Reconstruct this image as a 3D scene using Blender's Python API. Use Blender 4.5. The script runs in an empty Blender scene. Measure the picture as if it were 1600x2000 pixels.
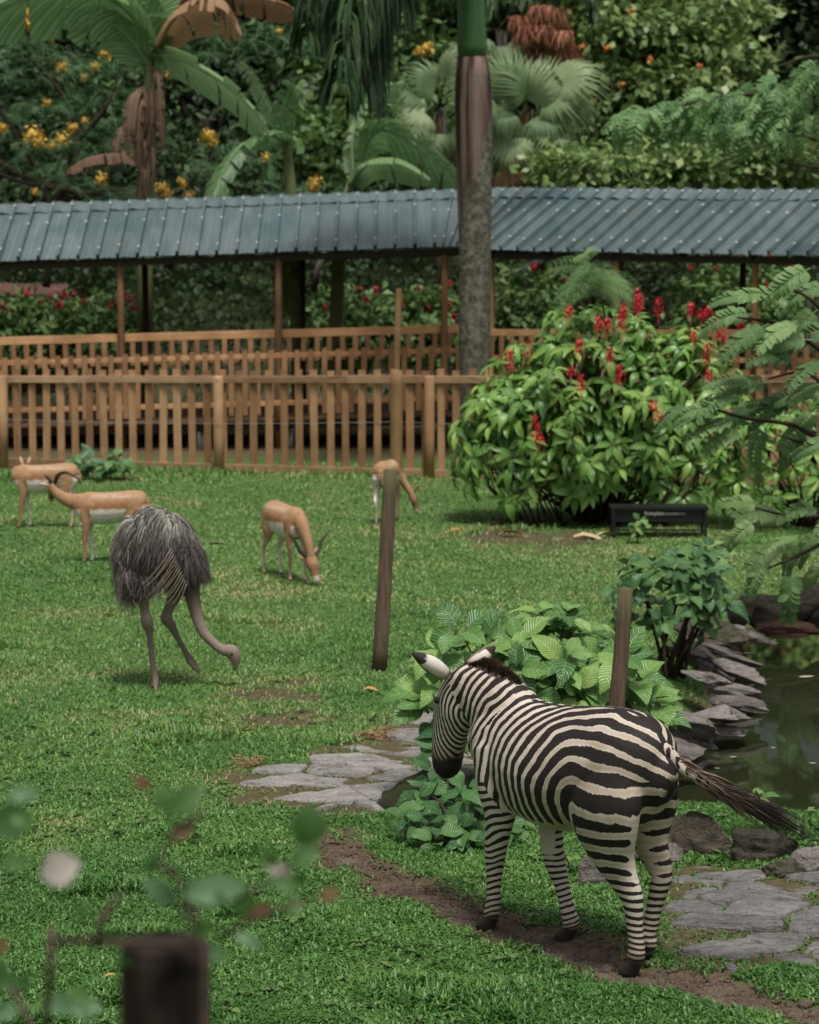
import bpy, bmesh, math, random
import numpy as np
from mathutils import Vector, Matrix, Euler, noise as mnoise
random.seed(7); RNG = np.random.default_rng(11)
R = math.radians
scn = bpy.context.scene
COL = scn.collection
# ------------------------------------------------------------------ camera, light, exposure
FPX, CAMH, HORIZ = 4722.0, 3.6, 472.0          # focal length in photo pixels, eye height, horizon row
PITCH = math.atan((1000 - HORIZ) / FPX)
cam_d = bpy.data.cameras.new('camera'); cam = bpy.data.objects.new('camera', cam_d); COL.objects.link(cam)
cam.location = (0, 0, CAMH); cam.rotation_euler = (R(90) - PITCH, 0, 0)
cam_d.sensor_fit = 'HORIZONTAL'; cam_d.sensor_width = 24.0; cam_d.lens = FPX / 1600 * 24.0
cam_d.clip_start = 0.1; cam_d.clip_end = 900
cam_d.dof.use_dof = True; cam_d.dof.focus_distance = 12.6; cam_d.dof.aperture_fstop = 3.4
scn.camera = cam
world = bpy.data.worlds.new('World'); scn.world = world; world.use_nodes = True
wt = world.node_tree; bg = wt.nodes['Background']
sky = wt.nodes.new('ShaderNodeTexSky'); sky.sky_type = 'NISHITA'; sky.sun_disc = False
SUN_EL, SUN_ROT = R(70), R(165)
sky.sun_elevation = SUN_EL; sky.sun_rotation = SUN_ROT; sky.dust_density = 4.0; sky.air_density = 1.0
hs = wt.nodes.new('ShaderNodeHueSaturation'); hs.inputs['Saturation'].default_value = 0.22
wt.links.new(sky.outputs[0], hs.inputs['Color']); wt.links.new(hs.outputs[0], bg.inputs[0])
bg.inputs[1].default_value = 0.052
sun_d = bpy.data.lights.new('sun', 'SUN'); sun_d.energy = 1.5; sun_d.angle = R(12); sun_d.color = (1.0, 0.955, 0.89)
sun = bpy.data.objects.new('sun', sun_d); COL.objects.link(sun)
_az = R(165)
_sd = Vector((math.sin(_az) * math.cos(SUN_EL), math.cos(_az) * math.cos(SUN_EL), math.sin(SUN_EL)))
sun.rotation_euler = _sd.to_track_quat('Z', 'Y').to_euler()
scn.view_settings.view_transform = 'Standard'; scn.view_settings.look = 'None'
scn.view_settings.exposure = 1.12; scn.view_settings.gamma = 1.0
scn.cycles.max_bounces = 6; scn.cycles.diffuse_bounces = 3; scn.cycles.glossy_bounces = 3
scn.cycles.transmission_bounces = 4; scn.cycles.transparent_max_bounces = 6
scn.cycles.caustics_reflective = False; scn.cycles.caustics_refractive = False

# ------------------------------------------------------------------ helpers
_f = Vector((0, math.cos(PITCH), -math.sin(PITCH))); _u = Vector((0, math.sin(PITCH), math.cos(PITCH)))
def ray(px, py):
    return Vector(((px - 800) / FPX, 0, 0)) + _u * (-(py - 1000) / FPX) + _f
def G(px, py, z=0.0):                     # point of the place at height z seen at that photo pixel
    d = ray(px, py); t = (z - CAMH) / d.z
    return Vector((d.x * t, d.y * t, z))
def W(px, py, dist):                      # point of the place at distance dist (along y)
    d = ray(px, py); t = dist / d.y
    return Vector((d.x * t, d.y * t, CAMH + d.z * t))
def lerp(a, b, t): return a + (b - a) * t
def smooth(a, b, x):
    t = min(1, max(0, (x - a) / (b - a))); return t * t * (3 - 2 * t)
def npsmooth(a, b, x):
    t = np.clip((x - a) / (b - a), 0, 1); return t * t * (3 - 2 * t)

def new_mesh(name, verts, faces, mat=None, smooth_=False, uv=None, attrs=None):
    """verts (n,3); faces: (m,k) array or list of index lists"""
    me = bpy.data.meshes.new(name)
    verts = np.asarray(verts, dtype=np.float32).reshape(-1, 3)
    if isinstance(faces, np.ndarray):
        m, k = faces.shape
        me.vertices.add(len(verts)); me.vertices.foreach_set('co', verts.ravel())
        me.loops.add(m * k); me.loops.foreach_set('vertex_index', faces.astype(np.int32).ravel())
        me.polygons.add(m); me.polygons.foreach_set('loop_start', np.arange(0, m * k, k, dtype=np.int32))
        me.update(calc_edges=True)
    else:
        me.from_pydata([tuple(v) for v in verts], [], faces); me.update()
    if uv is not None:                    # per-vertex uv
        l = me.uv_layers.new(name='UVMap')
        idx = np.zeros(len(me.loops), dtype=np.int32); me.loops.foreach_get('vertex_index', idx)
        l.data.foreach_set('uv', np.asarray(uv, dtype=np.float32)[idx].ravel())
    for an, av in (attrs or {}).items():
        a = me.attributes.new(an, 'FLOAT', 'POINT'); a.data.foreach_set('value', np.asarray(av, dtype=np.float32))
    if mat: me.materials.append(mat)
    if smooth_: me.polygons.foreach_set('use_smooth', np.ones(len(me.polygons), dtype=bool))
    return me

def tag(o, label=None, cat=None, group=None, kind=None):
    if label: o['label'] = label
    if cat: o['category'] = cat
    if group: o['group'] = group
    if kind: o['kind'] = kind
    return o
def thing(name, label, cat, loc=(0, 0, 0), group=None, kind=None):
    o = bpy.data.objects.new(name, None); COL.objects.link(o); o.location = loc
    o.empty_display_size = 0.1
    return tag(o, label, cat, group, kind)
def part(root, name, verts, faces, mat, smooth_=False, uv=None, attrs=None, kind=None, label=None):
    """a mesh built in world coordinates, linked under root (root may be None)"""
    v = np.asarray(verts, dtype=np.float64).reshape(-1, 3)
    off = Vector((0, 0, 0)); r = root
    while r is not None: off = off + r.location; r = r.parent
    me = new_mesh(name, v - np.array(off), faces, mat, smooth_, uv, attrs)
    o = bpy.data.objects.new(name, me); COL.objects.link(o)
    if root is not None: o.parent = root
    if kind: o['kind'] = kind
    if label: o['label'] = label
    return o
def solo(name, verts, faces, mat, label, cat, loc=None, group=None, kind=None, **k):
    """a thing that is one mesh; verts in world coordinates, origin put at loc"""
    v = np.asarray(verts, dtype=np.float64).reshape(-1, 3)
    if loc is None: loc = (float(v[:, 0].mean()), float(v[:, 1].mean()), float(v[:, 2].min()))
    me = new_mesh(name, v - np.array(loc), faces, mat, **k)
    o = bpy.data.objects.new(name, me); COL.objects.link(o); o.location = loc
    return tag(o, label, cat, group, kind)
def inst(root, name, me, M):
    """an object sharing mesh data, M is its matrix in the world; linked under root"""
    o = bpy.data.objects.new(name, me); COL.objects.link(o)
    if root is not None:
        o.parent = root; off = Vector((0, 0, 0)); r = root
        while r is not None: off = off + r.location; r = r.parent
        o.matrix_basis = Matrix.Translation(-off) @ M
    else: o.matrix_basis = M
    return o

class MB:
    """collects shapes into one mesh"""
    def __init__(s): s.v, s.f = [], []
    def add(s, verts, faces):
        b = len(s.v); s.v += [tuple(v) for v in verts]; s.f += [[i + b for i in f] for f in faces]
    def box(s, c, size, rot=None, taper=None):
        hx, hy, hz = size[0] / 2, size[1] / 2, size[2] / 2
        pts = [Vector((x * hx, y * hy, z * hz)) for z in (-1, 1) for y in (-1, 1) for x in (-1, 1)]
        if rot is not None: pts = [rot @ p for p in pts]
        s.add([p + Vector(c) for p in pts], [[0, 2, 3, 1], [4, 5, 7, 6], [0, 1, 5, 4], [2, 6, 7, 3], [0, 4, 6, 2], [1, 3, 7, 5]])
    def beam(s, a, b, w, h, up=Vector((0, 0, 1)), bev=0.0):
        """a board from a to b, w across, h along up"""
        a, b = Vector(a), Vector(b); d = (b - a).normalized(); side = d.cross(up)
        if side.length < 1e-4: side = d.cross(Vector((0, 1, 0)))
        side.normalize(); u = side.cross(d).normalized()
        e = bev
        prof = [(-w/2 + e, -h/2), (w/2 - e, -h/2), (w/2, -h/2 + e), (w/2, h/2 - e), (w/2 - e, h/2), (-w/2 + e, h/2), (-w/2, h/2 - e), (-w/2, -h/2 + e)] if e else [(-w/2, -h/2), (w/2, -h/2), (w/2, h/2), (-w/2, h/2)]
        n = len(prof)
        vs = [p + side * x + u * y for p in (a, b) for x, y in prof]
        s.add(vs, [[i, (i+1) % n, n + (i+1) % n, n + i] for i in range(n)] + [list(range(n))[::-1], list(range(n, 2*n))])
    def tube(s, pts, rad, n=8, cap=True, jit=0.0):
        pts = [Vector(p) for p in pts]; rings = []
        ref = None
        for i, p in enumerate(pts):
            t = (pts[min(i+1, len(pts)-1)] - pts[max(i-1, 0)]).normalized()
            if ref is None: ref = t.orthogonal().normalized()
            ref = (ref - t * ref.dot(t)).normalized(); bn = t.cross(ref)
            r = rad[i] if hasattr(rad, '__len__') else rad
            rings.append([p + (ref * math.cos(2*math.pi*k/n) + bn * math.sin(2*math.pi*k/n)) * r * (1 + random.uniform(-jit, jit)) for k in range(n)])
        fs = []
        for i in range(len(pts)-1):
            for k in range(n):
                a, b = i*n + k, i*n + (k+1) % n
                fs.append([a, b, b + n, a + n])
        if cap: fs += [list(range(n))[::-1], list(range((len(pts)-1)*n, len(pts)*n))]
        s.add([v for r in rings for v in r], fs)
    def part(s, root, name, mat, smooth_=False, **k): return part(root, name, s.v, s.f, mat, smooth_, **k)
    def solo(s, name, mat, label, cat, **k): return solo(name, s.v, s.f, mat, label, cat, **k)

# ------------------------------------------------------------------ materials
class NT:
    def __init__(s, name):
        s.m = bpy.data.materials.new(name); s.m.use_nodes = True; s.t = s.m.node_tree
        s.b = s.t.nodes['Principled BSDF']; s.out = s.t.nodes['Material Output']
    def n(s, typ, **k):
        nd = s.t.nodes.new('ShaderNode' + typ)
        for a, v in k.items():
            if isinstance(v, tuple) and a.startswith('i_'): nd.inputs[a[2:]].default_value = v
            elif a.startswith('i_'): nd.inputs[a[2:].replace('_', ' ')].default_value = v
            else: setattr(nd, a, v)
        return nd
    def l(s, a, b): s.t.links.new(a, b)
    def math(s, op, a, b=None, clamp=False):
        nd = s.n('Math', operation=op, use_clamp=clamp)
        for i, x in enumerate((a, b)):
            if x is None: continue
            if isinstance(x, (int, float)): nd.inputs[i].default_value = x
            else: s.l(x, nd.inputs[i])
        return nd.outputs[0]
    def ramp(s, fac, stops, interp='LINEAR'):
        nd = s.n('ValToRGB'); cr = nd.color_ramp; cr.interpolation = interp
        while len(cr.elements) < len(stops): cr.elements.new(0.5)
        for e, (p, c) in zip(cr.elements, stops):
            e.position = p; e.color = (*c, 1) if len(c) == 3 else c
        if fac is not None: s.l(fac, nd.inputs[0])
        return nd.outputs[0]
    def mix(s, fac, a, b, typ='MIX'):
        nd = s.n('Mix', data_type='RGBA', blend_type=typ)
        for sock, x in ((nd.inputs[0], fac), (nd.inputs[6], a), (nd.inputs[7], b)):
            if isinstance(x, (int, float)): sock.default_value = x
            elif isinstance(x, tuple): sock.default_value = (*x, 1) if len(x) == 3 else x
            else: s.l(x, sock)
        return nd.outputs[2]
    def coord(s, kind='Object', scale=None):
        tc = s.n('TexCoord').outputs[kind]
        if scale is None: return tc
        mp = s.n('Mapping'); mp.inputs['Scale'].default_value = scale; s.l(tc, mp.inputs[0]); return mp.outputs[0]
    def pos(s, scale=None):
        p = s.n('NewGeometry').outputs['Position']
        if scale is None: return p
        mp = s.n('Mapping'); mp.inputs['Scale'].default_value = scale; s.l(p, mp.inputs[0]); return mp.outputs[0]
    def noise(s, vec, scale, detail=4.0, rough=0.55, dist=0.0):
        nd = s.n('TexNoise'); nd.inputs['Scale'].default_value = scale; nd.inputs['Detail'].default_value = detail
        nd.inputs['Roughness'].default_value = rough; nd.inputs['Distortion'].default_value = dist
        s.l(vec, nd.inputs['Vector']); return nd.outputs['Fac']
    def bump(s, h, strength=0.3, dist=0.02):
        nd = s.n('Bump'); nd.inputs['Strength'].default_value = strength; nd.inputs['Distance'].default_value = dist
        s.l(h, nd.inputs['Height']); s.l(nd.outputs[0], s.b.inputs['Normal']); return nd.outputs[0]
    def attr(s, name): return s.n('Attribute', attribute_name=name).outputs['Fac']
    def color(s, c):
        if isinstance(c, tuple): s.b.inputs['Base Color'].default_value = (*c, 1)
        else: s.l(c, s.b.inputs['Base Color'])
    def set(s, rough=None, spec=None, metal=None):
        if rough is not None: s.b.inputs['Roughness'].default_value = rough
        if spec is not None: s.b.inputs['Specular IOR Level'].default_value = spec
        if metal is not None: s.b.inputs['Metallic'].default_value = metal
        return s

def wood_mat(name, c1, c2, c3, grain=(1, 1, 0.06), scale=22, rough=0.75, stain=None):
    """grain runs along z (posts, pickets) or x (rails) by the grain vector; pieces differ by their random"""
    m = NT(name)
    rnd = m.n('ObjectInfo').outputs['Random']
    g = m.noise(m.pos(grain), scale, 6, 0.65, 0.6)
    big = m.noise(m.pos((1, 1, 1)), 1.7, 3)
    k = m.math('ADD', m.math('MULTIPLY', g, 0.58), m.math('MULTIPLY', rnd, 0.44))
    c = m.ramp(k, [(0.25, c1), (0.5, c2), (0.78, c3)])
    knots = m.n('TexVoronoi'); knots.inputs['Scale'].default_value = 5.0; m.l(m.pos((1, 1, 0.35) if grain[2] < 1 else (0.35, 1, 1)), knots.inputs['Vector'])
    kn = m.ramp(knots.outputs['Distance'], [(0.03, (1, 1, 1)), (0.09, (0, 0, 0))])
    c = m.mix(m.math('MULTIPLY', kn, 0.7), c, tuple(x * 0.35 for x in c1))
    c = m.mix(m.ramp(big, [(0.42, (0, 0, 0)), (0.72, (0.55,)*3)]), c, stain or tuple(x * 0.55 for x in c1))
    m.color(c); m.set(rough, 0.25); m.bump(g, 0.35, 0.01)
    return m.m
M_FENCE_V = wood_mat('fence wood upright', (0.21, 0.11, 0.050), (0.355, 0.198, 0.095), (0.47, 0.29, 0.155))
M_FENCE_H = wood_mat('fence wood rail', (0.23, 0.128, 0.068), (0.37, 0.22, 0.12), (0.48, 0.31, 0.18), grain=(0.06, 1, 1))
M_RAIL_V = wood_mat('railing wood upright', (0.21, 0.105, 0.048), (0.34, 0.175, 0.083), (0.44, 0.25, 0.13))
M_RAIL_H = wood_mat('railing wood rail', (0.37, 0.17, 0.075), (0.52, 0.26, 0.12), (0.62, 0.36, 0.18), grain=(0.06, 1, 1))
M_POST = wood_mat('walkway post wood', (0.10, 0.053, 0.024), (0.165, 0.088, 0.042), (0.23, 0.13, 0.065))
M_POLE = wood_mat('weathered pole wood', (0.075, 0.052, 0.034), (0.14, 0.1, 0.065), (0.21, 0.16, 0.11), scale=30)
M_POLE_TAN = wood_mat('pale pole wood', (0.20, 0.115, 0.05), (0.29, 0.175, 0.08), (0.37, 0.24, 0.12))
M_DECK = wood_mat('deck wood', (0.06, 0.035, 0.02), (0.1, 0.06, 0.035), (0.15, 0.09, 0.05), grain=(0.06, 1, 1))
def plain(name, c, rough=0.6, spec=0.3, var=0.15, scale=8.0, metal=0.0, bump=0.0):
    m = NT(name); nz = m.noise(m.pos(), scale, 5)
    m.color(m.mix(nz, tuple(x * (1 - var) for x in c), tuple(min(1, x * (1 + var)) for x in c))); m.set(rough, spec, metal)
    if bump: m.bump(nz, bump, 0.02)
    return m.m
M_WIRE = plain('galvanised wire', (0.3, 0.29, 0.27), 0.5)
M_PVC = plain('white pipe', (0.55, 0.53, 0.5), 0.5, var=0.25, scale=3)
# ================================================================== ground, water, path
WATER_Z = -0.32
POND_PX = [(1760, 1196), (1640, 1206), (1530, 1222), (1452, 1240), (1472, 1290), (1447, 1340), (1472, 1372), (1410, 1432), (1335, 1462), (1285, 1500),
           (1282, 1580), (1340, 1606), (1450, 1606), (1600, 1630), (1800, 1640)]
POND = [G(x, y, WATER_Z).xy for x, y in POND_PX] + [Vector((9.5, 15.0)), Vector((10.5, 20.0)), Vector((8.5, 24.0))]
PATH_PX = [(590, 1590), (640, 1640), (700, 1690), (800, 1737), (900, 1775), (1010, 1812), (1120, 1850), (1240, 1892), (1380, 1932), (1520, 1965), (1700, 2010)]
PATH = [G(x, y).xy for x, y in PATH_PX]
PATH_W = [0.03, 0.08, 0.14, 0.16, 0.17, 0.18, 0.18, 0.19, 0.19, 0.17, 0.15]
def poly_np(P): return np.array([(p[0], p[1]) for p in P])
def inside(poly, x, y):
    poly = poly_np(poly); c = np.zeros(x.shape, bool); n = len(poly)
    for i in range(n):
        (x1, y1), (x2, y2) = poly[i], poly[(i+1) % n]
        t = ((y1 > y) != (y2 > y)) & (x < (x2 - x1) * (y - y1) / (y2 - y1 + 1e-12) + x1); c ^= t
    return c
def seg_dist(pts, x, y, closed=False):
    pts = poly_np(pts); d = np.full(x.shape, 1e9); w = np.zeros(x.shape); n = len(pts)
    for i in range(n if closed else n - 1):
        a, b = pts[i], pts[(i+1) % n]; ab = b - a
        t = np.clip(((x - a[0]) * ab[0] + (y - a[1]) * ab[1]) / (ab @ ab + 1e-12), 0, 1)
        dd = np.hypot(x - a[0] - t * ab[0], y - a[1] - t * ab[1]); m = dd < d
        d = np.where(m, dd, d); w = np.where(m, i + t, w)
    return d, w
def vnoise(x, y, s, seed=0):              # cheap smooth value noise
    r = np.random.default_rng(seed).random((64, 64)); X, Y = x * s, y * s
    xi, yi = np.floor(X).astype(int), np.floor(Y).astype(int); fx, fy = X - xi, Y - yi
    fx = fx * fx * (3 - 2 * fx); fy = fy * fy * (3 - 2 * fy)
    g = lambda a, b: r[a % 64, b % 64]
    return (g(xi, yi) * (1 - fx) + g(xi + 1, yi) * fx) * (1 - fy) + (g(xi, yi + 1) * (1 - fx) + g(xi + 1, yi + 1) * fx) * fy
def pond_sd(x, y):
    d, _ = seg_dist(POND, x, y, True); return np.where(inside(POND, x, y), -d, d)
def path_sd(x, y):
    d, w = seg_dist(PATH, x, y); hw = np.interp(w, range(len(PATH_W)), PATH_W)
    return d - hw + (vnoise(x, y, 3.2, 5) - 0.5) * 0.3 + (vnoise(x, y, 11.0, 6) - 0.5) * 0.16
BARE = [(520, 1358, 0.5, 0.16), (590, 1335, 0.3, 0.2), (455, 1515, 0.16, 0.3), (500, 1560, 0.25, 0.2), (640, 1655, 0.25, 0.4), (740, 1445, 0.3, 0.2), (560, 1405, 0.5, 0.12),
        (1010, 1050, 0.9, 0.25), (1100, 1052, 0.8, 0.25), (690, 1650, 0.16, 0.35), (760, 1700, 0.2, 0.3)]
BARE = [(*G(a, b).xy, c, d) for a, b, c, d in BARE]   # worn patches: x, y, half width, half depth/half width
def bare(x, y):
    """1 where the turf is worn through"""
    k = np.zeros(x.shape)
    for bx, by, hw, asp in BARE:
        r = np.hypot((x - bx) / hw, (y - by) / (hw * asp * 6)); k = np.maximum(k, npsmooth(1.15, 0.35, r + (vnoise(x, y, 5, 9) - 0.5) * 0.9))
    return k
def ground_z(x, y):
    x = np.asarray(x, float); y = np.asarray(y, float)
    z = (vnoise(x, y, 0.35, 1) - 0.5) * 0.05 + (vnoise(x, y, 1.7, 2) - 0.5) * 0.035
    z = z * npsmooth(8, 12, y)
    sd = pond_sd(x, y)
    bank = npsmooth(0.9, -0.15, sd)
    z = z * (1 - bank) + bank * (-0.46) - npsmooth(0, -1.2, sd) * 0.5
    z = z - npsmooth(0.03, -0.12, path_sd(x, y)) * 0.025
    far = npsmooth(47, 80, y); z = z + far * 7.0 + npsmooth(80, 180, y) * 22
    return z
def gz(x, y): return float(ground_z(np.array([x]), np.array([y]))[0])
def GP(px, py):                            # ground point with its relief
    p = G(px, py); return Vector((p.x, p.y, gz(p.x, p.y)))

regA = [G(x, y).xy for x, y in ((440, 1522), (520, 1502), (590, 1497), (610, 1470), (690, 1458), (740, 1440), (770, 1400), (800, 1372), (880, 1372), (960, 1400), (960, 1520), (840, 1545), (760, 1592), (600, 1590), (560, 1570), (480, 1548))]
regB = [G(x, y).xy for x, y in ((1285, 1705), (1350, 1690), (1470, 1700), (1600, 1715), (1760, 1745), (1760, 1905), (1640, 1905), (1560, 1880), (1440, 1905), (1330, 1885), (1290, 1850))]
regC = [G(x, y, -.05).xy for x, y in ((1290, 1500), (1325, 1465), (1400, 1430), (1465, 1370), (1440, 1340), (1462, 1292), (1440, 1245), (1380, 1250), (1350, 1262), (1380, 1310), (1400, 1355), (1330, 1385), (1270, 1390), (1240, 1440))]
m = NT('ground soil and turf')
p = m.pos()
n1 = m.noise(p, 2.2, 6, 0.6); n2 = m.noise(p, 26, 5, 0.65); n3 = m.noise(p, 120, 3)
turf = m.ramp(m.math('ADD', m.math('MULTIPLY', n1, 0.55), m.math('MULTIPLY', n2, 0.45)), [(0.3, (0.04, 0.07, 0.02)), (0.52, (0.07, 0.125, 0.036)), (0.7, (0.11, 0.15, 0.055))])
soil = m.ramp(n2, [(0.3, (0.05, 0.032, 0.021)), (0.6, (0.115, 0.078, 0.052)), (0.8, (0.18, 0.13, 0.09))])
m.color(m.mix(m.attr('dirt'), turf, soil)); m.set(0.95, 0.1); m.bump(n2, 0.6, 0.03)
M_GROUND = m.m
m = NT('trodden earth')
p = m.pos()
n1 = m.noise(p, 5, 6, 0.6); n2 = m.noise(p, 60, 5, 0.7); n3 = m.noise(p, 190, 2)
c = m.ramp(m.math('ADD', m.math('MULTIPLY', n1, 0.5), m.math('MULTIPLY', n2, 0.5)), [(0.3, (0.07, 0.046, 0.033)), (0.5, (0.19, 0.138, 0.102)), (0.68, (0.33, 0.26, 0.205))])
c = m.mix(m.ramp(n3, [(0.62, (0, 0, 0)), (0.72, (1, 1, 1))]), c, (0.33, 0.26, 0.2))
m.color(c); m.set(0.95, 0.12); m.bump(m.math('ADD', n2, n3), 0.9, 0.03)
M_EARTH = m.m

def axis(segs):
    out = []
    for a, b, s in segs: out += list(np.arange(a, b, s))
    return np.array(out + [segs[-1][1]])
gx = axis([(-300, -40, 20), (-40, -10, 2.5), (-10, -4, 0.35), (-4, 5.5, 0.09), (5.5, 12, 0.4), (12, 40, 2.5), (40, 300, 20)])
gy = axis([(-60, 0, 6), (0, 9, 0.7), (9, 24, 0.09), (24, 40, 0.25), (40, 80, 1.0), (80, 200, 6), (200, 420, 20)])
X, Y = np.meshgrid(gx, gy); Z = ground_z(X, Y)
nx, ny = len(gx), len(gy); ii = np.arange(nx * ny).reshape(ny, nx)
F = np.stack([ii[:-1, :-1], ii[:-1, 1:], ii[1:, 1:], ii[1:, :-1]], -1).reshape(-1, 4)
sdp = pond_sd(X, Y)
dirt = np.maximum(bare(X, Y) * 0.85, npsmooth(0.55, 0.0, sdp + (vnoise(X, Y, 3, 4) - 0.5) * 0.5))
dirt = np.maximum(dirt, npsmooth(39.5, 41, Y) * 0.8 * npsmooth(70, 50, Y))
dirt = np.maximum(dirt, npsmooth(0.1, -0.05, path_sd(X, Y)))
for rg in (regA, regB, regC): dirt = np.maximum(dirt, inside(rg, X, Y) * .8)
o = part(None, 'ground', np.stack([X, Y, Z], -1).reshape(-1, 3), F, M_GROUND, True, attrs={'dirt': dirt.ravel()}, kind='structure')
# dirt path: a sheet following the ground where the turf is trodden away
m_ = (path_sd(X, Y) < 0.02); sel = m_[:-1, :-1] & m_[:-1, 1:] & m_[1:, 1:] & m_[1:, :-1]
Fp = F.reshape(ny - 1, nx - 1, 4)[sel]
used = np.unique(Fp); remap = np.zeros(nx * ny, int); remap[used] = np.arange(len(used))
V = np.stack([X, Y, Z + 0.006 + (vnoise(X, Y, 9, 8) - 0.5) * 0.012], -1).reshape(-1, 3)[used]
V[:, 2] -= npsmooth(-0.10, 0.02, path_sd(V[:, 0], V[:, 1])) * 0.035
part(None, 'dirt_path', V, remap[Fp], M_EARTH, True, kind='structure')
# pond
m = NT('pond water')
n = m.noise(m.pos((1, 1, 1)), 3.0, 3, 0.5); n2 = m.noise(m.pos(), 14, 2)
m.color((0.019, 0.024, 0.010)); m.set(0.035, 0.5); m.b.inputs['IOR'].default_value = 1.33
m.bump(m.math('ADD', n, m.math('MULTIPLY', n2, 0.25)), 0.022, 0.02)
m.b.inputs['Transmission Weight'].default_value = 0.0
M_WATER = m.m
pb = poly_np(POND); c0 = pb.mean(0)
pv = [(c0[0] + (q[0] - c0[0]) * 1.06, c0[1] + (q[1] - c0[1]) * 1.06, WATER_Z) for q in pb]
part(None, 'pond_water', pv, [list(range(len(pv)))[::-1]], M_WATER, kind='structure')
# ================================================================== covered walkway
m = NT('painted roof sheet')
n = m.noise(m.pos((1, 0.15, 0.3)), 6, 5); n2 = m.noise(m.pos(), 0.9, 3)
c = m.ramp(n, [(0.3, (0.085, 0.125, 0.13)), (0.65, (0.15, 0.192, 0.195))])
c = m.mix(m.ramp(n2, [(0.5, (0, 0, 0)), (0.72, (0.65,)*3)]), c, (0.04, 0.095, 0.105))
rn_ = m.n('ObjectInfo').outputs['Random']; c = m.mix(m.math('MULTIPLY', rn_, .4), c, (.05, .08, .088)); n4 = m.noise(m.pos((1, .25, .4)), 2.6, 5, .7); c = m.mix(m.ramp(n4, [(.58, (0, 0, 0)), (.72, (.35,) * 3)]), c, (.10, .085, .065))
m.color(c); m.set(0.42, 0.5, 0.15); M_ROOF = m.m
M_SCREW = plain('screw caps', (0.55, 0.55, 0.5), 0.5)
M_DARKWOOD = plain('dark rafters', (0.035, 0.024, 0.017), 0.8, var=0.3)
WK = thing('covered_walkway', 'raised timber walkway under a corrugated blue-grey metal roof behind the picket fence', 'walkway', (0, 42, 0))
RL_A, RL_B = W(-260, 414, 44), W(963, 372.5, 44)           # left ridge
EL_A, EL_B = W(-260, 519, 42), W(893, 481, 42)             # left eave
u2 = Vector((0.775, -0.63, 0)); v2 = Vector((-0.63, -0.775, 0))
def ridge_r(t): p = RL_B + u2 * t; p.z = RL_B.z - 0.018 * t; return p
def eave_r(t): p = RL_B + v2 * 2.02 + u2 * t; p.z = EL_B.z - 0.045 - 0.012 * t; return p
RIB, RH = 0.335, 0.085
def roof_sheet(root, ra, rb, ea, eb, nrib, n_=None, back=False):
    """one corrugated sheet between ridge points ra-rb and eave points ea-eb; raised ribs run down the slope"""
    ws = []
    for k in range(nrib):
        a = k / nrib; w = 1 / nrib
        ws += [(a, 0), (a + w*0.16, 0), (a + w*0.165, .12), (a + w*0.22, .12), (a + w*0.225, 0), (a + w*0.415, 0), (a + w*0.42, .12), (a + w*0.475, .12), (a + w*0.48, 0),
               (a + w * 0.80, 0), (a + w*0.83, 1), (a + w*0.93, 1), (a + w*0.97, 0)]
    ws.append((1, 0))
    nrm = (rb - ra).cross(ea - ra).normalized()
    if nrm.z < 0: nrm = -nrm
    vs = []; ns = 6
    ph = random.random() * 9
    for j in range(ns + 1):
        s = j / ns
        for w, h in ws:
            q = lerp(lerp(ra, rb, w), lerp(ea, eb, w), s)
            vs.append(q + nrm * (h * RH + 0.006 * math.sin(w * 21 + ph) * math.sin(s * 3 + ph)))
    N = len(ws)
    fs = [[j*N + i, j*N + i + 1, (j+1)*N + i + 1, (j+1)*N + i] for j in range(ns) for i in range(N - 1)]
    o = part(root, 'roof_sheet', vs, fs, M_ROOF)
    scr = []
    for k in range(nrib):
        w = (k + 0.89) / nrib
        for s in ((0.07, 0.3, 0.86) if k % 2 else (0.07, 0.42, 0.9)):
            scr.append(lerp(lerp(ra, rb, w), lerp(ea, eb, w), s) + nrm * (RH + 0.004))
    return o, scr, nrm
screws = []
L = (RL_B - RL_A).length; nsh = int(L / (RIB * 3))
for k in range(nsh):
    a, b = k / nsh, (k + 1) / nsh
    def er(t):                              # ribs run straight from ridge to eave, trimmed at the mitre
        q = lerp(RL_A, RL_B, t); e = Vector((q.x, EL_A.y, 0)); tt = (e.x - EL_A.x) / (EL_B.x - EL_A.x)
        if k == nsh - 1 and t > 0.99: return EL_B.copy()
        e.z = lerp(EL_A.z, EL_B.z, tt); return e
    off = Vector((0, 0, 0.006 * (k % 2)))
    o, s, nrm = roof_sheet(WK, lerp(RL_A, RL_B, a) + off, lerp(RL_A, RL_B, b) + off, er(a) + off, er(b) + off, 3)
    screws += s
TR = 10.5; nsr = int(TR / (RIB * 3))
for k in range(nsr):
    a, b = TR * k / nsr, TR * (k + 1) / nsr
    off = Vector((0, 0, 0.006 * (k % 2)))
    o, s, nrm = roof_sheet(WK, ridge_r(a) + off, ridge_r(b) + off, (eave_r(a) if k else EL_B) + off, eave_r(b) + off, 3)
    screws += s
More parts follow.
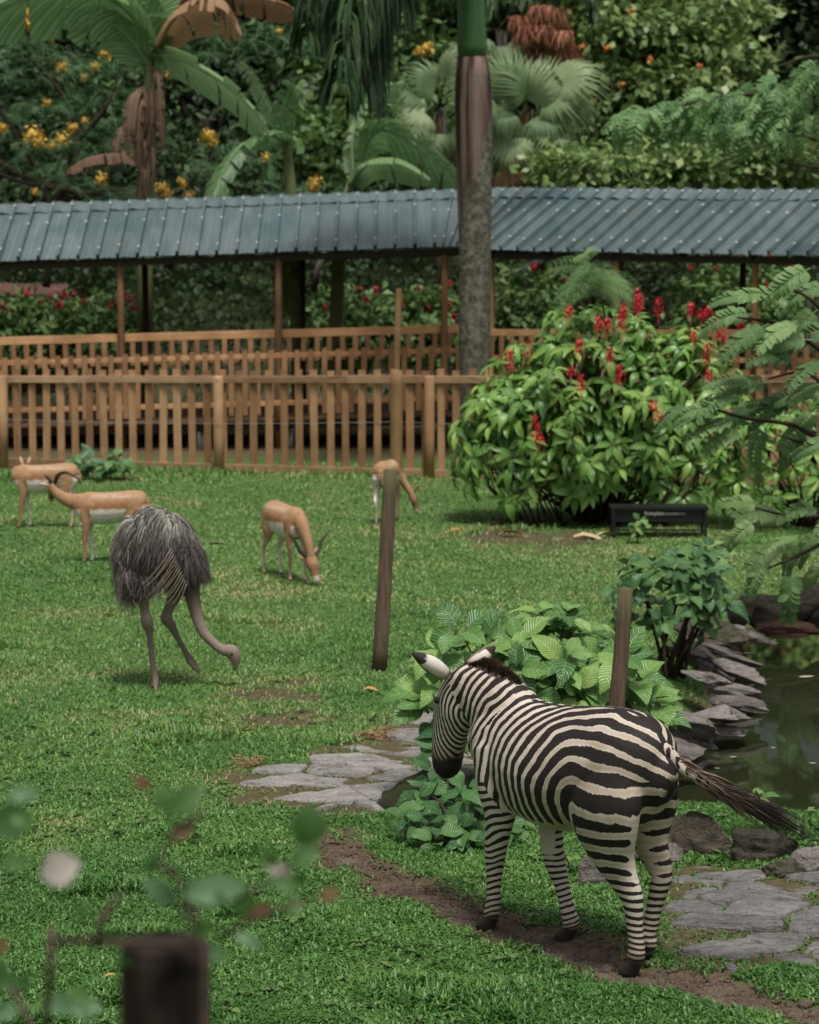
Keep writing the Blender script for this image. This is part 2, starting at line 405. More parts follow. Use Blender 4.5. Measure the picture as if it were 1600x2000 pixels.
# far slope of both runs, one plain sheet each, and the ridge cap with its rib bumps
BL_A, BL_B = Vector((RL_A.x, 46, EL_A.z)), Vector((RL_B.x + 0.75, 46, EL_B.z))
part(WK, 'roof_sheet', [RL_A, RL_B, BL_B, BL_A], [[0, 1, 2, 3]], M_ROOF)
bk = lambda t: Vector((*(RL_B - v2 * 2.02 + u2 * t).xy, EL_B.z - 0.05))
part(WK, 'roof_sheet', [RL_B, ridge_r(TR), bk(TR), BL_B], [[0, 1, 2, 3]], M_ROOF)
def ridge_cap(P, nseg):
    vs, fs = [], []
    for i in range(nseg + 1):
        t = i / nseg; q = P(t); h = 0.03 + 0.022 * (1 if (i % 4) in (1, 2) else 0)
        tg = (P(min(1, t + .01)) - P(max(0, t - .01))); tg.z = 0; tg.normalize(); nr = Vector((tg.y, -tg.x, 0))
        for d, dz in ((0.30, -0.155), (0.10, -0.02), (0, 0.015), (-0.10, -0.02), (-0.3, -0.155)):
            vs.append(q + nr * d + Vector((0, 0, dz + h + random.uniform(-.004, .004))))
    for i in range(nseg):
        for j in range(4): fs.append([i*5 + j, i*5 + j + 1, i*5 + j + 6, i*5 + j + 5])
    part(WK, 'ridge_cap', vs, fs, M_ROOF)
ridge_cap(lambda t: lerp(RL_A, RL_B, t), int(L / RIB * 4)); ridge_cap(lambda t: ridge_r(TR * t), int(TR / RIB * 4))
mb = MB()
for q in screws: mb.add([q + Vector((x * .03, y * .03, z)) for x, y, z in ((-1, 0, 0), (0, -1, 0), (1, 0, 0), (0, 1, 0), (0, 0, .03))], [[0, 1, 4], [1, 2, 4], [2, 3, 4], [3, 0, 4]])
mb.part(WK, 'roof_screws', M_SCREW, kind='stuff')
# beams under the eaves
def beam(a, b, w, h, mat, name='beam'):
    mb = MB(); mb.beam(a, b, w, h, bev=0.006); return mb.part(WK, name, mat)
dn = Vector((0, 0, -0.09))
beam(EL_A + dn + Vector((0, .18, 0)), EL_B + dn + Vector((0.1, .18, 0)), 0.07, 0.12, M_DARKWOOD)
beam(eave_r(0.75) + dn - v2 * .18, eave_r(TR) + dn - v2 * .18, 0.07, 0.12, M_DARKWOOD)
beam(BL_A + dn + Vector((0, -.18, 0)), BL_B + dn + Vector((0, -.18, 0)), 0.07, 0.12, M_DARKWOOD)
for k in range(12):
    q = lerp(RL_A, RL_B, (k + .5) / 12); z0 = lerp(EL_A.z, EL_B.z, (k + .5) / 12)
    beam(q + Vector((0, 0, -.1)), Vector((q.x, 42.1, z0 - .03)), 0.05, 0.1, M_DARKWOOD, 'rafter')
for k in range(1, 8):
    t = TR * k / 8; beam(ridge_r(t) + Vector((0, 0, -.1)), eave_r(t) + Vector((0, 0, -.05)) - v2 * .1, 0.05, 0.1, M_DARKWOOD, 'rafter')
# posts
def wpost(px, d, ztop, mat=M_POST, r=0.062, zb=0.0):
    q = W(px, 700, d); mb = MB(); ln = random.uniform(-.015, .015)
    mb.tube([(q.x + ln * 3 * (1 - t) * 0.3, d, lerp(zb, ztop, t)) for t in (0, .25, .5, .75, 1)], [r * 1.08, r * 1.03, r, r * .98, r * .95], 10, jit=0.02)
    return mb.part(WK, 'post', mat, True)
def deck_z(x): return 0.60 + 0.028 * (x - 1.0)            # the walkway climbs gently to the right
zt = lambda px: lerp(EL_A.z, EL_B.z, (px + 260) / 1153) - 0.1
M_POST_L = wood_mat('lit post wood', (0.17, 0.085, 0.034), (0.26, 0.135, 0.057), (0.34, 0.19, 0.09))  # lighter copy of the post wood, daylight put into its colour
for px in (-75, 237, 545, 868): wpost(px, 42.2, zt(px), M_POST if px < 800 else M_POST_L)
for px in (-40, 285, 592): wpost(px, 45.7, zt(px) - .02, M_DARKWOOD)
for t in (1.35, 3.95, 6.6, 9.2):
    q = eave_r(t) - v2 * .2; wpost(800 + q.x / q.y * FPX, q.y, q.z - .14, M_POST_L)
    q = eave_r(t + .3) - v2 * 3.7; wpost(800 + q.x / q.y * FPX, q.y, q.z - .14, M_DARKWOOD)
# deck planks, joists, stilts
XL, XR = RL_A.x, RL_B.x - 0.2
mb = MB()
for y in (42.12, 45.6): beam((XL, y, deck_z(XL) - .09), (XR + .2, y, deck_z(XR) - .09), 0.05, 0.14, M_DARKWOOD, 'joist')
npl = 60
for k in range(npl):
    x = lerp(XL, XR, (k + .5) / npl); w = (XR - XL) / npl - 0.012
    mb = MB(); mb.box((x, 43.85, deck_z(x)), (w, 3.62, 0.035), Matrix.Rotation(-math.atan(0.028), 3, 'Y')); mb.part(WK, 'deck_plank', M_DECK)
for k in range(38):
    t = lerp(0.6, TR, k / 38); c = RL_B + u2 * t; c.z = deck_z(RL_B.x); mb = MB()
    mb.box(c, (TR / 38 - .012 if k else .2, 3.5, 0.035), Matrix.Rotation(math.atan2(u2.y, u2.x), 3, 'Z')); mb.part(WK, 'deck_plank', M_DECK)
for px, zz in ((88, .02), (238, 0), (395, .03), (566, 0), (735, .02), (860, 0)):
    q = W(px, 850, 42.3); mb = MB(); r = 0.12 if px == 395 else 0.06
    mb.tube([(q.x, 42.45, -.05), (q.x, 42.45, deck_z(q.x) - (.17 if px != 395 else .2))], r, 12); mb.part(WK, 'stilt', M_PVC, True)
# railings: top rail, mid rail, bottom rail and pickets, each a part
def railing(a, b, zt_, rails, npick, ptop, pbot, dy, pw=0.09, skip=()):
    """rails: heights above deck; pickets stand on the camera's side by dy"""
    d = (b - a); d.z = 0; nr = Vector((d.y, -d.x, 0)).normalized()
    if nr.y > 0: nr = -nr
    for h, th in rails:
        k = 3
        for j in range(k):
            p, q = lerp(a, b, j / k), lerp(a, b, (j + 1) / k); mb = MB()
            hj = random.uniform(-.006, .006)
            mb.beam((p.x, p.y, deck_z(p.x) + h + hj), (q.x - .004, q.y, deck_z(q.x) + h + hj), 0.045, th, bev=.005); mb.part(WK, 'rail', M_RAIL_H)
    for i in range(npick):
        q = lerp(a, b, (i + .5 + random.uniform(-.06, .06)) / npick) + nr * dy; z = deck_z(q.x); mb = MB(); tl = random.uniform(-.008, .008)
        mb.beam((q.x, q.y, z + pbot), (q.x + tl, q.y, z + ptop + random.uniform(-.012, .012)), 0.022, pw, up=d.normalized(), bev=.004)
        mb.part(WK, 'picket', M_RAIL_V)
near_a, near_b = Vector((XL, 41.55, 0)), Vector((EL_B.x + .35, 41.55, 0))
far_a, far_b = Vector((XL, 42.32, 0)), Vector((EL_B.x + .2, 42.32, 0))
railing(near_a, near_b, 0, [(1.15, .085), (0.33, .085)], 48, 1.24, 0.14, 0.036)
railing(far_a, far_b, 0, [(1.50, .14)], 47, 1.43, 1.02, 0.036)
q0, q1 = eave_r(0.72) - v2 * .1, eave_r(TR) - v2 * .1
railing(q0, q1, 0, [(1.44, .11), (1.0, .085), (0.31, .085)], 46, 1.4, 0.12, 0.036)
# ================================================================== picket fence in front
FA, FB, FC = G(-60, 909), G(960, 938), G(1820, 955)
PF = thing('picket_fence', 'orange-brown timber picket fence with round-topped posts along the back of the lawn', 'fence', (FA + FB) / 2)
def fline(px):
    return lerp(FA, FB, (px + 60) / 1020) if px <= 960 else lerp(FB, FC, (px - 960) / 860)
def fz(px, py):                            # height of the fence at that pixel
    q = fline(px); return W(px, py, q.y).z
for (x0, x1) in ((-60, 185), (185, 442), (442, 690), (690, 845), (845, 965), (965, 1250), (1250, 1500), (1500, 1800)):
    a, b = fline(x0), fline(x1)
    mb = MB(); mb.beam((a.x, a.y, fz(x0, 741 + random.uniform(-1, 1))), (b.x - .004, b.y, fz(x1, 741)), 0.045, 0.115, bev=.005); mb.part(PF, 'rail', M_FENCE_H)
    mb = MB(); mb.beam((a.x, a.y, 0.075), (b.x - .004, b.y, 0.07), 0.045, 0.13, bev=.005); mb.part(PF, 'rail', M_FENCE_H)
x = -50.0; k = 0
while x < 1800:
    q = fline(x)
    mb = MB(); top = fz(x, 722) + random.uniform(-.02, .015); tl = random.uniform(-.018, .018)
    n_ = Vector((0, 0.034, 0))
    mb.beam((q.x, q.y + .034, 0.10 + random.uniform(-.03, .02)), (q.x + tl, q.y + .034, top), 0.022, 0.115 + random.uniform(-.006, .006), up=Vector((1, 0, 0)), bev=.004)
    mb.part(PF, 'picket', M_FENCE_V); x += 29.6 + random.uniform(-1.2, 1.2)
for px in (12, 445, 845, 1240, 1640):
    q = fline(px) + Vector((0, -.07, 0)); mb = MB(); t = fz(px, 734)
    mb.tube([(q.x, q.y, -.05), (q.x, q.y, .6), (q.x, q.y, t - .03), (q.x, q.y, t)], [.085, .083, .08, .06], 12, jit=.02); mb.part(PF, 'fence_post', M_FENCE_V, True)
# ================================================================== wire fence poles
def pole(base, top, r0, r1, mat, label, group=None, name='pole'):
    b, t = Vector(base), Vector(top); mb = MB(); n = 8
    pts = [lerp(b, t, i / n) + Vector((random.uniform(-1, 1), random.uniform(-1, 1), 0)) * r0 * .06 for i in range(n + 1)]
    pts.append(pts[-1] + (t - b).normalized() * 0.004)
    mb.tube(pts, [lerp(r0, r1, i / n) for i in range(n + 1)] + [r1 * .86], 14, jit=.025)
    return mb.solo(name, mat, label, 'post', loc=b, group=group, smooth_=True)
m = NT('weathered lawn post')
g = m.noise(m.pos((1, 1, 0.05)), 40, 6, 0.7, 0.4); rnd = m.noise(m.pos(), 5, 4); z = m.n('SeparateXYZ'); m.l(m.pos(), z.inputs[0])
c = m.ramp(g, [(0.3, (0.062, 0.038, 0.026)), (0.5, (0.13, 0.085, 0.06)), (0.72, (0.21, 0.155, 0.115))])
alg = m.math('MULTIPLY', m.n('MapRange', i_From_Min=1.15, i_From_Max=1.55).outputs[0], 0.75)
mr = [n for n in m.t.nodes if n.type == 'MAP_RANGE'][0]; m.l(m.math('ADD', z.outputs['Z'], m.math('MULTIPLY', rnd, 0.5)), mr.inputs[0]); mr.inputs[1].default_value = 1.45; mr.inputs[2].default_value = 1.8
c = m.mix(alg, c, (0.085, 0.09, 0.04))
mr2 = m.n('MapRange'); m.l(m.math('SUBTRACT', z.outputs['Z'], m.math('MULTIPLY', rnd, 0.4)), mr2.inputs[0]); mr2.inputs[1].default_value = 0.2; mr2.inputs[2].default_value = -0.2
c = m.mix(m.math('MULTIPLY', mr2.outputs[0], 0.6), c, (0.05, 0.055, 0.025))
m.color(c); m.set(0.85, 0.2); m.bump(g, 0.5, 0.012); M_LAWNPOST = m.m
b = G(741, 1308); pole((b.x, b.y, -.05), W(763, 918, b.y + .05), 0.066, 0.057, M_LAWNPOST, 'leaning round post standing alone on the open lawn with a mossy top', 'wire fence posts')
b = G(1186, 1640); pole((b.x, b.y, -.05), W(1222, 1150, b.y), 0.056, 0.044, M_LAWNPOST, 'slim weathered post rising out of the leafy plants behind the zebra', 'wire fence posts')
b = G(774, 938); P775 = pole((b.x, b.y, -.05), W(775, 724, b.y), 0.098, 0.09, M_POLE_TAN, 'tan round post directly in front of the picket fence, behind the grazing antelope', 'wire fence posts')
b = fline(779) + Vector((0, .35, 0)); t = W(779, 563, b.y); mb = MB()
mb.beam((b.x, b.y, -.05), (t.x, t.y, t.z), 0.09, 0.115, up=Vector((0, 1, 0)), bev=.012); mb.solo('pole', M_POLE_TAN, 'tall pale square pole sticking up high above the picket fence', 'post', loc=b)
for i, (ya, yb) in enumerate(((735, 731), (817, 824))):
    mb = MB(); a, c_ = W(-60, ya, 38.5), W(768, yb, 37.0)
    mb.tube([lerp(a, c_, t) + Vector((0, 0, -.05 * math.sin(math.pi * t))) for t in np.linspace(0, 1, 9)], 0.0035, 5)
    mb.solo('fence_wire', M_WIRE, ('upper' if i == 0 else 'lower') + ' thin wire strand stretched left from the tan post along the picket fence', 'wire', group='strands of the wire fence')
    mb = MB(); a, c_ = W(780, yb, 37.0), W(1700, yb + 14, 34.5)
    mb.tube([lerp(a, c_, t) + Vector((0, 0, -.05 * math.sin(math.pi * t))) for t in np.linspace(0, 1, 9)], 0.0035, 5)
    mb.solo('fence_wire', M_WIRE, ('upper' if i == 0 else 'lower') + ' thin wire strand running right from the tan post into the flowering bush', 'wire', group='strands of the wire fence')
# dark post close to the camera
m = NT('dark post'); n = m.noise(m.pos((1, 1, .1)), 50, 5); m.color(m.ramp(n, [(0.35, (0.012, 0.009, 0.007)), (0.7, (0.04, 0.03, 0.024))])); m.set(0.9, 0.1); M_DARKPOST = m.m
b = W(322, 1842, 3.1); mb = MB(); mb.tube([(b.x, b.y, -.05), (b.x, b.y, b.z - .02), (b.x, b.y, b.z)], [.06, .06, .056], 16)
mb.solo('fence_post', M_DARKPOST, 'thick dark post with a flat top, blurred close in front of the camera', 'post', loc=(b.x, b.y, 0), smooth_=False)
# ================================================================== animals
def spline(st, n=5):
    """Catmull-Rom through stations (rows of numbers)"""
    P = np.array(st, float); out = []
    for i in range(len(P) - 1):
        p0, p1, p2, p3 = P[max(i-1, 0)], P[i], P[i+1], P[min(i+2, len(P)-1)]
        for k in range(n):
            t = k / n
            out.append(0.5 * ((2*p1) + (p2-p0)*t + (2*p0-5*p1+4*p2-p3)*t*t + (-p0+3*p1-3*p2+p3)*t**3))
    out.append(P[-1]); return np.array(out)
class Body:
    """elliptical limbs merged into one continuous skin"""
    def __init__(s): s.mb = MB(); s.axes = []
    def limb(s, name, st, lateral=(0, 1, 0), n=5, seg=18):
        """st rows: x y z  half-width(lateral)  half-height(in the limb's plane)"""
        S = spline(st, n); lat0 = Vector(lateral); rings = []
        for i in range(len(S)):
            c = Vector(S[i, :3]); t = Vector(S[min(i+1, len(S)-1), :3]) - Vector(S[max(i-1, 0), :3]); t.normalize()
            lat = (lat0 - t * lat0.dot(t)).normalized(); up = t.cross(lat)
            a, b = max(S[i, 3], .003), max(S[i, 4], .003)
            rings.append([c + lat * (a * math.cos(2*math.pi*k/seg)) + up * (b * math.sin(2*math.pi*k/seg)) for k in range(seg)])
        # rounded ends
        def cap(r, c, tdir, rad):
            return [[c + (p - c) * f + tdir * (rad * h) for p in r] for f, h in ((.8, .45), (.45, .75), (.12, .86))]
        c0, c1 = Vector(S[0, :3]), Vector(S[-1, :3]); t0 = (c0 - Vector(S[1, :3])).normalized(); t1 = (c1 - Vector(S[-2, :3])).normalized()
        R_ = cap(rings[0], c0, t0, min(S[0, 3], S[0, 4]))[::-1] + rings + cap(rings[-1], c1, t1, min(S[-1, 3], S[-1, 4]))
        v = [p for r in R_ for p in r]; f = []
        for i in range(len(R_) - 1):
            for k in range(seg):
                a, b = i*seg + k, i*seg + (k+1) % seg; f.append([a, b, b + seg, a + seg])
        f += [list(range(seg))[::-1], list(range((len(R_)-1)*seg, len(R_)*seg))]
        s.mb.add(v, f); s.axes.append((name, S)); return S
    def skin(s, voxel, smooth_it=6):
        me = bpy.data.meshes.new('tmp'); me.from_pydata(s.mb.v, [], s.mb.f); me.update()
        bm = bmesh.new(); bm.from_mesh(me); bmesh.ops.recalc_face_normals(bm, faces=bm.faces); bm.to_mesh(me); bm.free()
        ob = bpy.data.objects.new('tmp', me); COL.objects.link(ob)
        r = ob.modifiers.new('r', 'REMESH'); r.mode = 'VOXEL'; r.voxel_size = voxel
        sm = ob.modifiers.new('s', 'SMOOTH'); sm.factor = 0.5; sm.iterations = smooth_it
        dg = bpy.context.evaluated_depsgraph_get(); out = bpy.data.meshes.new_from_object(ob.evaluated_get(dg))
        bpy.data.objects.remove(ob); bpy.data.meshes.remove(me)
        n = len(out.vertices); co = np.zeros(n*3, np.float32); out.vertices.foreach_get('co', co)
        no = np.zeros(n*3, np.float32); out.vertices.foreach_get('normal', no)
        out.polygons.foreach_set('use_smooth', np.ones(len(out.polygons), bool))
        return out, co.reshape(-1, 3).astype(float), no.reshape(-1, 3).astype(float)
    def nearest(s, co):
        """per vertex: index of the limb whose axis is nearest (scaled by its thickness), arclength along it"""
        best = np.full(len(co), 1e9); who = np.zeros(len(co), int); arc = np.zeros(len(co))
        for li, (nm, S) in enumerate(s.axes):
            seg = np.r_[0, np.cumsum(np.linalg.norm(np.diff(S[:, :3], axis=0), axis=1))]
            for i in range(len(S)):
                d = np.linalg.norm(co - S[i, :3], axis=1) / max(S[i, 3], S[i, 4]); m_ = d < best
                best[m_] = d[m_]; who[m_] = li; arc[m_] = seg[i]
        return [a[0] for a in s.axes], who, arc
def fnoise(co, scale, seed=0.0):
    o = Vector((seed, seed * 1.7, -seed)); return np.array([mnoise.noise(Vector(c) * scale + o) for c in co])
def lobj(root, name, me, mat=None, kind=None, label=None):
    if mat: me.materials.append(mat)
    o = bpy.data.objects.new(name, me); COL.objects.link(o); o.parent = root
    if kind: o['kind'] = kind
    if label: o['label'] = label
    return o
def setattrs(me, **k):
    for n, v in k.items(): me.attributes.new(n, 'FLOAT', 'POINT').data.foreach_set('value', np.asarray(v, np.float32))
def strands(spec, seg=4):
    """thin tapering hair blades; spec rows: list of points, width at the root"""
    v, f, t = [], [], []
    for pts, w in spec:
        n = len(pts); b = len(v)
        d = (pts[-1] - pts[0]); side = d.cross(Vector((random.uniform(-1, 1), random.uniform(-1, 1), random.uniform(-1, 1)))).normalized()
        for i, p in enumerate(pts):
            ww = w * (1 - (i / (n - 1)) ** 2 * 0.9); v += [p - side * ww, p + side * ww]; t += [i / (n - 1)] * 2
        f += [[b + 2*i, b + 2*i + 1, b + 2*i + 3, b + 2*i + 2] for i in range(n - 1)]
    return v, f, t

# ------------------------------------------------------------------ zebra
m = NT('zebra coat')
nz = m.noise(m.coord(), 60, 4, 0.6); n2 = m.noise(m.coord(), 4, 3); hair = m.noise(m.coord('Object', (1, 1, .25)), 330, 2)
st = m.math('ADD', m.attr('stripe'), m.math('MULTIPLY', m.math('SUBTRACT', nz, 0.5), 0.55))
k = m.ramp(st, [(0.47, (0, 0, 0)), (0.53, (1, 1, 1))])
white = m.mix(m.ramp(n2, [(0.35, (0, 0, 0)), (0.7, (1, 1, 1))]), (0.57, 0.505, 0.43), (0.47, 0.395, 0.31))
white = m.mix(m.attr('tan'), white, (0.27, 0.17, 0.095))
black = m.mix(hair, (0.013, 0.010, 0.010), (0.034, 0.027, 0.025))
c = m.mix(k, white, black); c = m.mix(m.attr('dark'), c, (0.018, 0.014, 0.012)); c = m.mix(m.math('MULTIPLY', m.attr('mud'), m.ramp(nz, [(.4, (.3,)*3), (.6, (1, 1, 1))])), c, (0.13, 0.088, 0.058))
m.color(c); m.set(0.6, 0.16); m.bump(hair, 0.22, 0.004)
M_ZEBRA = m.m
ZPHI = R(40)
ZR = thing('zebra', 'black and white striped zebra standing on the dirt path with its tail swung out', 'zebra', (0.79, 12.17, 0))
ZR.rotation_euler = (0, 0, R(90) + ZPHI); ZR.location.z = -0.025
B = Body()
B.limb('torso', [(-.70, 0, 1.00, .09, .14), (-.645, 0, 1.01, .175, .225), (-.54, 0, 1.02, .235, .285), (-.40, 0, 1.012, .265, .305), (-.2, 0, .975, .295, .318), (0, 0, .945, .315, .322),
                (.2, 0, .955, .28, .31), (.36, 0, .99, .215, .285), (.50, 0, 1.0, .175, .22), (.60, 0, .985, .11, .14)], seg=28)
B.limb('neck', [(.30, 0, 1.05, .165, .215), (.42, 0, 1.145, .14, .21), (.54, 0, 1.18, .12, .185), (.65, 0, 1.235, .105, .152), (.745, 0, 1.275, .095, .115)])
B.limb('head', [(.725, 0, 1.315, .105, .085), (.78, 0, 1.235, .11, .13), (.822, 0, 1.14, .115, .14), (.862, 0, 1.035, .10, .118), (.892, 0, .94, .09, .10), (.908, 0, .86, .086, .09), (.912, 0, .80, .08, .08)])
LEGS = {}
def zleg(nm, rows): LEGS[nm] = rows; B.limb(nm, rows)
zleg('front_near', [(.36, .12, 1.0, .11, .18), (.33, .15, .82, .098, .142), (.325, .145, .68, .076, .10), (.36, .13, .54, .06, .072), (.395, .115, .42, .053, .06), (.405, .105, .39, .051, .055), (.425, .095, .27, .038, .042), (.44, .085, .15, .038, .043), (.452, .08, .115, .042, .048), (.475, .075, .07, .036, .04)])
zleg('front_far', [(.33, -.12, 1.0, .10, .17), (.27, -.15, .82, .09, .13), (.24, -.145, .68, .07, .092), (.225, -.13, .54, .058, .07), (.19, -.115, .42, .055, .062), (.175, -.115, .38, .052, .056), (.11, -.11, .26, .037, .042), (.06, -.1, .15, .038, .043), (.04, -.1, .115, .042, .048), (.055, -.1, .06, .036, .04)])
zleg('hind_near', [(-.44, .10, 1.03, .15, .22), (-.45, .155, .87, .13, .235), (-.465, .15, .73, .11, .20), (-.49, .125, .60, .082, .135), (-.53, .10, .50, .062, .092), (-.57, .085, .425, .052, .07), (-.585, .08, .385, .048, .06), (-.595, .075, .27, .039, .046), (-.605, .07, .15, .039, .045), (-.60, .068, .115, .043, .05), (-.58, .065, .07, .037, .04)])
zleg('hind_far', [(-.44, -.10, 1.03, .15, .22), (-.43, -.155, .88, .125, .21), (-.44, -.16, .74, .10, .17), (-.475, -.155, .62, .075, .11), (-.525, -.155, .53, .058, .08), (-.555, -.15, .475, .05, .066), (-.555, -.145, .43, .046, .056), (-.525, -.135, .30, .038, .043), (-.505, -.125, .19, .038, .043), (-.495, -.12, .155, .041, .048), (-.515, -.12, .105, .036, .038)])
me, co, no = B.skin(0.0085, 5)
names, who, arc = B.nearest(co)
names = np.array(names)[who]; x, y, z = co.T
zs = z + np.clip(1 - np.abs(y) / .21, 0, 1) * .13 * (z > 1.0)        # bands crowd together over the back
XC, ZC = -.36, .78
def phi(r):                                # stripe count at distance r from the flank
    rr = np.linspace(0, 1.6, 400); p = np.interp(rr, [0, .12, .3, .42, .55, .8, 1.6], [.128, .122, .106, .088, .082, .092, .098]); return np.interp(r, rr, np.r_[0, np.cumsum(np.diff(rr) / p[1:])])
wob = fnoise(co, 5.0, 3.1) * .035 + fnoise(co, 13.0, 8.4) * .012
# torso: horizontal bands on the haunch that bend round the flank into upright bands on the ribs
fx = np.maximum(x - XC, 0); fz_ = np.maximum(zs - ZC, 0)
r = np.where(x > XC, np.hypot(fx * 1.42, fz_), fz_ + np.maximum(-.62 - x, 0) * .25) + wob
ph_t = phi(np.maximum(r, 0))
zz = np.linspace(0, 1.4, 400); pz = np.interp(zz, [0, .1, .3, .42, .52, .65, .8, 1.4], [.026, .028, .035, .042, .06, .082, .105, .12]); cz = np.r_[0, np.cumsum(np.diff(zz) / pz[1:])]
zq = z + wob * .5 + .10 * np.where(np.char.startswith(names, 'hind'), np.abs(y) * 0 + (x + .5) * .8 * np.clip((z - .3) * 2, 0, 1), 0)
ph_l = np.interp(zq, zz, cz); ph_l = -(ph_l - np.interp(ZC, zz, cz))   # 0 at ZC, grows downwards
ph_l = -ph_l
isleg_h = np.char.startswith(names, 'hind'); isleg_f = np.char.startswith(names, 'front')
front_edge = np.interp(z, [.4, .55, .66, ZC, 1.0], [-.46, -.385, -.33, XC, XC])   # thigh's leading edge
phase = ph_t.copy()
hl = (z < ZC) & (x < front_edge); phase[hl] = ph_l[hl]
# front leg: level rings that meet the upright shoulder bands in a chevron
pf = np.interp(z + wob * .8 + (x - .33) * .25, zz, np.r_[0, np.cumsum(np.diff(zz) / np.interp(zz, [0, .1, .3, .5, .7, .9, 1.4], [.024, .026, .032, .04, .046, .05, .05])[1:])])
fl = (isleg_f & (z < .80 - 1.25 * np.abs(x - .36) + .06)) | (isleg_f & (z < .66)); phase[fl] = pf[fl]
# neck and head: bands across the neck, arcs round the throat on the cheek
nk = np.array([[.28, 1.0], [.40, 1.12], [.54, 1.215], [.65, 1.27], [.77, 1.33]]); segd = np.r_[0, np.cumsum(np.hypot(*np.diff(nk, axis=0).T))]
bd = np.full(len(co), 1e9); sN = np.zeros(len(co))
for i in range(len(nk) - 1):
    ab = nk[i+1] - nk[i]; t = ((x - nk[i, 0]) * ab[0] + (z - nk[i, 1]) * ab[1]) / (ab @ ab)
    tc = np.clip(t, 0 if i else -9, 1 if i < len(nk) - 2 else 9); d = np.hypot(x - nk[i, 0] - tc * ab[0], z - nk[i, 1] - tc * ab[1]); mm = d < bd
    bd[mm] = d[mm]; sN[mm] = segd[i] + tc[mm] * (segd[i+1] - segd[i])
mb_ = np.abs(x + (z - 1.05) * .35 - .40) < .02; mb_ &= (z > .95) & (z < 1.2)
ph_n = (sN + wob * .8) / .055; ph_n = ph_n + np.median(ph_t[mb_] - ph_n[mb_])
wn = ((x + (z - 1.05) * .35 + wob * .6 > .40) & ~isleg_f) * 1.0
phase = np.where(~fl & ~hl, ph_t * (1 - wn) + ph_n * wn, phase)
jd = np.hypot((x - .56) * 1.0, (z - 1.10) * .85); hd_ = (names == 'head') | ((x > .72) & (z < 1.26))
ph_h = (jd + wob * .7) / .026; wh = ((x + (1.26 - z) * .45 > .755) & (x > .64)) * 1.0
phase = np.where(~fl & ~hl, phase * (1 - wh) + (ph_h + 20) * wh, phase)
stripe = 0.5 + 0.5 * np.cos(2 * np.pi * phase)
duty = .015 + .06 * isleg_f - .05 * (names == 'neck') - .22 * (names == 'torso') * npsmooth(.3, -.15, x) - .2 * isleg_h * npsmooth(.62, .85, z)
stripe = stripe - duty
# paler inner thighs, belly line and upper hind legs; dark spine, muzzle, fetlocks, hooves
inner = npsmooth(.35, .9, -no[:, 1] * np.sign(y) - .3 * (names == 'hind_far')) * (isleg_h | isleg_f) * npsmooth(.40, .5, z) * (z < .86)
rear = npsmooth(-.56, -.66, x) * npsmooth(1.12, .9, z)
belly = npsmooth(-.55, -.95, no[:, 2]) * (np.abs(y) < .2) * (z < .75) * (~isleg_h) * (~isleg_f)
rearface = npsmooth(.55, .95, -no[:, 0] - .5 * no[:, 1] * np.sign(y)) * isleg_h * npsmooth(.40, .52, z) * npsmooth(.98, .84, z) * np.where(names == 'hind_far', .25, .75)
stripe = stripe - np.maximum.reduce([inner * .8, belly * .9, rearface * .75])
stripe = np.maximum(stripe, npsmooth(.028, .012, np.abs(y)) * (no[:, 2] > .3) * (names == 'torso') * .9)
dark = np.maximum.reduce([npsmooth(.90, .84, z + wob) * (x > .7), (z < .055) * 1.0, npsmooth(.125, .075, z + wob * .5) * .9, npsmooth(.05, .02, np.abs(y)) * npsmooth(-.66, -.69, x) * npsmooth(1.06, 1.0, z) * (z > .62)])
shadow_str = npsmooth(.3, .6, fnoise(co, 7, 1.2)) * 0
tan = np.clip(npsmooth(.0, .5, fnoise(co, 6, 5.5)) * .3 * npsmooth(.3, -.3, x) + npsmooth(.8, 1, .5 + .5 * np.cos(2 * np.pi * (phase + .5))) * .3 * npsmooth(.1, -.4, x) * ((names == 'torso') | isleg_h) * (z > .5), 0, 1) + npsmooth(.95, .9, z) * npsmooth(.79, .87, z) * (x > .73) * .5
setattrs(me, stripe=stripe, dark=dark, tan=tan, mud=npsmooth(.3, .05, z) * .25)
lobj(ZR, 'body', me, M_ZEBRA)
# hooves
M_HOOF = plain('zebra hoof', (0.028, 0.022, 0.018), 0.5, var=.4, scale=20)
for (hx, hy, pitch, hz) in ((.475, .075, 0, 0), (.055, -.1, 0, 0), (-.58, .065, 0, 0), (-.505, -.12, R(50), .03)):
    b_ = Body(); b_.limb('h', [(-.005, 0, .085, .036, .038), (.008, 0, .05, .045, .048), (.022, 0, .012, .052, .06)], n=3, seg=16)
    vs = [Vector(p) for p in b_.mb.v]; vs = [Vector((p.x, p.y, max(p.z, 0))) for p in vs]; Rm = Matrix.Rotation(pitch, 3, 'Y')
    vs = [Rm @ p + Vector((hx - .012 + .03 * (1 - min(1, p.z / .085)), hy, hz)) for p in vs]
    lobj(ZR, 'hoof', new_mesh('hoof', vs, b_.mb.f, smooth_=True), M_HOOF)
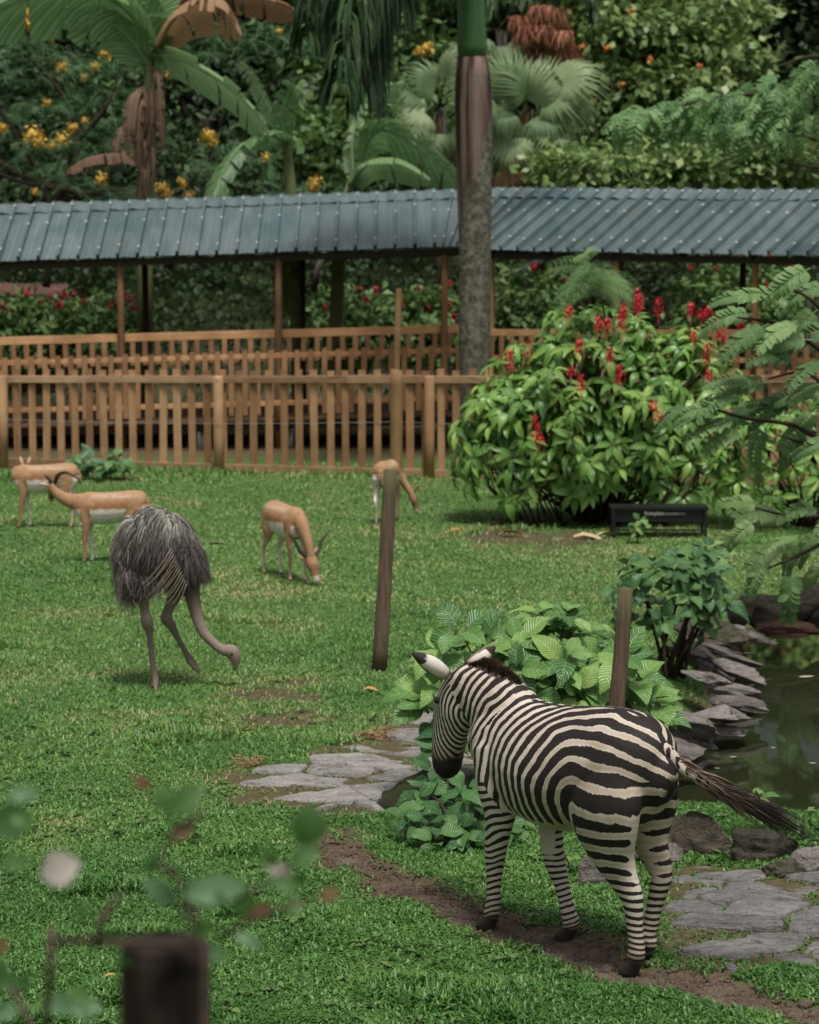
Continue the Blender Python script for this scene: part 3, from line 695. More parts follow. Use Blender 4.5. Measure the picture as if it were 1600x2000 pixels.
# ears
m = NT('zebra ear'); t_ = m.attr('t'); nz = m.noise(m.coord(), 40, 4)
c = m.ramp(m.math('ADD', t_, m.math('MULTIPLY', m.math('SUBTRACT', nz, .5), .25)), [(0.0, (.2, .13, .09)), (.10, (.5, .44, .37)), (.3, (.62, .57, .5)), (.64, (.6, .55, .5)), (.7, (.035, .025, .022)), (.94, (.03, .022, .02)), (.97, (.45, .42, .38))])
c = m.mix(m.ramp(m.math('ADD', m.attr('edge'), m.math('MULTIPLY', nz, .4)), [(.92, (0, 0, 0)), (1.05, (.8,) * 3)]), c, (.07, .045, .035))
m.color(c); m.set(.75, .2); M_EAR = m.m
def ear(base, tip, width, back):
    base, tip, back = Vector(base), Vector(tip), Vector(back).normalized(); ax = tip - base; side = ax.cross(back).normalized(); bk = side.cross(ax).normalized()
    v, f, t, e = [], [], [], []; n, mseg = 12, 10
    for i in range(n + 1):
        tt = i / n; w = width * (0.45 + 1.3 * tt - 1.75 * tt**2.2 + .02) if tt < .999 else width * .03
        w = max(w, width * .04); c = base + ax * tt + bk * (0.02 * math.sin(tt * 3))
        for j in range(mseg):
            a = lerp(-1, 1, j / (mseg - 1)); ang = a * R(115) * (1 - tt * .35)
            v.append(c + side * math.sin(ang) * w * .75 + bk * (math.cos(ang) - .4) * w * .8); t.append(tt); e.append(abs(a) if tt > .05 else 0)
    for i in range(n):
        for j in range(mseg - 1): f.append([i*mseg + j, i*mseg + j + 1, (i+1)*mseg + j + 1, (i+1)*mseg + j])
    me = new_mesh('ear', v, f, smooth_=True, attrs={'t': t, 'edge': e}); o = lobj(ZR, 'ear', me, M_EAR)
    so = o.modifiers.new('thick', 'SOLIDIFY'); so.thickness = .006; return o
def ZL(px, py, d):                         # a point seen at that pixel, in the zebra's own frame
    q = W(px, py, d) - ZR.location; c_, s_ = math.cos(R(90) + ZPHI), math.sin(R(90) + ZPHI)
    return Vector((q.x * c_ + q.y * s_, -q.x * s_ + q.y * c_, q.z))
ear(ZL(876, 1318, 12.70), ZL(801, 1274, 12.62), .082, (-1, .25, .25))
ear(ZL(918, 1302, 12.82), ZL(969, 1260, 12.86), .078, (-1, -.25, .2))
# eyes
M_EYE = plain('dark eye', (.01, .008, .007), .08, .6)
def eye(root, c, r, mat=None, label=None):
    mb = MB(); n = 10
    bm = bmesh.new(); bmesh.ops.create_icosphere(bm, subdivisions=2, radius=r); vs = [v.co + Vector(c) for v in bm.verts]; fs = [[v.index for v in f.verts] for f in bm.faces]; bm.free()
    return lobj(root, 'eye', new_mesh('eye', vs, fs, smooth_=True), mat or M_EYE)
eye(ZR, (.875, .099, 1.18), .022); eye(ZR, (.875, -.099, 1.18), .022)
# mane: upright brush from the poll to the withers
spec = []
ctr = np.abs(y) < .025; CX = np.linspace(.30, .76, 24); CZ = np.array([z[ctr & (np.abs(x - c) < .02) & (z > 1.1)].max() for c in CX])
for i in range(3400):
    s = random.random(); q = lerp(0, 1, s)
    px_ = .735 - .40 * q; pz_ = float(np.interp(px_, CX, CZ))
    L_ = .088 * (1 - .6 * max(0, q - .6) / .4) * random.uniform(.75, 1.12) * (.25 + .75 * min(1, q * 3.2))
    p = Vector((px_, random.gauss(0, .011), pz_ - .02)); d = Vector((random.gauss(.04, .1), random.gauss(0, .13), 1)).normalized()
    spec.append(([p, p + d * L_ * .5, p + d * L_ + Vector((random.gauss(-.01, .008), random.gauss(0, .006), -.004))], .0028))
v, f, t = strands(spec)
m = NT('mane hair'); tt = m.attr('t'); w = m.n('Math', operation='SINE'); sx = m.n('SeparateXYZ'); m.l(m.coord(), sx.inputs[0]); m.l(m.math('MULTIPLY', sx.outputs[0], 118.0), w.inputs[0])
base = m.mix(m.ramp(w.outputs[0], [(.45, (0, 0, 0)), (.6, (1, 1, 1))]), (.36, .29, .22), (.02, .015, .013))
c = m.mix(m.ramp(tt, [(.25, (0, 0, 0)), (.5, (1, 1, 1))]), base, m.ramp(tt, [(.4, (.02, .014, .012)), (.75, (.035, .02, .014)), (1, (.11, .05, .027))]))
m.color(c); m.set(.7, .2)
lobj(ZR, 'mane', new_mesh('mane', v, f, attrs={'t': t}), m.m)
# tail: tapering dock with a long dark tuft
TP = [(-.62, -.0, 1.19), (-.71, -.015, 1.15), (-.765, -.055, 1.075), (-.83, -.11, 1.02), (-.90, -.17, .98), (-.97, -.23, .945)]
b_ = Body(); b_.limb('t', [(*p, w_, w_) for p, w_ in zip(TP, (.026, .032, .030, .026, .022, .012))], n=6, seg=14)
me = new_mesh('tail', b_.mb.v, b_.mb.f, smooth_=True); vv = np.array([tuple(p) for p in b_.mb.v]); nn = fnoise(vv, 40, 2.0)
ang = np.abs(vv[:, 1] + (vv[:, 0] + .69) * .9) 
setattrs(me, stripe=.42 + nn * .5 + .35 * np.cos(vv[:, 0] * 170 + nn * 2), dark=np.zeros(len(vv)), tan=np.full(len(vv), .15), mud=np.zeros(len(vv)))
TA = lobj(ZR, 'tail', me, M_ZEBRA)
spec = []; TS = [Vector(r_) for r_ in spline(TP, 10)]
for i in range(1400):
    q = random.uniform(.6, 1.0) if i % 5 else random.uniform(.3, .7); k = int(q * (len(TS) - 1)); p = TS[k] + Vector((random.gauss(0, .009), random.gauss(0, .012), random.gauss(0, .011)))
    d = Vector((-.74, -.6, -.36 - .15 * random.random())).normalized(); L_ = random.uniform(.14, .42) * (0.25 + q * .85)
    sp = Vector((random.gauss(0, .02), random.gauss(0, .02), random.gauss(0, .028))) * (0.6 + L_)
    spec.append(([p, p + d * L_ * .35 + sp * .3, p + d * L_ * .7 + sp * .8 + Vector((0, 0, -.01)), p + d * L_ + sp + Vector((0, 0, -.02))], .0026))
v, f, t = strands(spec)
va = np.array([tuple(p) for p in v]); along = np.clip((-.70 - va[:, 0]) / .55, 0, 1); rn = np.repeat(RNG.random(len(spec)), 8)
m = NT('tail hair'); a = m.attr('along'); r_ = m.attr('rnd')
c = m.ramp(m.math('ADD', a, m.math('MULTIPLY', m.math('SUBTRACT', r_, .5), .55)), [(.2, (.16, .115, .08)), (.42, (.075, .045, .03)), (.62, (.028, .018, .015)), (1, (.02, .014, .012))])
m.color(c); m.set(.6, .3); M_TAILHAIR = m.m
o = bpy.data.objects.new('tail_tuft', new_mesh('tail_tuft', v, f, M_TAILHAIR, attrs={'along': along, 'rnd': rn})); COL.objects.link(o); o.parent = TA
# ------------------------------------------------------------------ ostrich
OB = G(312, 1336); OS = FPX / OB.y
OR = thing('ostrich', 'grey-brown shaggy ostrich with its neck bent down to peck the grass', 'ostrich', (OB.x, OB.y, gz(OB.x, OB.y)))
def op(px, py, y=0.0): return ((px - 312) / OS, y, (1336 - py) / OS * 1.03)
def orow(px, py, y, a, b=None): return (*op(px, py, y), a, b or a)
B = Body()
B.limb('torso', [orow(258, 1118, .0, .07, .085), orow(272, 1084, 0, .13, .155), orow(295, 1059, 0, .19, .26), orow(324, 1065, 0, .19, .25), orow(352, 1092, 0, .14, .165), orow(370, 1118, 0, .085, .115)], seg=24)
B.limb('neck', [orow(370, 1115, -.02, .09, .11), orow(379, 1158, -.05, .066), orow(388, 1195, -.07, .052), orow(401, 1228, -.09, .044), orow(424, 1252, -.10, .04), orow(446, 1266, -.11, .041)])
B.limb('head', [orow(444, 1263, -.11, .042, .046), orow(457, 1266, -.11, .056, .06), orow(463, 1277, -.11, .048, .05), orow(465, 1290, -.11, .03, .028), orow(464, 1303, -.11, .012, .012)])
B.limb('leg_standing', [orow(300, 1100, -.08, .12, .15), orow(290, 1135, -.08, .09, .10), orow(284, 1163, -.08, .05, .056), orow(286, 1185, -.08, .034, .038), orow(289, 1204, -.08, .046, .052), orow(292, 1216, -.08, .044, .048), orow(295, 1232, -.08, .028, .031), orow(298, 1265, -.08, .021, .025), orow(303, 1305, -.08, .024, .028), orow(307, 1326, -.09, .034, .032)])
B.limb('toe', [orow(306, 1325, -.09, .03, .025), orow(308, 1331, -.15, .028, .02), orow(310, 1335, -.24, .018, .013)])
B.limb('toe', [orow(306, 1327, -.08, .022, .02), orow(298, 1333, -.12, .014, .012)])
B.limb('leg_lifted', [orow(352, 1105, .04, .12, .14), orow(348, 1140, .05, .085, .095), orow(341, 1165, .06, .052, .062), orow(331, 1188, .06, .036, .044), orow(325, 1207, .06, .046, .05), orow(334, 1220, .06, .038, .042), orow(346, 1243, .06, .023, .026), orow(363, 1274, .06, .023, .026), orow(371, 1290, .08, .035, .036)])
B.limb('toe', [orow(370, 1288, .08, .034, .036), orow(378, 1298, .05, .032, .03), orow(387, 1307, .02, .022, .02), orow(393, 1312, .0, .011, .01)])
B.limb('toe', [orow(371, 1290, .08, .02, .02), orow(380, 1296, .11, .012, .012)])
me, co, no = B.skin(0.0105, 4)
names, who, arc = B.nearest(co); names = np.array(names)[who]
nz_ = fnoise(co, 9, 2.0)
dk = np.where(names == 'torso', 1.0, 0.0); zz_ = co[:, 2]
dk = np.maximum(dk, npsmooth(.72, .85, zz_) * .9); dk = np.maximum(dk, (names == 'neck') * npsmooth(.45, .85, zz_) * .7)
sc = np.char.startswith(names, 'leg') * npsmooth(.6, .45, zz_) + (names == 'toe') * 1.0
setattrs(me, dark=dk, scale=sc)
m = NT('ostrich skin'); n = m.noise(m.coord(), 45, 5, .6); n2 = m.noise(m.coord('Object', (1, 1, 4)), 22, 3)
c = m.mix(n, (.17, .13, .105), (.30, .24, .195)); c = m.mix(m.math('MULTIPLY', m.attr('scale'), n2), c, (.085, .058, .042)); c = m.mix(m.attr('dark'), c, (.035, .029, .026))
m.color(c); m.set(.8, .2); m.bump(n2, .5, .012); lobj(OR, 'body', me, m.m)
# plumage: soft drooping feathers hung over the body
m = NT('ostrich plumage'); r_ = m.attr('rnd'); tt = m.attr('t')
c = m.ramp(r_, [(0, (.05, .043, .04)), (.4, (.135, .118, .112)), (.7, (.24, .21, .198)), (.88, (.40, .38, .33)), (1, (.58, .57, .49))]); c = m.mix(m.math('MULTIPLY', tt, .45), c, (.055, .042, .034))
m.color(c); m.set(.85, .12); M_PLUME = m.m
ax = spline(B.axes[0][1][::1][:, :5], 1); S = B.axes[0][1]
spec, rn = [], []
for i in range(13500):
    k = random.random() ** .9 * (len(S) - 1.001); j = int(k); fr = k - j; row = S[j] * (1 - fr) + S[j+1] * fr
    c = Vector(row[:3]); tg = (Vector(S[j+1][:3]) - Vector(S[j][:3])).normalized(); lat = Vector((0, 1, 0)); lat = (lat - tg * lat.dot(tg)).normalized(); up = tg.cross(lat)
    if up.z < 0: up = -up
    th = random.gauss(R(90), R(62)); nrm = (lat * math.cos(th) * row[3] + up * math.sin(th) * row[4]); p = c + nrm * 1.0; n_ = Vector((lat * math.cos(th) / row[3] + up * math.sin(th) / row[4])).normalized()
    down = Vector((-.35 * (1 if k < len(S) * .62 else -.1), 0, -1)); d = (down - n_ * down.dot(n_))
    if d.length < .05: d = Vector((random.uniform(-1, .3), random.uniform(-1, 1), -.2))
    d.normalize(); d = (d + Vector((random.gauss(0, .3) + .25 * math.sin(p.x * 31 + p.z * 17), random.gauss(0, .25), random.gauss(0, .1)))).normalized()
    L_ = random.uniform(.06, .15) + (.03 if th < R(20) or th > R(160) else 0)
    pts = [p, p + d * L_ * .4 + n_ * (.008 + random.random() * .008), p + d * L_ * .75 + n_ * .006 + Vector((0, 0, -.02)), p + d * L_ + Vector((0, 0, -.05)) + n_ * random.uniform(-.01, .012)]
    spec.append((pts, random.uniform(.0015, .004)))
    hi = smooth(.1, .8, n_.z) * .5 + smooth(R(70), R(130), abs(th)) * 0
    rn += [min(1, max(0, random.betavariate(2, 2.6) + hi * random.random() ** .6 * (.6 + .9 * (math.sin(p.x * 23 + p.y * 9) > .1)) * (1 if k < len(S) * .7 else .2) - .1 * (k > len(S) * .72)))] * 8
v, f, t = strands(spec)
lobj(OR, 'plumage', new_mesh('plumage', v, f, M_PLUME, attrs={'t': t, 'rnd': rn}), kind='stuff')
# tail and wing droop
def droop(nm, cpts, n, Lr, wr, rlo, rhi, dirv):
    sp, rr = [], []
    for i in range(n):
        k = random.random(); a = random.randrange(len(cpts) - 1); p = lerp(Vector(cpts[a]), Vector(cpts[a+1]), k) + Vector((random.gauss(0, .03), random.gauss(0, .05), random.gauss(0, .03)))
        L_ = random.uniform(*Lr); d = (Vector(dirv) + Vector((random.gauss(0, .18), random.gauss(0, .25), random.gauss(0, .1)))).normalized()
        sp.append(([p, p + d * L_ * .4 + Vector((random.gauss(0, .01), 0, .01)), p + d * L_ * .75, p + d * L_ + Vector((random.gauss(0, .03), random.gauss(0, .03), -.03))], random.uniform(*wr))); rr += [random.uniform(rlo, rhi)] * 8
    v, f, t = strands(sp); return lobj(OR, nm, new_mesh(nm, v, f, M_PLUME, attrs={'t': t, 'rnd': rr}), kind='stuff')
droop('tail_plume', [op(242, 1100, -.08), op(252, 1115, -.12), op(264, 1122, -.1), op(246, 1095, .06)], 1400, (.10, .27), (.0018, .0045), .05, .75, (.02, -.05, -1))
droop('wing_plume', [op(348, 1055, -.18), op(366, 1070, -.2), op(384, 1088, -.15), op(392, 1085, .03), op(388, 1078, -.05)], 1100, (.10, .22), (.0018, .0045), .0, .5, (.02, -.06, -1))
droop('belly_plume', [op(270, 1120, -.2), op(300, 1125, -.25), op(335, 1125, -.24)], 300, (.06, .13), (.002, .006), .0, .3, (0, 0, -1))
m = NT('bare quill'); m.color(m.mix(m.noise(m.coord(), 30), (.25, .2, .14), (.38, .32, .23))); m.set(.6, .3); M_QUILL = m.m
for i in range(13):
    t = i / 12; mb = MB(); a = Vector(op(lerp(345, 374, t), lerp(1062, 1128, t), -.28)); e = Vector(op(lerp(282, 343, t ** 1.15) + random.uniform(-6, 6), lerp(1138, 1176, t) + random.uniform(-7, 7), -.33))
    pts = [lerp(a, e, u) + Vector((0, 0, -.035 * math.sin(u * 3.0))) for u in np.linspace(0, 1, 7)]
    mb.tube(pts, [.0036 * (1 - u * .75) for u in np.linspace(0, 1, 7)], 5); lobj(OR, 'quill', new_mesh('quill', mb.v, mb.f, M_QUILL, smooth_=True))
q = Vector(op(458, 1268, -.163)); eye(OR, q, .012)

# ------------------------------------------------------------------ antelopes
m = NT('antelope coat'); n = m.noise(m.coord(), 7, 5, .65); n2 = m.noise(m.coord('Object', (.5, 1, 1)), 120, 3)
tan_ = m.mix(n, (.34, .18, .09), (.47, .295, .175)); tan_ = m.mix(m.attr('pale'), tan_, (.52, .40, .28)); tan_ = m.mix(m.attr('rich'), tan_, (.27, .12, .05))
c = m.mix(m.attr('white'), tan_, (.80, .76, .69)); c = m.mix(m.attr('dark'), c, (.06, .028, .014)); n3 = m.noise(m.coord(), 24, 5, .7); c = m.mix(m.math('MULTIPLY', n2, .3), c, (.2, .1, .05)); c = m.mix(m.ramp(n3, [(.45, (0, 0, 0)), (.75, (.45,) * 3)]), c, (.16, .075, .03)); c = m.mix(m.ramp(n3, [(.25, (.3,) * 3), (.42, (0, 0, 0))]), c, (.6, .45, .3))
m.color(c); m.set(.8, .12); m.bump(n2, .35, .006); M_ANT = m.m
m = NT('antelope horn'); n = m.noise(m.coord('Object', (1, 1, 3)), 30, 4); m.color(m.mix(n, (.018, .014, .012), (.06, .05, .043))); m.set(.5, .3); M_HORN = m.m
M_EARIN = plain('antelope ear', (.5, .32, .2), .8)
def antelope(label, px, py, rot, neck, head, horns, legs, ears, scale=1.0, tail=True, head_yaw=0, lat_head=(0, 1, 0)):
    g = GP(px, py); rt = thing('antelope', label, 'antelope', g, 'tan antelopes grazing on the lawn'); rt.rotation_euler = (0, 0, R(rot)); rt.scale = (scale,) * 3
    B = Body()
    B.limb('torso', [(-.43, 0, .665, .045, .07), (-.39, 0, .665, .11, .14), (-.27, 0, .655, .135, .165), (-.05, 0, .622, .148, .178), (.14, 0, .612, .14, .182), (.28, 0, .635, .11, .165), (.37, 0, .65, .065, .10)], seg=20)
    B.limb('neck', neck, n=5); S = B.limb('head', head, lateral=lat_head, n=4)
    for nm, (dx, dk) in zip(('front_a', 'front_b', 'hind_a', 'hind_b'), legs):
        s_ = 1 if nm.endswith('a') else -1
        if nm.startswith('front'):
            B.limb(nm, [(.26, .06*s_, .60, .055, .10), (.25 + dx*.15, .08*s_, .44, .036, .052), (.26 + dx*.4 + dk, .075*s_, .28, .025, .031), (.255 + dx*.7 + dk*.5, .07*s_, .15, .018, .021), (.255 + dx*.95, .07*s_, .05, .017, .020), (.275 + dx, .07*s_, .012, .017, .022)])
        else:
            B.limb(nm, [(-.30, .06*s_, .63, .075, .135), (-.27 + dx*.1, .085*s_, .49, .055, .10), (-.335 + dx*.35, .08*s_, .37, .030, .048), (-.40 + dx*.5, .075*s_, .30, .025, .034), (-.385 + dx*.8, .07*s_, .16, .018, .021), (-.38 + dx, .07*s_, .05, .017, .019), (-.36 + dx, .07*s_, .012, .017, .022)])
    me, co, no = B.skin(0.0105, 4); names, who, arc = B.nearest(co); names = np.array(names)[who]; x, y, z = co.T
    wb = fnoise(co, 10, 4.0) * .02
    leg = np.char.startswith(names, 'front') | np.char.startswith(names, 'hind'); fr = np.char.startswith(names, 'front')
    white = npsmooth(.63, .605, z + wb + .05 * (x < -.2) * np.clip((-.2 - x) * 4, 0, 1) * 0) * ((names == 'torso') & (x < .20) & (x > -.31))
    white = np.maximum(white, npsmooth(-.1, .5, -no[:, 1] * np.sign(y)) * leg * npsmooth(.62, .55, z))
    white = np.maximum(white, npsmooth(.44, .36, z) * leg * .45 * ~fr)
    white = np.maximum(white, npsmooth(.3, .75, -no[:, 0]) * (np.abs(y) > .012) * ((x < -.34) & (z > .32) & (z < .66)))
    white = np.maximum(white, npsmooth(.30, .55, no[:, 0]) * (z < .60) * (z > .48) * (x > .25) * (names == 'torso'))
    white = np.maximum(white, (names == 'head') * (arc > .8 * arc[names == 'head'].max()) * .75)
    pale = np.exp(-((z - .70 - .06 * (x < .2)) / .022) ** 2) * (names == 'torso') * npsmooth(.30, .1, x) * npsmooth(-.42, -.25, x) * .85
    rich = npsmooth(.66, .64, z) * (names == 'torso') * .5 + (np.exp(-((z - .67) / .035) ** 2)) * (names == 'torso') * (x < .15) * .7
    hm = arc[names == 'head'].max(); dark = (names == 'head') * np.exp(-((arc - .5 * hm) / (.2 * hm)) ** 2) * .6 * (np.abs(fnoise(co, 12, 9.)) * 1.2 + .5) + ((leg) & (z < .025)) * .9 + fr * (no[:, 0] > .6) * (z < .36) * (z > .05) * .45
    setattrs(me, white=np.clip(white, 0, 1), pale=pale, rich=np.clip(rich, 0, 1), dark=np.clip(dark, 0, 1)); lobj(rt, 'body', me, M_ANT)
    for pts in horns:
        mb = MB(); P = spline(pts, 6); n_ = len(P); mb.tube([tuple(p) for p in P], [(.022 * (1 - i / n_) ** .8 + .004) * (1 + .12 * (i % 2)) for i in range(n_)], 8); lobj(rt, 'horn', new_mesh('horn', mb.v, mb.f, M_HORN, smooth_=True))
    for base, tip, wid, bk in ears:
        b_, t_, bk = Vector(base), Vector(tip), Vector(bk).normalized(); ax = t_ - b_; sd = ax.cross(bk).normalized(); v, f = [], []
        for i in range(7):
            u = i / 6; w = wid * (math.sin(math.pi * min(.97, u * .82 + .16)) ** .8)
            for j in range(5):
                a = lerp(-1, 1, j / 4); v.append(b_ + ax * u + sd * a * w + bk * (1 - a * a) * w * .5)
        f = [[i*5 + j, i*5 + j + 1, i*5 + j + 6, i*5 + j + 5] for i in range(6) for j in range(4)]
        o = lobj(rt, 'ear', new_mesh('ear', v, f, M_EARIN, smooth_=True)); md = o.modifiers.new('t', 'SOLIDIFY'); md.thickness = .006
    hs_ = S[int(len(S) * .38)]; l_ = Vector(lat_head); 
    for s_ in (-1, 1): eye(rt, Vector(hs_[:3]) + l_ * s_ * hs_[3] * .93, .011)
    if tail:
        mb = MB(); P = [(-.425, 0, .70), (-.455, 0, .66), (-.46, 0, .60), (-.45, 0, .54)]; mb.tube(P, [.018, .022, .02, .008], 7); me = new_mesh('tail', mb.v, mb.f, smooth_=True); z_ = np.zeros(len(mb.v)); setattrs(me, white=z_, pale=z_, rich=z_ + .3, dark=z_); lobj(rt, 'tail', me, M_ANT)
    return rt
# A: farthest left, body side-on facing left, head turned away behind the shoulder
antelope('tan antelope by the fence, farthest left, its head hidden behind its own shoulder', 88, 1028, 180,
         [(.32, 0, .68, .075, .11), (.37, -.09, .70, .06, .075), (.36, -.24, .70, .05, .06), (.32, -.34, .72, .045, .055)],
         [(.32, -.34, .73, .05, .055), (.31, -.42, .68, .048, .055), (.30, -.50, .59, .034, .04), (.30, -.54, .53, .027, .03)], [], [(.06, 0), (-.06, 0), (.03, 0), (-.08, 0)],
         [((.33, -.34, .76), (.36, -.36, .87), .026, (0, 1, .2)), ((.26, -.34, .77), (.23, -.36, .865), .026, (0, 1, .2))], lat_head=(1, 0, 0))
# B: side-on facing left, head up and turned away, horns sweeping back
antelope('tan antelope with its head raised and long curved horns, partly hidden by the ostrich', 215, 1098, 178,
         [(.31, 0, .67, .075, .115), (.44, -.01, .695, .06, .085), (.56, -.03, .75, .05, .065), (.645, -.05, .835, .045, .052)],
         [(.64, -.05, .85, .05, .052), (.665, -.11, .80, .05, .058), (.69, -.19, .72, .036, .042), (.70, -.235, .675, .028, .032)],
         [[(.66, -.05, .90, ), (.70, -.03, .955), (.735, -.03, .99)], [(.615, -.04, .90), (.575, .0, .985), (.49, .03, 1.02), (.39, .05, .985), (.34, .06, .95)]],
         [(.02, 0), (-.05, 0), (.05, 0), (-.05, 0)], [((.68, -.04, .87), (.79, -.02, .885), .026, (-.2, 1, .3)), ((.59, -.04, .87), (.48, -.0, .885), .028, (-.2, 1, .3))], lat_head=(1, -.2, 0))
# C: three-quarter towards the camera, head down grazing
antelope('horned tan antelope grazing with its head down in the middle of the lawn', 560, 1128, -62,
         [(.31, 0, .66, .08, .12), (.42, 0, .58, .065, .09), (.50, .015, .44, .052, .068), (.54, .03, .30, .046, .056)],
         [(.525, .035, .28, .062, .066), (.56, .045, .20, .066, .07), (.60, .055, .11, .046, .05), (.615, .06, .04, .037, .038)],
         [[(.53, -.0, .29), (.50, -.08, .36), (.48, -.12, .45), (.47, -.20, .55)], [(.53, .07, .29), (.50, .14, .35), (.48, .18, .44), (.47, .29, .55)]],
         [(.06, 0), (-.03, 0), (.07, 0), (-.06, 0)], [((.52, -.02, .27), (.50, -.10, .31), .024, (1, 0, .2)), ((.52, .09, .28), (.48, .135, .385), .026, (1, 0, .2))], lat_head=(.1, 1, 0))
# D: seen from behind, head down
antelope('tan antelope seen from behind, half hidden by the leaning lawn post', 757, 1022, 78,
         [(.31, 0, .66, .075, .115), (.40, -.07, .56, .06, .08), (.43, -.15, .44, .05, .062), (.43, -.22, .34, .045, .055)],
         [(.43, -.22, .33, .05, .054), (.44, -.25, .26, .052, .058), (.45, -.28, .17, .036, .042), (.455, -.29, .10, .028, .032)],
         [], [(.05, 0), (.0, 0), (.03, 0), (-.05, 0)], [((.42, -.27, .36), (.38, -.34, .46), .024, (1, 0, .2)), ((.42, -.17, .36), (.38, -.13, .46), .024, (1, 0, .2))], lat_head=(.2, 1, 0))
# ================================================================== plants: leaf shapes, materials, scatter
def leaf_mat(name, cols, src='attr', veins=0, rough=0.42, trans=0.2, spec=0.4, pale=None, blemish=None, bumpd=0.004):
    m = NT(name)
    r = m.n('ObjectInfo').outputs['Random'] if src == 'obj' else m.attr('rnd')
    nz = m.noise(m.coord('Object') if src == 'obj' else m.pos(), 6.0 if src == 'obj' else 1.3, 3)
    k = m.math('ADD', m.math('MULTIPLY', r, 0.75), m.math('MULTIPLY', nz, 0.3))
    c = m.ramp(k, [(0.15, cols[0]), (0.5, cols[1]), (0.88, cols[2])] + ([(1.0, blemish)] if blemish else []))
    nrm = None
    if veins:
        uv = m.n('SeparateXYZ'); m.l(m.coord('UV'), uv.inputs[0]); au = m.math('ABSOLUTE', uv.outputs[0])
        w = m.math('SINE', m.math('MULTIPLY', m.math('SUBTRACT', uv.outputs[1], m.math('MULTIPLY', au, 0.22)), veins * 6.283))
        mid = m.ramp(au, [(0.02, (1, 1, 1)), (0.09, (0, 0, 0))])
        vein = m.math('MAXIMUM', m.ramp(w, [(0.55, (0, 0, 0)), (0.95, (0.95,) * 3)]), mid)
        c = m.mix(m.math('MULTIPLY', vein, 0.42), c, pale or tuple(min(1, x * 1.6 + .02) for x in cols[2]))
        bp = m.n('Bump'); bp.inputs['Strength'].default_value = 0.8; bp.inputs['Distance'].default_value = bumpd
        m.l(m.math('SUBTRACT', 1.0, m.math('ABSOLUTE', w)), bp.inputs['Height']); nrm = bp.outputs[0]; m.l(nrm, m.b.inputs['Normal'])
    m.color(c); m.set(rough, spec)
    tr = m.n('BsdfTranslucent'); mx = m.n('MixShader'); mx.inputs[0].default_value = trans
    m.l(m.mix(0.5, c, (0.35, 0.5, 0.08), 'MULTIPLY') if False else c, tr.inputs['Color'])
    m.l(m.b.outputs[0], mx.inputs[1]); m.l(tr.outputs[0], mx.inputs[2]); m.l(mx.outputs[0], m.out.inputs['Surface'])
    return m.m
def leaf_shape(L=1.0, Wd=0.5, ns=6, nu=4, curl=0.25, fold=0.25, belly=0.42, tip=1.0, wave=0.0, pet=0.0, seed=0):
    """ovate leaf, x along its length; uv = (-1..1 across, 0..1 along)"""
    rr = random.Random(seed); v, uv, f = [], [], []; ph = rr.random() * 6
    for i in range(ns + 1):
        t = i / ns
        w = Wd * .5 * (math.sin(math.pi * min(1, t ** (math.log(.5) / math.log(belly)))) ** 0.85) * (1 if t < .75 else 1 - (t - .75) * .5 * tip)
        if i in (0, ns): w = Wd * .03
        zc = -curl * L * t * t + .08 * L * math.sin(t * 2.4)
        for j in range(nu + 1):
            u = 2 * j / nu - 1
            v.append((pet + L * t * (1 - .12 * curl * t), u * w, zc + fold * w * abs(u) ** 1.3 - .25 * fold * w * u * u * u * u + wave * Wd * .1 * math.sin(t * 9 + ph + (2 if u > 0 else 0)) * abs(u))); uv.append((u, t))
    for i in range(ns):
        for j in range(nu):
            a = i * (nu + 1) + j; f.append([a, a + nu + 1, a + nu + 2, a + 1])
    return np.array(v), np.array(f), np.array(uv)
def frames(d, n):
    """(m,3) directions and normal hints -> (m,3,3) rotation matrices (columns x,y,z)"""
    d = d / (np.linalg.norm(d, axis=1, keepdims=True) + 1e-9); y = np.cross(n, d); y /= (np.linalg.norm(y, axis=1, keepdims=True) + 1e-9)
    return np.stack([d, y, np.cross(d, y)], -1)
def frame1(d, n): return Matrix(frames(np.array([tuple(d)]), np.array([tuple(n)]))[0].tolist())
def scatter(shape, P, M, S, rnd=None):
    bv, bf, buv = shape; n, k = len(P), len(bv)
    v = np.einsum('nij,kj->nki', M, bv) * np.asarray(S)[:, None, None] + np.asarray(P)[:, None, :]
    f = (bf[None] + (np.arange(n) * k)[:, None, None]).reshape(-1, bf.shape[1])
    r = np.repeat(RNG.random(n) if rnd is None else rnd, k)
    return v.reshape(-1, 3), f, np.tile(buv, (n, 1)), r
def merge(items):
    v, f, u, r, o = [], [], [], [], 0
    for a, b, c, d in items: v.append(a); f.append(b + o); u.append(c); r.append(d); o += len(a)
    return np.concatenate(v), np.concatenate(f), np.concatenate(u), np.concatenate(r)
def foliage(root, name, shapes, P, D, Nn, S, mat, kind=None, rnd=None):
    """many leaves as one mesh"""
    M = frames(D, Nn); idx = RNG.integers(0, len(shapes), len(P)); it = []
    rnd = RNG.random(len(P)) if rnd is None else rnd
    for q, sh in enumerate(shapes):
        s_ = idx == q
        if s_.any(): it.append(scatter(sh, P[s_], M[s_], S[s_], rnd[s_]))
    v, f, u, r = merge(it); return part(root, name, v, f, mat, True, uv=u, attrs={'rnd': r}, kind=kind)
def rand_dirs(n):
    d = RNG.normal(size=(n, 3)); return d / np.linalg.norm(d, axis=1, keepdims=True)
def as_meshes(name, shapes, mat): return [new_mesh(name, s[0], s[1], mat, True, uv=s[2]) for s in shapes]
M_BARK = plain('dark bark', (.045, .032, .024), .9, .15, var=.4, scale=12, bump=.5)
M_BARKGREY = plain('grey bark', (.12, .10, .085), .9, .15, var=.4, scale=8, bump=.5)
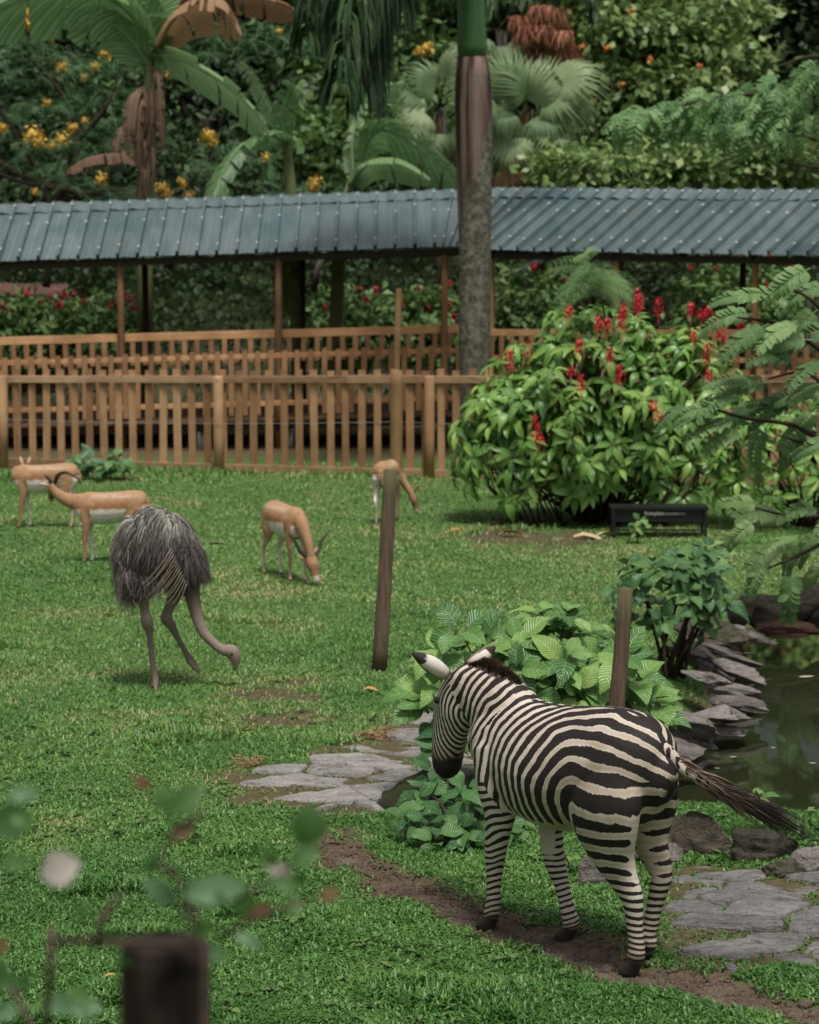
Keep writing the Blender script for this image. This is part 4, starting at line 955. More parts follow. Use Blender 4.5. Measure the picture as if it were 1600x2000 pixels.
M_STEMGREEN = plain('green stem', (.06, .085, .03), .6)
M_STEMDARK = plain('dark stem', (.04, .026, .018), .8, var=.3)

def rosettes(root, leafmeshes, tips, per, size, droop, mat_stem, limit=300, name='leaf', stuffmat=None, shapes=None, tiltj=.25, stemr=.007, base=None):
    """whorls of leaves at stem tips: (position, outward normal); the nearest become parts, the rest one mesh"""
    allv = []
    for (p, n, sc) in tips:
        a0 = random.random() * 6.28; n = Vector(n).normalized(); k = per + random.choice((-1, 0, 0, 1))
        t1 = n.orthogonal().normalized(); t2 = n.cross(t1)
        for j in range(k):
            a = a0 + 6.283 * j / k + random.uniform(-.25, .25); o_ = t1 * math.cos(a) + t2 * math.sin(a)
            el = random.uniform(.05, .75) if j % 2 else random.uniform(-.15, .45)
            d = (o_ * math.cos(el) + n * math.sin(el) + Vector((0, 0, -droop * random.uniform(.3, 1.2)))).normalized()
            nn = (n * math.cos(el) - o_ * math.sin(el) + Vector((random.gauss(0, tiltj), random.gauss(0, tiltj), .35 + random.gauss(0, tiltj))) + Vector((0, -.3, 0))).normalized()
            allv.append((p + o_ * .01 + n * random.uniform(-.05, .02), d, nn, size * sc * random.uniform(.65, 1.15)))
    cam_ = Vector((0, 0, CAMH)); allv.sort(key=lambda q: ((q[0] - cam_).length - .25 * q[1].dot((q[0] - cam_).normalized())))
    for (p, d, nn, s) in allv[:limit]:
        Mx = Matrix.Translation(p) @ frame1(d, nn).to_4x4() @ Matrix.Scale(s, 4); inst(root, name, random.choice(leafmeshes), Mx)
    rest = allv[limit:]
    if rest:
        foliage(root, 'leaves', shapes, np.array([tuple(q[0]) for q in rest]), np.array([tuple(q[1]) for q in rest]), np.array([tuple(q[2]) for q in rest]), np.array([q[3] for q in rest]), stuffmat, kind='stuff')
    if base is not None:
        mb = MB()
        for i, (p, n, sc) in enumerate(tips):
            if i % 3: continue
            b = Vector(base) + Vector((random.gauss(0, .09), random.gauss(0, .09), 0)); mid = lerp(b, p, .55) + Vector((0, 0, .08)); mb.tube([b, mid, p - Vector(n) * .03], [stemr * 1.7, stemr * 1.2, stemr * .7], 5)
        mb.part(root, 'stems', mat_stem, True)

# ------------------------------------------------------------------ hydrangea-like shrubs round the zebra
HYD = [leaf_shape(1, .62, 8, 6, c, f, .42, 1, w, .12, i) for i, (c, f, w) in enumerate(((.2, .25, .5), (.4, .2, .8), (.1, .3, .4), (.6, .15, .9), (.3, .35, .6)))]
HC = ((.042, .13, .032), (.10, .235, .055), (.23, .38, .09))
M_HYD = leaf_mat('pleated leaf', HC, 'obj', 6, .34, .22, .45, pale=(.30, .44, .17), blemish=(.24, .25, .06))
M_HYDS = leaf_mat('pleated leaf mass', HC, 'attr', 6, .34, .22, .45, pale=(.30, .44, .17))
HYDM = as_meshes('leaf', HYD, M_HYD)
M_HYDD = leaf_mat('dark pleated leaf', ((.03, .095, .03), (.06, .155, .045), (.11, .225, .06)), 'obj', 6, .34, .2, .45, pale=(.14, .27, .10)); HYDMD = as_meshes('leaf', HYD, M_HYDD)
def bush(label, base, tipsfn, per, size, group=None, droop=.10, name='leafy_shrub', cat='shrub', ms=None, **k):
    rt = thing(name, label, cat, base, group); rosettes(rt, ms or HYDM, tipsfn, per, size, droop, M_STEMDARK, base=base, shapes=HYD, stuffmat=M_HYDS, **k); return rt
def dome(c, rx, ry, rz, n, zmin=0.0, sc=(0.8, 1.1)):
    out = []
    while len(out) < n:
        d = Vector(rand_dirs(1)[0]);
        if d.z < zmin or d.y > .45: continue
        r = random.uniform(.72, 1.03); out.append((Vector((c[0] + d.x * rx * r, c[1] + d.y * ry * r, c[2] + d.z * rz * r)), (d.x / rx, d.y / ry, d.z / rz + .6), random.uniform(*sc)))
    return out
b = G(1045, 1500); bb = Vector((b.x - .02, 15.7, 0))
T = dome((bb.x + .02, 15.7, .42), .68, .62, .84, 72, -.25)
T += [(W(px, py, 15.3 + random.uniform(-.3, .3)), (random.uniform(-.5, .5), -.5, 1), 1.0) for px, py in ((850, 1340), (835, 1360), (870, 1270), (900, 1230), (1240, 1330), (1270, 1370), (1215, 1280), (845, 1395), (1280, 1395))]
bush('large bright green pleat-leaved shrub directly behind the back of the zebra', bb, T, 6, .235, 'pleat-leaved shrubs by the pond')
b = GP(905, 1655); T = []
for px, py, d in ((830, 1540, 14.6), (850, 1500, 14.7), (905, 1545, 14.4), (945, 1560, 14.5), (870, 1590, 14.3), (830, 1610, 14.25), (900, 1620, 14.2), (960, 1600, 14.4), (1010, 1600, 14.6), (1000, 1650, 14.3), (940, 1640, 14.2), (1040, 1560, 14.8), (880, 1555, 14.5), (1020, 1530, 14.9), (980, 1500, 15.0), (870, 1430, 15.0), (800, 1590, 14.3), (815, 1565, 14.5), (850, 1635, 14.1), (925, 1650, 14.1), (985, 1620, 14.3), (860, 1465, 14.9)):
    T.append((W(px, py, d), (random.uniform(-.4, .4), -.5, .9), random.uniform(.75, 1.05)))
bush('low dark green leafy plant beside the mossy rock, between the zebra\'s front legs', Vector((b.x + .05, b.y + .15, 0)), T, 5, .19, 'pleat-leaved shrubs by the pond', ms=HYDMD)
b = GP(1310, 1305); T = dome((b.x - .05, b.y, .52), .45, .42, .5, 20, -.5, (.7, 1.0))
T += [(W(px, py, b.y + random.uniform(-.2, .2)), (random.uniform(-.4, .4), -.4, 1), 1.05) for px, py in ((1380, 1075), (1365, 1110), (1400, 1120), (1350, 1150), (1385, 1150), (1265, 1130), (1330, 1140), (1410, 1165), (1215, 1165), (1230, 1220), (1290, 1180), (1345, 1100), (1375, 1185))]
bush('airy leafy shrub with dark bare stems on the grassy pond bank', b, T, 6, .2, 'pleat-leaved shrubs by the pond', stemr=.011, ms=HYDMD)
b = GP(1475, 1640); b.z = .20
bush('small green seedling growing on top of the boulders at the pond edge', b, [(b + Vector((random.uniform(-.06, .06), 0, .06)), (0, -.3, 1), .9) for _ in range(2)], 4, .13)
b = GP(1112, 1706)
bush('tiny two-leaved green sprout beside a small tilted stone under the zebra', b, [(b + Vector((0, 0, .08)), (0, -.3, 1), .8)], 4, .12)
b = GP(1245, 1095); b = GP(1380, 1100)
b = GP(205, 938); T = [(b + Vector((random.uniform(-.42, .42), random.uniform(-.2, .2), random.uniform(.12, .34))), (random.uniform(-.3, .3), -.4, 1), 1) for _ in range(9)]
bush('clump of broad dark leaves in the long grass under the picket fence', b, T, 4, .3, name='broadleaf_weed', cat='plant', ms=HYDMD)
b = GP(1240, 1085)
# ------------------------------------------------------------------ big flowering bush
RB = [leaf_shape(1, .37, 5, 4, c, f, .45, 1, .5, .06, 20 + i) for i, (c, f) in enumerate(((.35, .3), (.6, .25), (.2, .4), (.8, .3)))]
RC = ((.06, .16, .03), (.135, .285, .05), (.26, .41, .09))
M_RB = leaf_mat('bush leaf', RC, 'obj', 6, .36, .22, .42, blemish=(.20, .20, .055)); M_RBS = leaf_mat('bush leaf mass', RC, 'attr', 0, .36, .22, .42, blemish=(.20, .20, .055))
M_RED = plain('red bracts', (.68, .022, .06), .5, .3, var=.35, scale=30)
RBM = as_meshes('leaf', RB, M_RB)
bb = GP(1165, 1035); bb = Vector((bb.x, bb.y + 1.2, 0)); BUSH = thing('flowering_bush', 'huge rounded bush with long bright leaves and red flower spikes', 'bush', bb)
T = []
for (c, r, n) in (((bb.x + .05, bb.y, 1.28), (1.58, 1.35, 1.52), 235), ((bb.x - .95, bb.y - .25, .95), (.85, .85, .95), 62), ((bb.x + 1.05, bb.y - .1, 1.1), (1.05, .95, 1.42), 105)):
    for q in dome(c, *r, n, -.62):
        if q[0].z > .28: T.append(q)
rosettes(BUSH, RBM, T, 7, .265, .4, M_STEMDARK, 300, stuffmat=M_RBS, shapes=RB, base=bb, stemr=.012)
# inner leaves so that the bush is dense
n = 1100; d = rand_dirs(n); d[:, 2] = np.abs(d[:, 2]) * 1.2 - .35; r = RNG.uniform(.5, .9, n)[:, None]
P = np.array([bb.x, bb.y, 1.15]) + d * r * np.array([1.55, 1.25, 1.35]); P = P[P[:, 2] > .25]
foliage(BUSH, 'leaves', RB, P, d[:len(P)] + np.array([0, 0, -.4]), d[:len(P)] + np.array([0, 0, .8]), RNG.uniform(.2, .32, len(P)), M_RBS, kind='stuff')
mb = MB()
for i in range(60):
    a = Vector((bb.x + random.uniform(-1.1, 1.0), bb.y - random.uniform(.1, .9), 0)); mb.tube([a * 1.0, lerp(a, Vector((bb.x + (a.x - bb.x) * 1.5, a.y - .25, .8)), .6) + Vector((random.gauss(0, .08), 0, 0)), Vector((bb.x + (a.x - bb.x) * 1.5, a.y - .1, 1.0))], [.016, .012, .008], 5)
mb.part(BUSH, 'stems', M_STEMDARK, True)
def spike(root, p, h, seed):
    rr = random.Random(seed); v, f = [], []
    n = int(18 + h * 150)
    for i in range(n):
        t = rr.random(); a = rr.random() * 6.28; r = .036 * (1 - t) + .014; q = p + Vector((math.cos(a) * r, math.sin(a) * r, t * h)); d = Vector((math.cos(a), math.sin(a), rr.uniform(.6, 1.8))).normalized(); s = d.cross(Vector((0, 0, 1))).normalized()
        L_ = rr.uniform(.035, .06); b = len(v); v += [q, q + d * L_ * .5 + s * .015, q + d * L_, q + d * L_ * .5 - s * .015]; f.append([b, b + 1, b + 2, b + 3])
    mb_ = MB(); mb_.tube([p - Vector((0, 0, .1)), p + Vector((0, 0, h))], [.006, .004], 4); b = len(v); v += mb_.v; f += [[i + b for i in q] for q in mb_.f]
    return part(root, 'flower_spike', v, f, M_RED)
for i, (px, py, h) in enumerate(((1111, 618, 22), (1032, 690, 30), (995, 715, 32), (1131, 690, 32), (1134, 760, 30), (1115, 730, 16), (1046, 850, 40), (1054, 862, 18), (1168, 640, 28), (1186, 640, 22), (1214, 645, 44), (1218, 620, 30), (1212, 745, 36), (1192, 700, 26), (1245, 610, 46), (1250, 600, 24), (1287, 612, 34), (1350, 615, 24), (1370, 620, 20), (1384, 615, 22), (1400, 640, 26), (1408, 660, 34), (1380, 710, 40), (1420, 690, 30), (1445, 640, 24), (1276, 800, 24), (1287, 818, 18), (1355, 665, 20), (1385, 740, 20))):
    t = (px - 1170) / 260; d = bb.y - 1.35 * math.sqrt(max(.05, 1 - min(.95, t * t * .8) - min(.7, max(0, (720 - py) / 170) ** 2 * .7)))
    spike(BUSH, W(px, py + 6, d - .32), h / (FPX / d), i)
# leafy shrub continuing to the right behind the pinnate tree
b = Vector((5.0, 30.4, 0)); rt = thing('leafy_shrub', 'darker leafy shrub on the right, behind the pale feathery branches', 'shrub', b)
T = [q for q in dome((5.05, 30.4, .75), 1.35, .8, 1.0, 130, -.5, (.7, 1.0)) if q[0].z > .15]; rosettes(rt, RBM, T, 5, .25, .4, M_STEMDARK, 150, stuffmat=M_RBS, shapes=RB, base=b)
# ------------------------------------------------------------------ pinnate leaves
def pinnate(npair, L, lw, ll, droop, pointed, seed, ns=3):
    """compound leaf along x: leaflets in pairs on a drooping rachis"""
    rr = random.Random(seed); sh = leaf_shape(1, lw / ll, ns, 2, .15, .2, .5 if not pointed else .38, 1, .2, 0, seed); V, F, U = [], [], []; o = 0
    def rach(t): return Vector((L * t * (1 - .15 * droop * t), 0, L * (.12 * math.sin(t * 2.2) - droop * t * t * .55)))
    for i in range(npair):
        t = .16 + .84 * i / (npair - 1) * .97; p = rach(t); tg = (rach(min(1, t + .03)) - rach(t - .03)).normalized()
        for s in (-1, 1):
            sz = ll * (.55 + .45 * math.sin(math.pi * (.2 + .72 * t))) * rr.uniform(.88, 1.1); d = Vector((.45 + .35 * t, s, rr.uniform(-.35, .1))).normalized(); d = (tg * d.x + Vector((0, d.y, 0)) + Vector((0, 0, d.z))).normalized()
            Mx = frames(np.array([tuple(d)]), np.array([[rr.uniform(-.2, .2), rr.uniform(-.2, .2) - s * .15, 1.0]]))[0]; V.append((sh[0] @ Mx.T) * sz + np.array(p)); F.append(sh[1] + o); U.append(sh[2]); o += len(sh[0])
    n = 7; v = []; w = max(.003, L * .008)
    for i in range(n): q = rach(i / (n - 1)); v += [q + Vector((0, -w, .002)), q + Vector((0, w, .002))]
    V.append(np.array([tuple(q) for q in v])); F.append(np.array([[2*i, 2*i + 2, 2*i + 3, 2*i + 1] for i in range(n - 1)]) + o); U.append(np.zeros((2 * n, 2)))
    return np.concatenate(V), np.concatenate(F), np.concatenate(U)
PC = ((.065, .15, .042), (.125, .24, .072), (.24, .36, .13)); M_PIN = leaf_mat('pale compound leaf', PC, 'obj', 4, .45, .25, .35, pale=(.2, .28, .13), bumpd=.002)
PINM = as_meshes('leaf', [pinnate(11, .62, .088, .15, dr, False, 40 + i) for i, dr in enumerate((.4, .7, .25, .9))], M_PIN)
PIN2M = as_meshes('leaf', [pinnate(7, .66, .085, .2, dr, True, 50 + i) for i, dr in enumerate((.6, .9, 1.2))], leaf_mat('grey green compound leaf', ((.06, .14, .042), (.12, .235, .078), (.20, .32, .12)), 'obj', 0, .5, .25, .3))
def branchy(root, pts, r0, r1, mat=None):
    mb = MB(); P = spline(pts, 6); mb.tube([tuple(p) for p in P], list(np.linspace(r0, r1, len(P))), 7, jit=.05); return mb.part(root, 'branch', mat or M_BARK, True)
bx = W(1680, 1250, 22.5); PT = thing('feathery_tree', 'tree reaching in from the right edge with pale green rounded compound leaves over the pond', 'tree', (bx.x, bx.y, 0))
D0 = 22.5
trunk = [(bx.x, bx.y, -.2), tuple(W(1672, 1000, D0)), tuple(W(1650, 850, D0)), tuple(W(1640, 600, D0))]
P = spline(trunk, 5); mb = MB(); mb.tube([tuple(p) for p in P], list(np.linspace(.09, .04, len(P))), 9); mb.part(PT, 'trunk', M_BARK, True)
for pl in (((1650, 900), (1560, 835), (1450, 815), (1370, 790)), ((1655, 850), (1600, 870), (1520, 850)), ((1648, 800), (1580, 730), (1500, 740)), ((1645, 720), (1540, 640), (1440, 620)), ((1660, 1000), (1560, 1010), (1470, 990)), ((1665, 1030), (1570, 1080), (1500, 1110)), ((1640, 650), (1590, 590), (1540, 560))):
    branchy(PT, [tuple(W(x, y, D0 - .12 * i + random.uniform(-.1, .1))) for i, (x, y) in enumerate(pl)], .028, .008)
def pleaf(root, ms, px, py, d, ang, sc, tilt=None):
    """a compound leaf whose rachis points ang degrees (0 = right, 90 = up in the view)"""
    p = W(px, py, d); a = R(ang); dv = Vector((math.cos(a), random.uniform(-.7, .1), math.sin(a))).normalized(); nn = Vector((random.gauss(0, .3), -.75 + random.gauss(0, .3), .75))
    inst(root, 'leaf', random.choice(ms), Matrix.Translation(p) @ frame1(dv, nn).to_4x4() @ Matrix.Scale(sc, 4))
for px, py, a in ((1510, 745, 190), (1560, 770, 200), (1470, 790, 200), (1430, 815, 185), (1400, 815, 175), (1450, 835, 215), (1500, 835, 230), (1560, 700, 185), (1600, 740, 195), (1540, 800, 175), (1590, 660, 170), (1520, 650, 175), (1470, 620, 180), (1540, 590, 165), (1580, 560, 180), (1560, 620, 200), (1600, 600, 210), (1480, 590, 160), (1500, 640, 220),
                  (1600, 800, 220), (1620, 700, 200), (1530, 1000, 185), (1480, 985, 175), (1560, 1040, 200), (1590, 990, 170), (1500, 1080, 230), (1560, 1060, 250), (1590, 1100, 240), (1600, 1040, 220), (1470, 1010, 210), (1420, 1080, 200), (1550, 1110, 265), (1640, 860, 210), (1640, 780, 190), (1630, 640, 190), (1650, 1000, 200), (1590, 520, 200), (1620, 560, 180), (1440, 770, 165), (1390, 800, 200), (1350, 800, 195), (1450, 1060, 190), (1530, 1050, 230), (1480, 760, 160), (1585, 850, 215)):
    pleaf(PT, PINM, px + random.uniform(-8, 8), py + random.uniform(-8, 8), D0 + random.uniform(-.5, .35), a + random.uniform(-18, 18), random.uniform(.62, .95))
b = W(1760, 900, 36.5); PT2 = thing('feathery_tree', 'tree whose long drooping branch of grey-green compound leaves hangs at the upper right', 'tree', (b.x, b.y, 0))
P = spline([(b.x, b.y, -.1), tuple(W(1755, 500, 36.5)), tuple(W(1700, 180, 36.5)), tuple(W(1640, -40, 36.5))], 5); mb = MB(); mb.tube([tuple(p) for p in P], list(np.linspace(.16, .09, len(P))), 9); mb.part(PT2, 'trunk', M_BARK, True)
for pl in (((1720, 250), (1600, 190), (1450, 185), (1330, 205), (1240, 220)), ((1725, 320), (1620, 280), (1500, 250), (1400, 260)), ((1690, 150), (1600, 110), (1520, 130)), ((1725, 330), (1640, 330), (1540, 320))):
    branchy(PT2, [tuple(W(x, y, 36.5 - .2 * i)) for i, (x, y) in enumerate(pl)], .05, .012)
for i in range(190):
    t = random.random()
    if i % 3 == 0: px = lerp(1215, 1620, t); yb = np.interp(px, [1200, 1330, 1450, 1600], [215, 180, 160, 115]); py = yb + abs(random.gauss(0, 22))
    else: px = lerp(1260, 1640, t ** .8); yb = np.interp(px, [1200, 1330, 1450, 1600], [215, 200, 180, 130]); py = yb + random.random() * np.interp(px, [1200, 1330, 1450, 1600], [10, 25, 80, 130])
    pleaf(PT2, PIN2M, px, py, 36.2 + random.uniform(-1.0, .8), random.choice((200, 225, 250, 270, 300)) + random.uniform(-20, 20), random.uniform(.55, .85))
# feathery sapling over the bush
def bipinnate(L, np1, np2, droop, seed):
    sub = pinnate(np2, .32 * L, .026, .055 * L / .5, .25, False, seed, ns=1); V, F, U = [], [], []; o = 0
    for i in range(np1):
        t = .2 + .8 * i / (np1 - 1); p = np.array([L * t, 0, L * (.12 * math.sin(t * 2.4) - droop * .5 * t * t)])
        for s in (-1, 1):
            d = np.array([[.55, s, -.15]]); Mx = frames(d, np.array([[0, 0, 1.0]]))[0]; sc = .5 + .6 * math.sin(math.pi * (.15 + .7 * t)); V.append(sub[0] @ Mx.T * sc + p); F.append(sub[1] + o); U.append(sub[2]); o += len(sub[0])
    return np.concatenate(V), np.concatenate(F), np.concatenate(U)
BIP = [bipinnate(.62, 9, 9, .9, 60), bipinnate(.55, 9, 9, 1.3, 61)]
M_FERN = leaf_mat('feathery leaf', ((.10, .20, .07), (.17, .30, .11), (.25, .39, .16)), 'obj', 0, .55, .3, .25); BIPM = as_meshes('leaf', BIP, M_FERN)
p0 = W(1195, 760, 30.7); SP = thing('sapling', 'slim dark-stemmed sapling with a feathery umbrella of leaves standing out of the flowering bush', 'tree', (p0.x, p0.y, 0))
top = W(1172, 560, 30.6); mb = MB(); mb.tube([(p0.x + .02, p0.y, 0), tuple(p0), tuple(W(1188, 660, 30.6)), tuple(top), tuple(W(1165, 520, 30.6))], [.022, .018, .016, .012, .008], 7); mb.part(SP, 'trunk', M_STEMDARK, True)
for i in range(30):
    a = i / 30 * 6.28 * 2 + random.uniform(-.2, .2); h = random.uniform(-.15, .35); dv = Vector((math.cos(a), math.sin(a), random.uniform(-.35, .6))); inst(SP, 'leaf', random.choice(BIPM), Matrix.Translation(W(1166, 545, 30.6) + Vector((0, 0, h - .1))) @ frame1(dv, Vector((random.gauss(0, .5), -.7, 1))).to_4x4() @ Matrix.Scale(random.uniform(.7, 1.0), 4))
# ================================================================== royal palm
m = NT('royal palm trunk'); z = m.n('SeparateXYZ'); m.l(m.pos(), z.inputs[0]); Z_ = z.outputs['Z']; X_ = z.outputs['X']
ring = m.math('SINE', m.math('MULTIPLY', Z_, 62.0)); n = m.noise(m.pos((1, 1, .5)), 5, 5); nl = m.noise(m.pos(), 9, 7, .75); st = m.noise(m.pos((1, 1, .04)), 7, 4)
grey = m.mix(m.ramp(nl, [(.40, (0, 0, 0)), (.62, (1, 1, 1))]), (.05, .046, .032), (.21, .20, .16))
brown = m.ramp(st, [(.40, (.03, .02, .016)), (.47, (.10, .066, .052)), (.58, (.20, .14, .115))]); brown = m.mix(m.math('MULTIPLY', m.ramp(ring, [(.75, (0, 0, 0)), (1, (1, 1, 1))]), .14), brown, (.06, .04, .032))
h = m.math('ADD', Z_, m.math('ADD', m.math('MULTIPLY', m.math('SUBTRACT', n, .5), .9), m.math('MULTIPLY', m.math('SUBTRACT', X_, .95), -3.2)))
c = m.mix(m.ramp(m.n('MapRange').outputs[0], [(.3, (0, 0, 0)), (.7, (1, 1, 1))]), grey, brown); mr = [q for q in m.t.nodes if q.type == 'MAP_RANGE'][0]; m.l(h, mr.inputs[0]); mr.inputs[1].default_value = 3.7; mr.inputs[2].default_value = 4.9
dk = m.n('MapRange'); m.l(Z_, dk.inputs[0]); dk.inputs[1].default_value = 2.3; dk.inputs[2].default_value = .9
c = m.mix(m.math('MULTIPLY', dk.outputs[0], .6), c, (.03, .035, .022))
m.color(c); m.set(.85, .2); m.bump(m.math('ADD', m.math('MULTIPLY', ring, .03), nl), .4, .015); M_PALM = m.m
m = NT('palm crownshaft'); n = m.noise(m.pos((1, 1, .08)), 9, 4); m.color(m.ramp(n, [(.3, (.022, .075, .022)), (.7, (.06, .15, .045))])); m.set(.35, .4); M_SHAFT = m.m
PD = 40.2; ps = FPX / PD; pb_ = W(928, 905, PD); PALM = thing('royal_palm', 'tall palm trunk with grey lichen, brown rings and a smooth green crownshaft', 'palm', (pb_.x, PD, 0))
mb = MB(); P = [(926, 930, 36), (926, 800, 34), (927, 700, 31), (928, 600, 30.5), (928, 480, 31), (927, 400, 33), (926, 300, 35.5), (925, 210, 37), (924, 150, 34.5), (923, 112, 30)]
mb.tube([tuple(W(x, y, PD)) for x, y, r in P], [r / ps for *_, r in P], 24); mb.part(PALM, 'trunk', M_PALM, True)
mb = MB(); P = [(922, 114, 27.5), (922, 90, 29), (921, 30, 27), (920, -60, 24), (918, -160, 17)]; mb.tube([tuple(W(x, y, PD)) for x, y, r in P], [r / ps for *_, r in P], 20); mb.part(PALM, 'crownshaft', M_SHAFT, True)
M_FROND = leaf_mat('palm frond', ((.012, .034, .012), (.028, .066, .022), (.07, .12, .045)), 'attr', 0, .4, .2, .35)
def frond(root, pts, n, ll, mat, droop=1.0, jit=.35, wd=.035):
    """feather frond: leaflets hanging along a rachis"""
    P = spline(pts, 8); mb = MB(); mb.tube([tuple(p) for p in P], list(np.linspace(.05, .012, len(P))), 6); v, f, rn = list(mb.v), list(mb.f), [.5] * len(mb.v)
    for i in range(n):
        t = random.uniform(.06, 1); k = t * (len(P) - 1); j = min(int(k), len(P) - 2); p = Vector(P[j]) * (1 - (k - j)) + Vector(P[j+1]) * (k - j); tg = (Vector(P[j+1]) - Vector(P[j])).normalized()
        sd = tg.cross(Vector((0, 0, 1))); sd = sd.normalized() * random.choice((-1, 1)) if sd.length > .05 else Vector((random.choice((-1, 1)), 0, 0))
        L_ = ll * (.55 + .5 * math.sin(math.pi * min(1, t + .15))) * random.uniform(.75, 1.1); d0 = (sd * 1.0 + tg * .7 + Vector((random.gauss(0, jit), random.gauss(0, jit), .2))).normalized(); w = wd * random.uniform(.7, 1.2)
        a, b_ = p, p + d0 * L_ * .3; c_ = b_ + (d0 * .45 + Vector((0, 0, -droop))).normalized() * L_ * .38; e = c_ + (d0 * .15 + tg * .1 + Vector((0, 0, -droop * 1.4))).normalized() * L_ * .36
        s_ = (d0.cross(Vector((0, 0, 1))) + Vector((random.gauss(0, .4), random.gauss(0, .4), 0))).normalized() * w; b0 = len(v)
        v += [a - s_ * .4, a + s_ * .4, b_ - s_, b_ + s_, c_ - s_ * .8, c_ + s_ * .8, e, e + s_ * .05]; r = random.random(); rn += [r] * 8; f += [[b0, b0+1, b0+3, b0+2], [b0+2, b0+3, b0+5, b0+4], [b0+4, b0+5, b0+7, b0+6]]
    return part(root, 'frond', v, f, mat, False, attrs={'rnd': rn})
def wp(*a): return [tuple(W(x, y, d)) for x, y, d in a]
frond(PALM, wp((915, -150, 40.2), (830, -230, 39), (735, -150, 38), (690, -20, 37.4), (668, 150, 37.1)), 620, 1.5, M_FROND)
frond(PALM, wp((915, -150, 40.2), (850, -260, 39.5), (790, -140, 39), (735, 20, 38.6), (715, 170, 38.4)), 520, 1.45, M_FROND)
frond(PALM, wp((915, -150, 40.2), (800, -250, 40.5), (670, -190, 40.5), (610, -60, 40.3), (600, 60, 40.2)), 420, 1.2, M_FROND)
frond(PALM, wp((918, -155, 40.2), (905, -260, 39.4), (870, -190, 38.8), (850, -80, 38.4)), 150, .9, M_FROND)
frond(PALM, wp((925, -150, 40.2), (1020, -250, 41), (1120, -210, 41.5), (1180, -120, 41.8)), 160, .9, M_FROND)
# ================================================================== leafy trees and shrubs behind the walkway
SMALL = [leaf_shape(1, w, 2, 2, c, .3, .45, 1, 0, 0, 70 + i) for i, (w, c) in enumerate(((.5, .2), (.6, .45), (.42, .1)))]
TINY = [leaf_shape(1, w, 1, 1, .1, 0, .5) for w in (.5, .7)]
TINY = [(np.array([(0, 0, 0), (.5, -.28, -.03), (1, 0, -.12), (.5, .28, -.03)]), np.array([[0, 1, 2, 3]]), np.zeros((4, 2))), (np.array([(0, 0, 0), (.45, -.36, .03), (1, .05, .0), (.5, .34, .06)]), np.array([[0, 1, 2, 3]]), np.zeros((4, 2)))]
def crown_leaves(blobs, n, size, up=.5, clump=.35, per=22):
    """positions gathered in clumps near the surface of the blobs (centre, radii)"""
    vol = np.array([b[1][0] * b[1][1] * b[1][2] for b in blobs]) ** .67; vol /= vol.sum(); nc = max(1, n // per)
    ci = RNG.choice(len(blobs), nc, p=vol); d = rand_dirs(nc); r = RNG.uniform(.45, 1.04, nc) ** .6
    C_ = np.array([blobs[i][0] for i in ci]); A = np.array([blobs[i][1] for i in ci]); cc = C_ + d * A * r[:, None]
    P = np.repeat(cc, per, 0) + RNG.normal(size=(nc * per, 3)) * clump * np.array([1, 1, .55]); O = np.repeat(d, per, 0)
    D = O * .7 + RNG.normal(size=P.shape) * .6 + np.array([0, 0, -.25]); Nn = O * .5 + RNG.normal(size=P.shape) * .45 + np.array([0, 0, up]); cr = np.repeat(RNG.random(nc), per)
    rn = np.clip(cr * .55 + RNG.random(len(P)) * .45, 0, 1); return P, D, Nn, RNG.uniform(.65, 1.25, len(P)) * size, rn
def tree(name, label, base, blobs, n, size, mat, trunk=.18, cat='tree', group=None, bark=None, limbs=5, up=.5, clump=.35, shapes=None, per=22):
    base = Vector(base); rt = thing(name, label, cat, base, group); P, D, Nn, S, rn = crown_leaves(blobs, n, size, up, clump, per)
    foliage(rt, 'crown', shapes or TINY, P, D, Nn, S, mat, rnd=rn)
    c0 = Vector(blobs[0][0]); mb = MB(); fork = lerp(base, c0, .5) + Vector((random.uniform(-.2, .2), 0, 0)); pts = spline([tuple(base - Vector((0, 0, .3))), tuple(lerp(base, fork, .5) + Vector((random.uniform(-.1, .1), 0, 0))), tuple(fork), tuple(c0)], 4)
    mb.tube([tuple(p) for p in pts], list(np.linspace(trunk, trunk * .4, len(pts))), 9, jit=.06)
    for i in range(limbs):
        b = random.choice(blobs); e = Vector(b[0]) + Vector(rand_dirs(1)[0]) * .7 * min(b[1]); s = lerp(fork, c0, random.random() * .6); mb.tube([tuple(s), tuple(lerp(s, e, .5) + Vector((0, 0, .25))), tuple(e)], [trunk * .4, trunk * .28, trunk * .1], 6)
    mb.part(rt, 'trunk', bark or M_BARK, True); return rt
def bl(px, py, d, rx, rz, ry=None):          # a blob of crown from its pixel centre and pixel radii
    s = FPX / d; return (tuple(W(px, py, d)), (rx / s, (ry or rx) / s, rz / s))
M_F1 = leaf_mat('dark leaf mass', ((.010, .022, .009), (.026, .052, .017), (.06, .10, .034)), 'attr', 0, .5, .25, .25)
M_F2 = leaf_mat('mid leaf mass', ((0.040, 0.090, 0.025), (0.086, 0.166, 0.043), (0.171, 0.261, 0.081)), 'attr', 0, .45, .28, .3)
M_F3 = leaf_mat('olive leaf mass', ((0.066, 0.130, 0.037), (0.154, 0.249, 0.071), (0.333, 0.404, 0.147)), 'attr', 0, .42, .25, .4)
M_F4 = leaf_mat('feathery leaf mass', ((0.029, 0.076, 0.031), (0.065, 0.140, 0.058), (0.117, 0.207, 0.090)), 'attr', 0, .5, .25, .25)
M_YEL = plain('yellow petals', (.60, .38, .07), .55, .2, var=.25, scale=25); M_ORG = plain('orange blossom', (.55, .16, .045), .6, .2, var=.3, scale=20)
M_RUST = plain('rusty palm fibre', (.38, .17, .10), .85, .1, var=.4, scale=10)
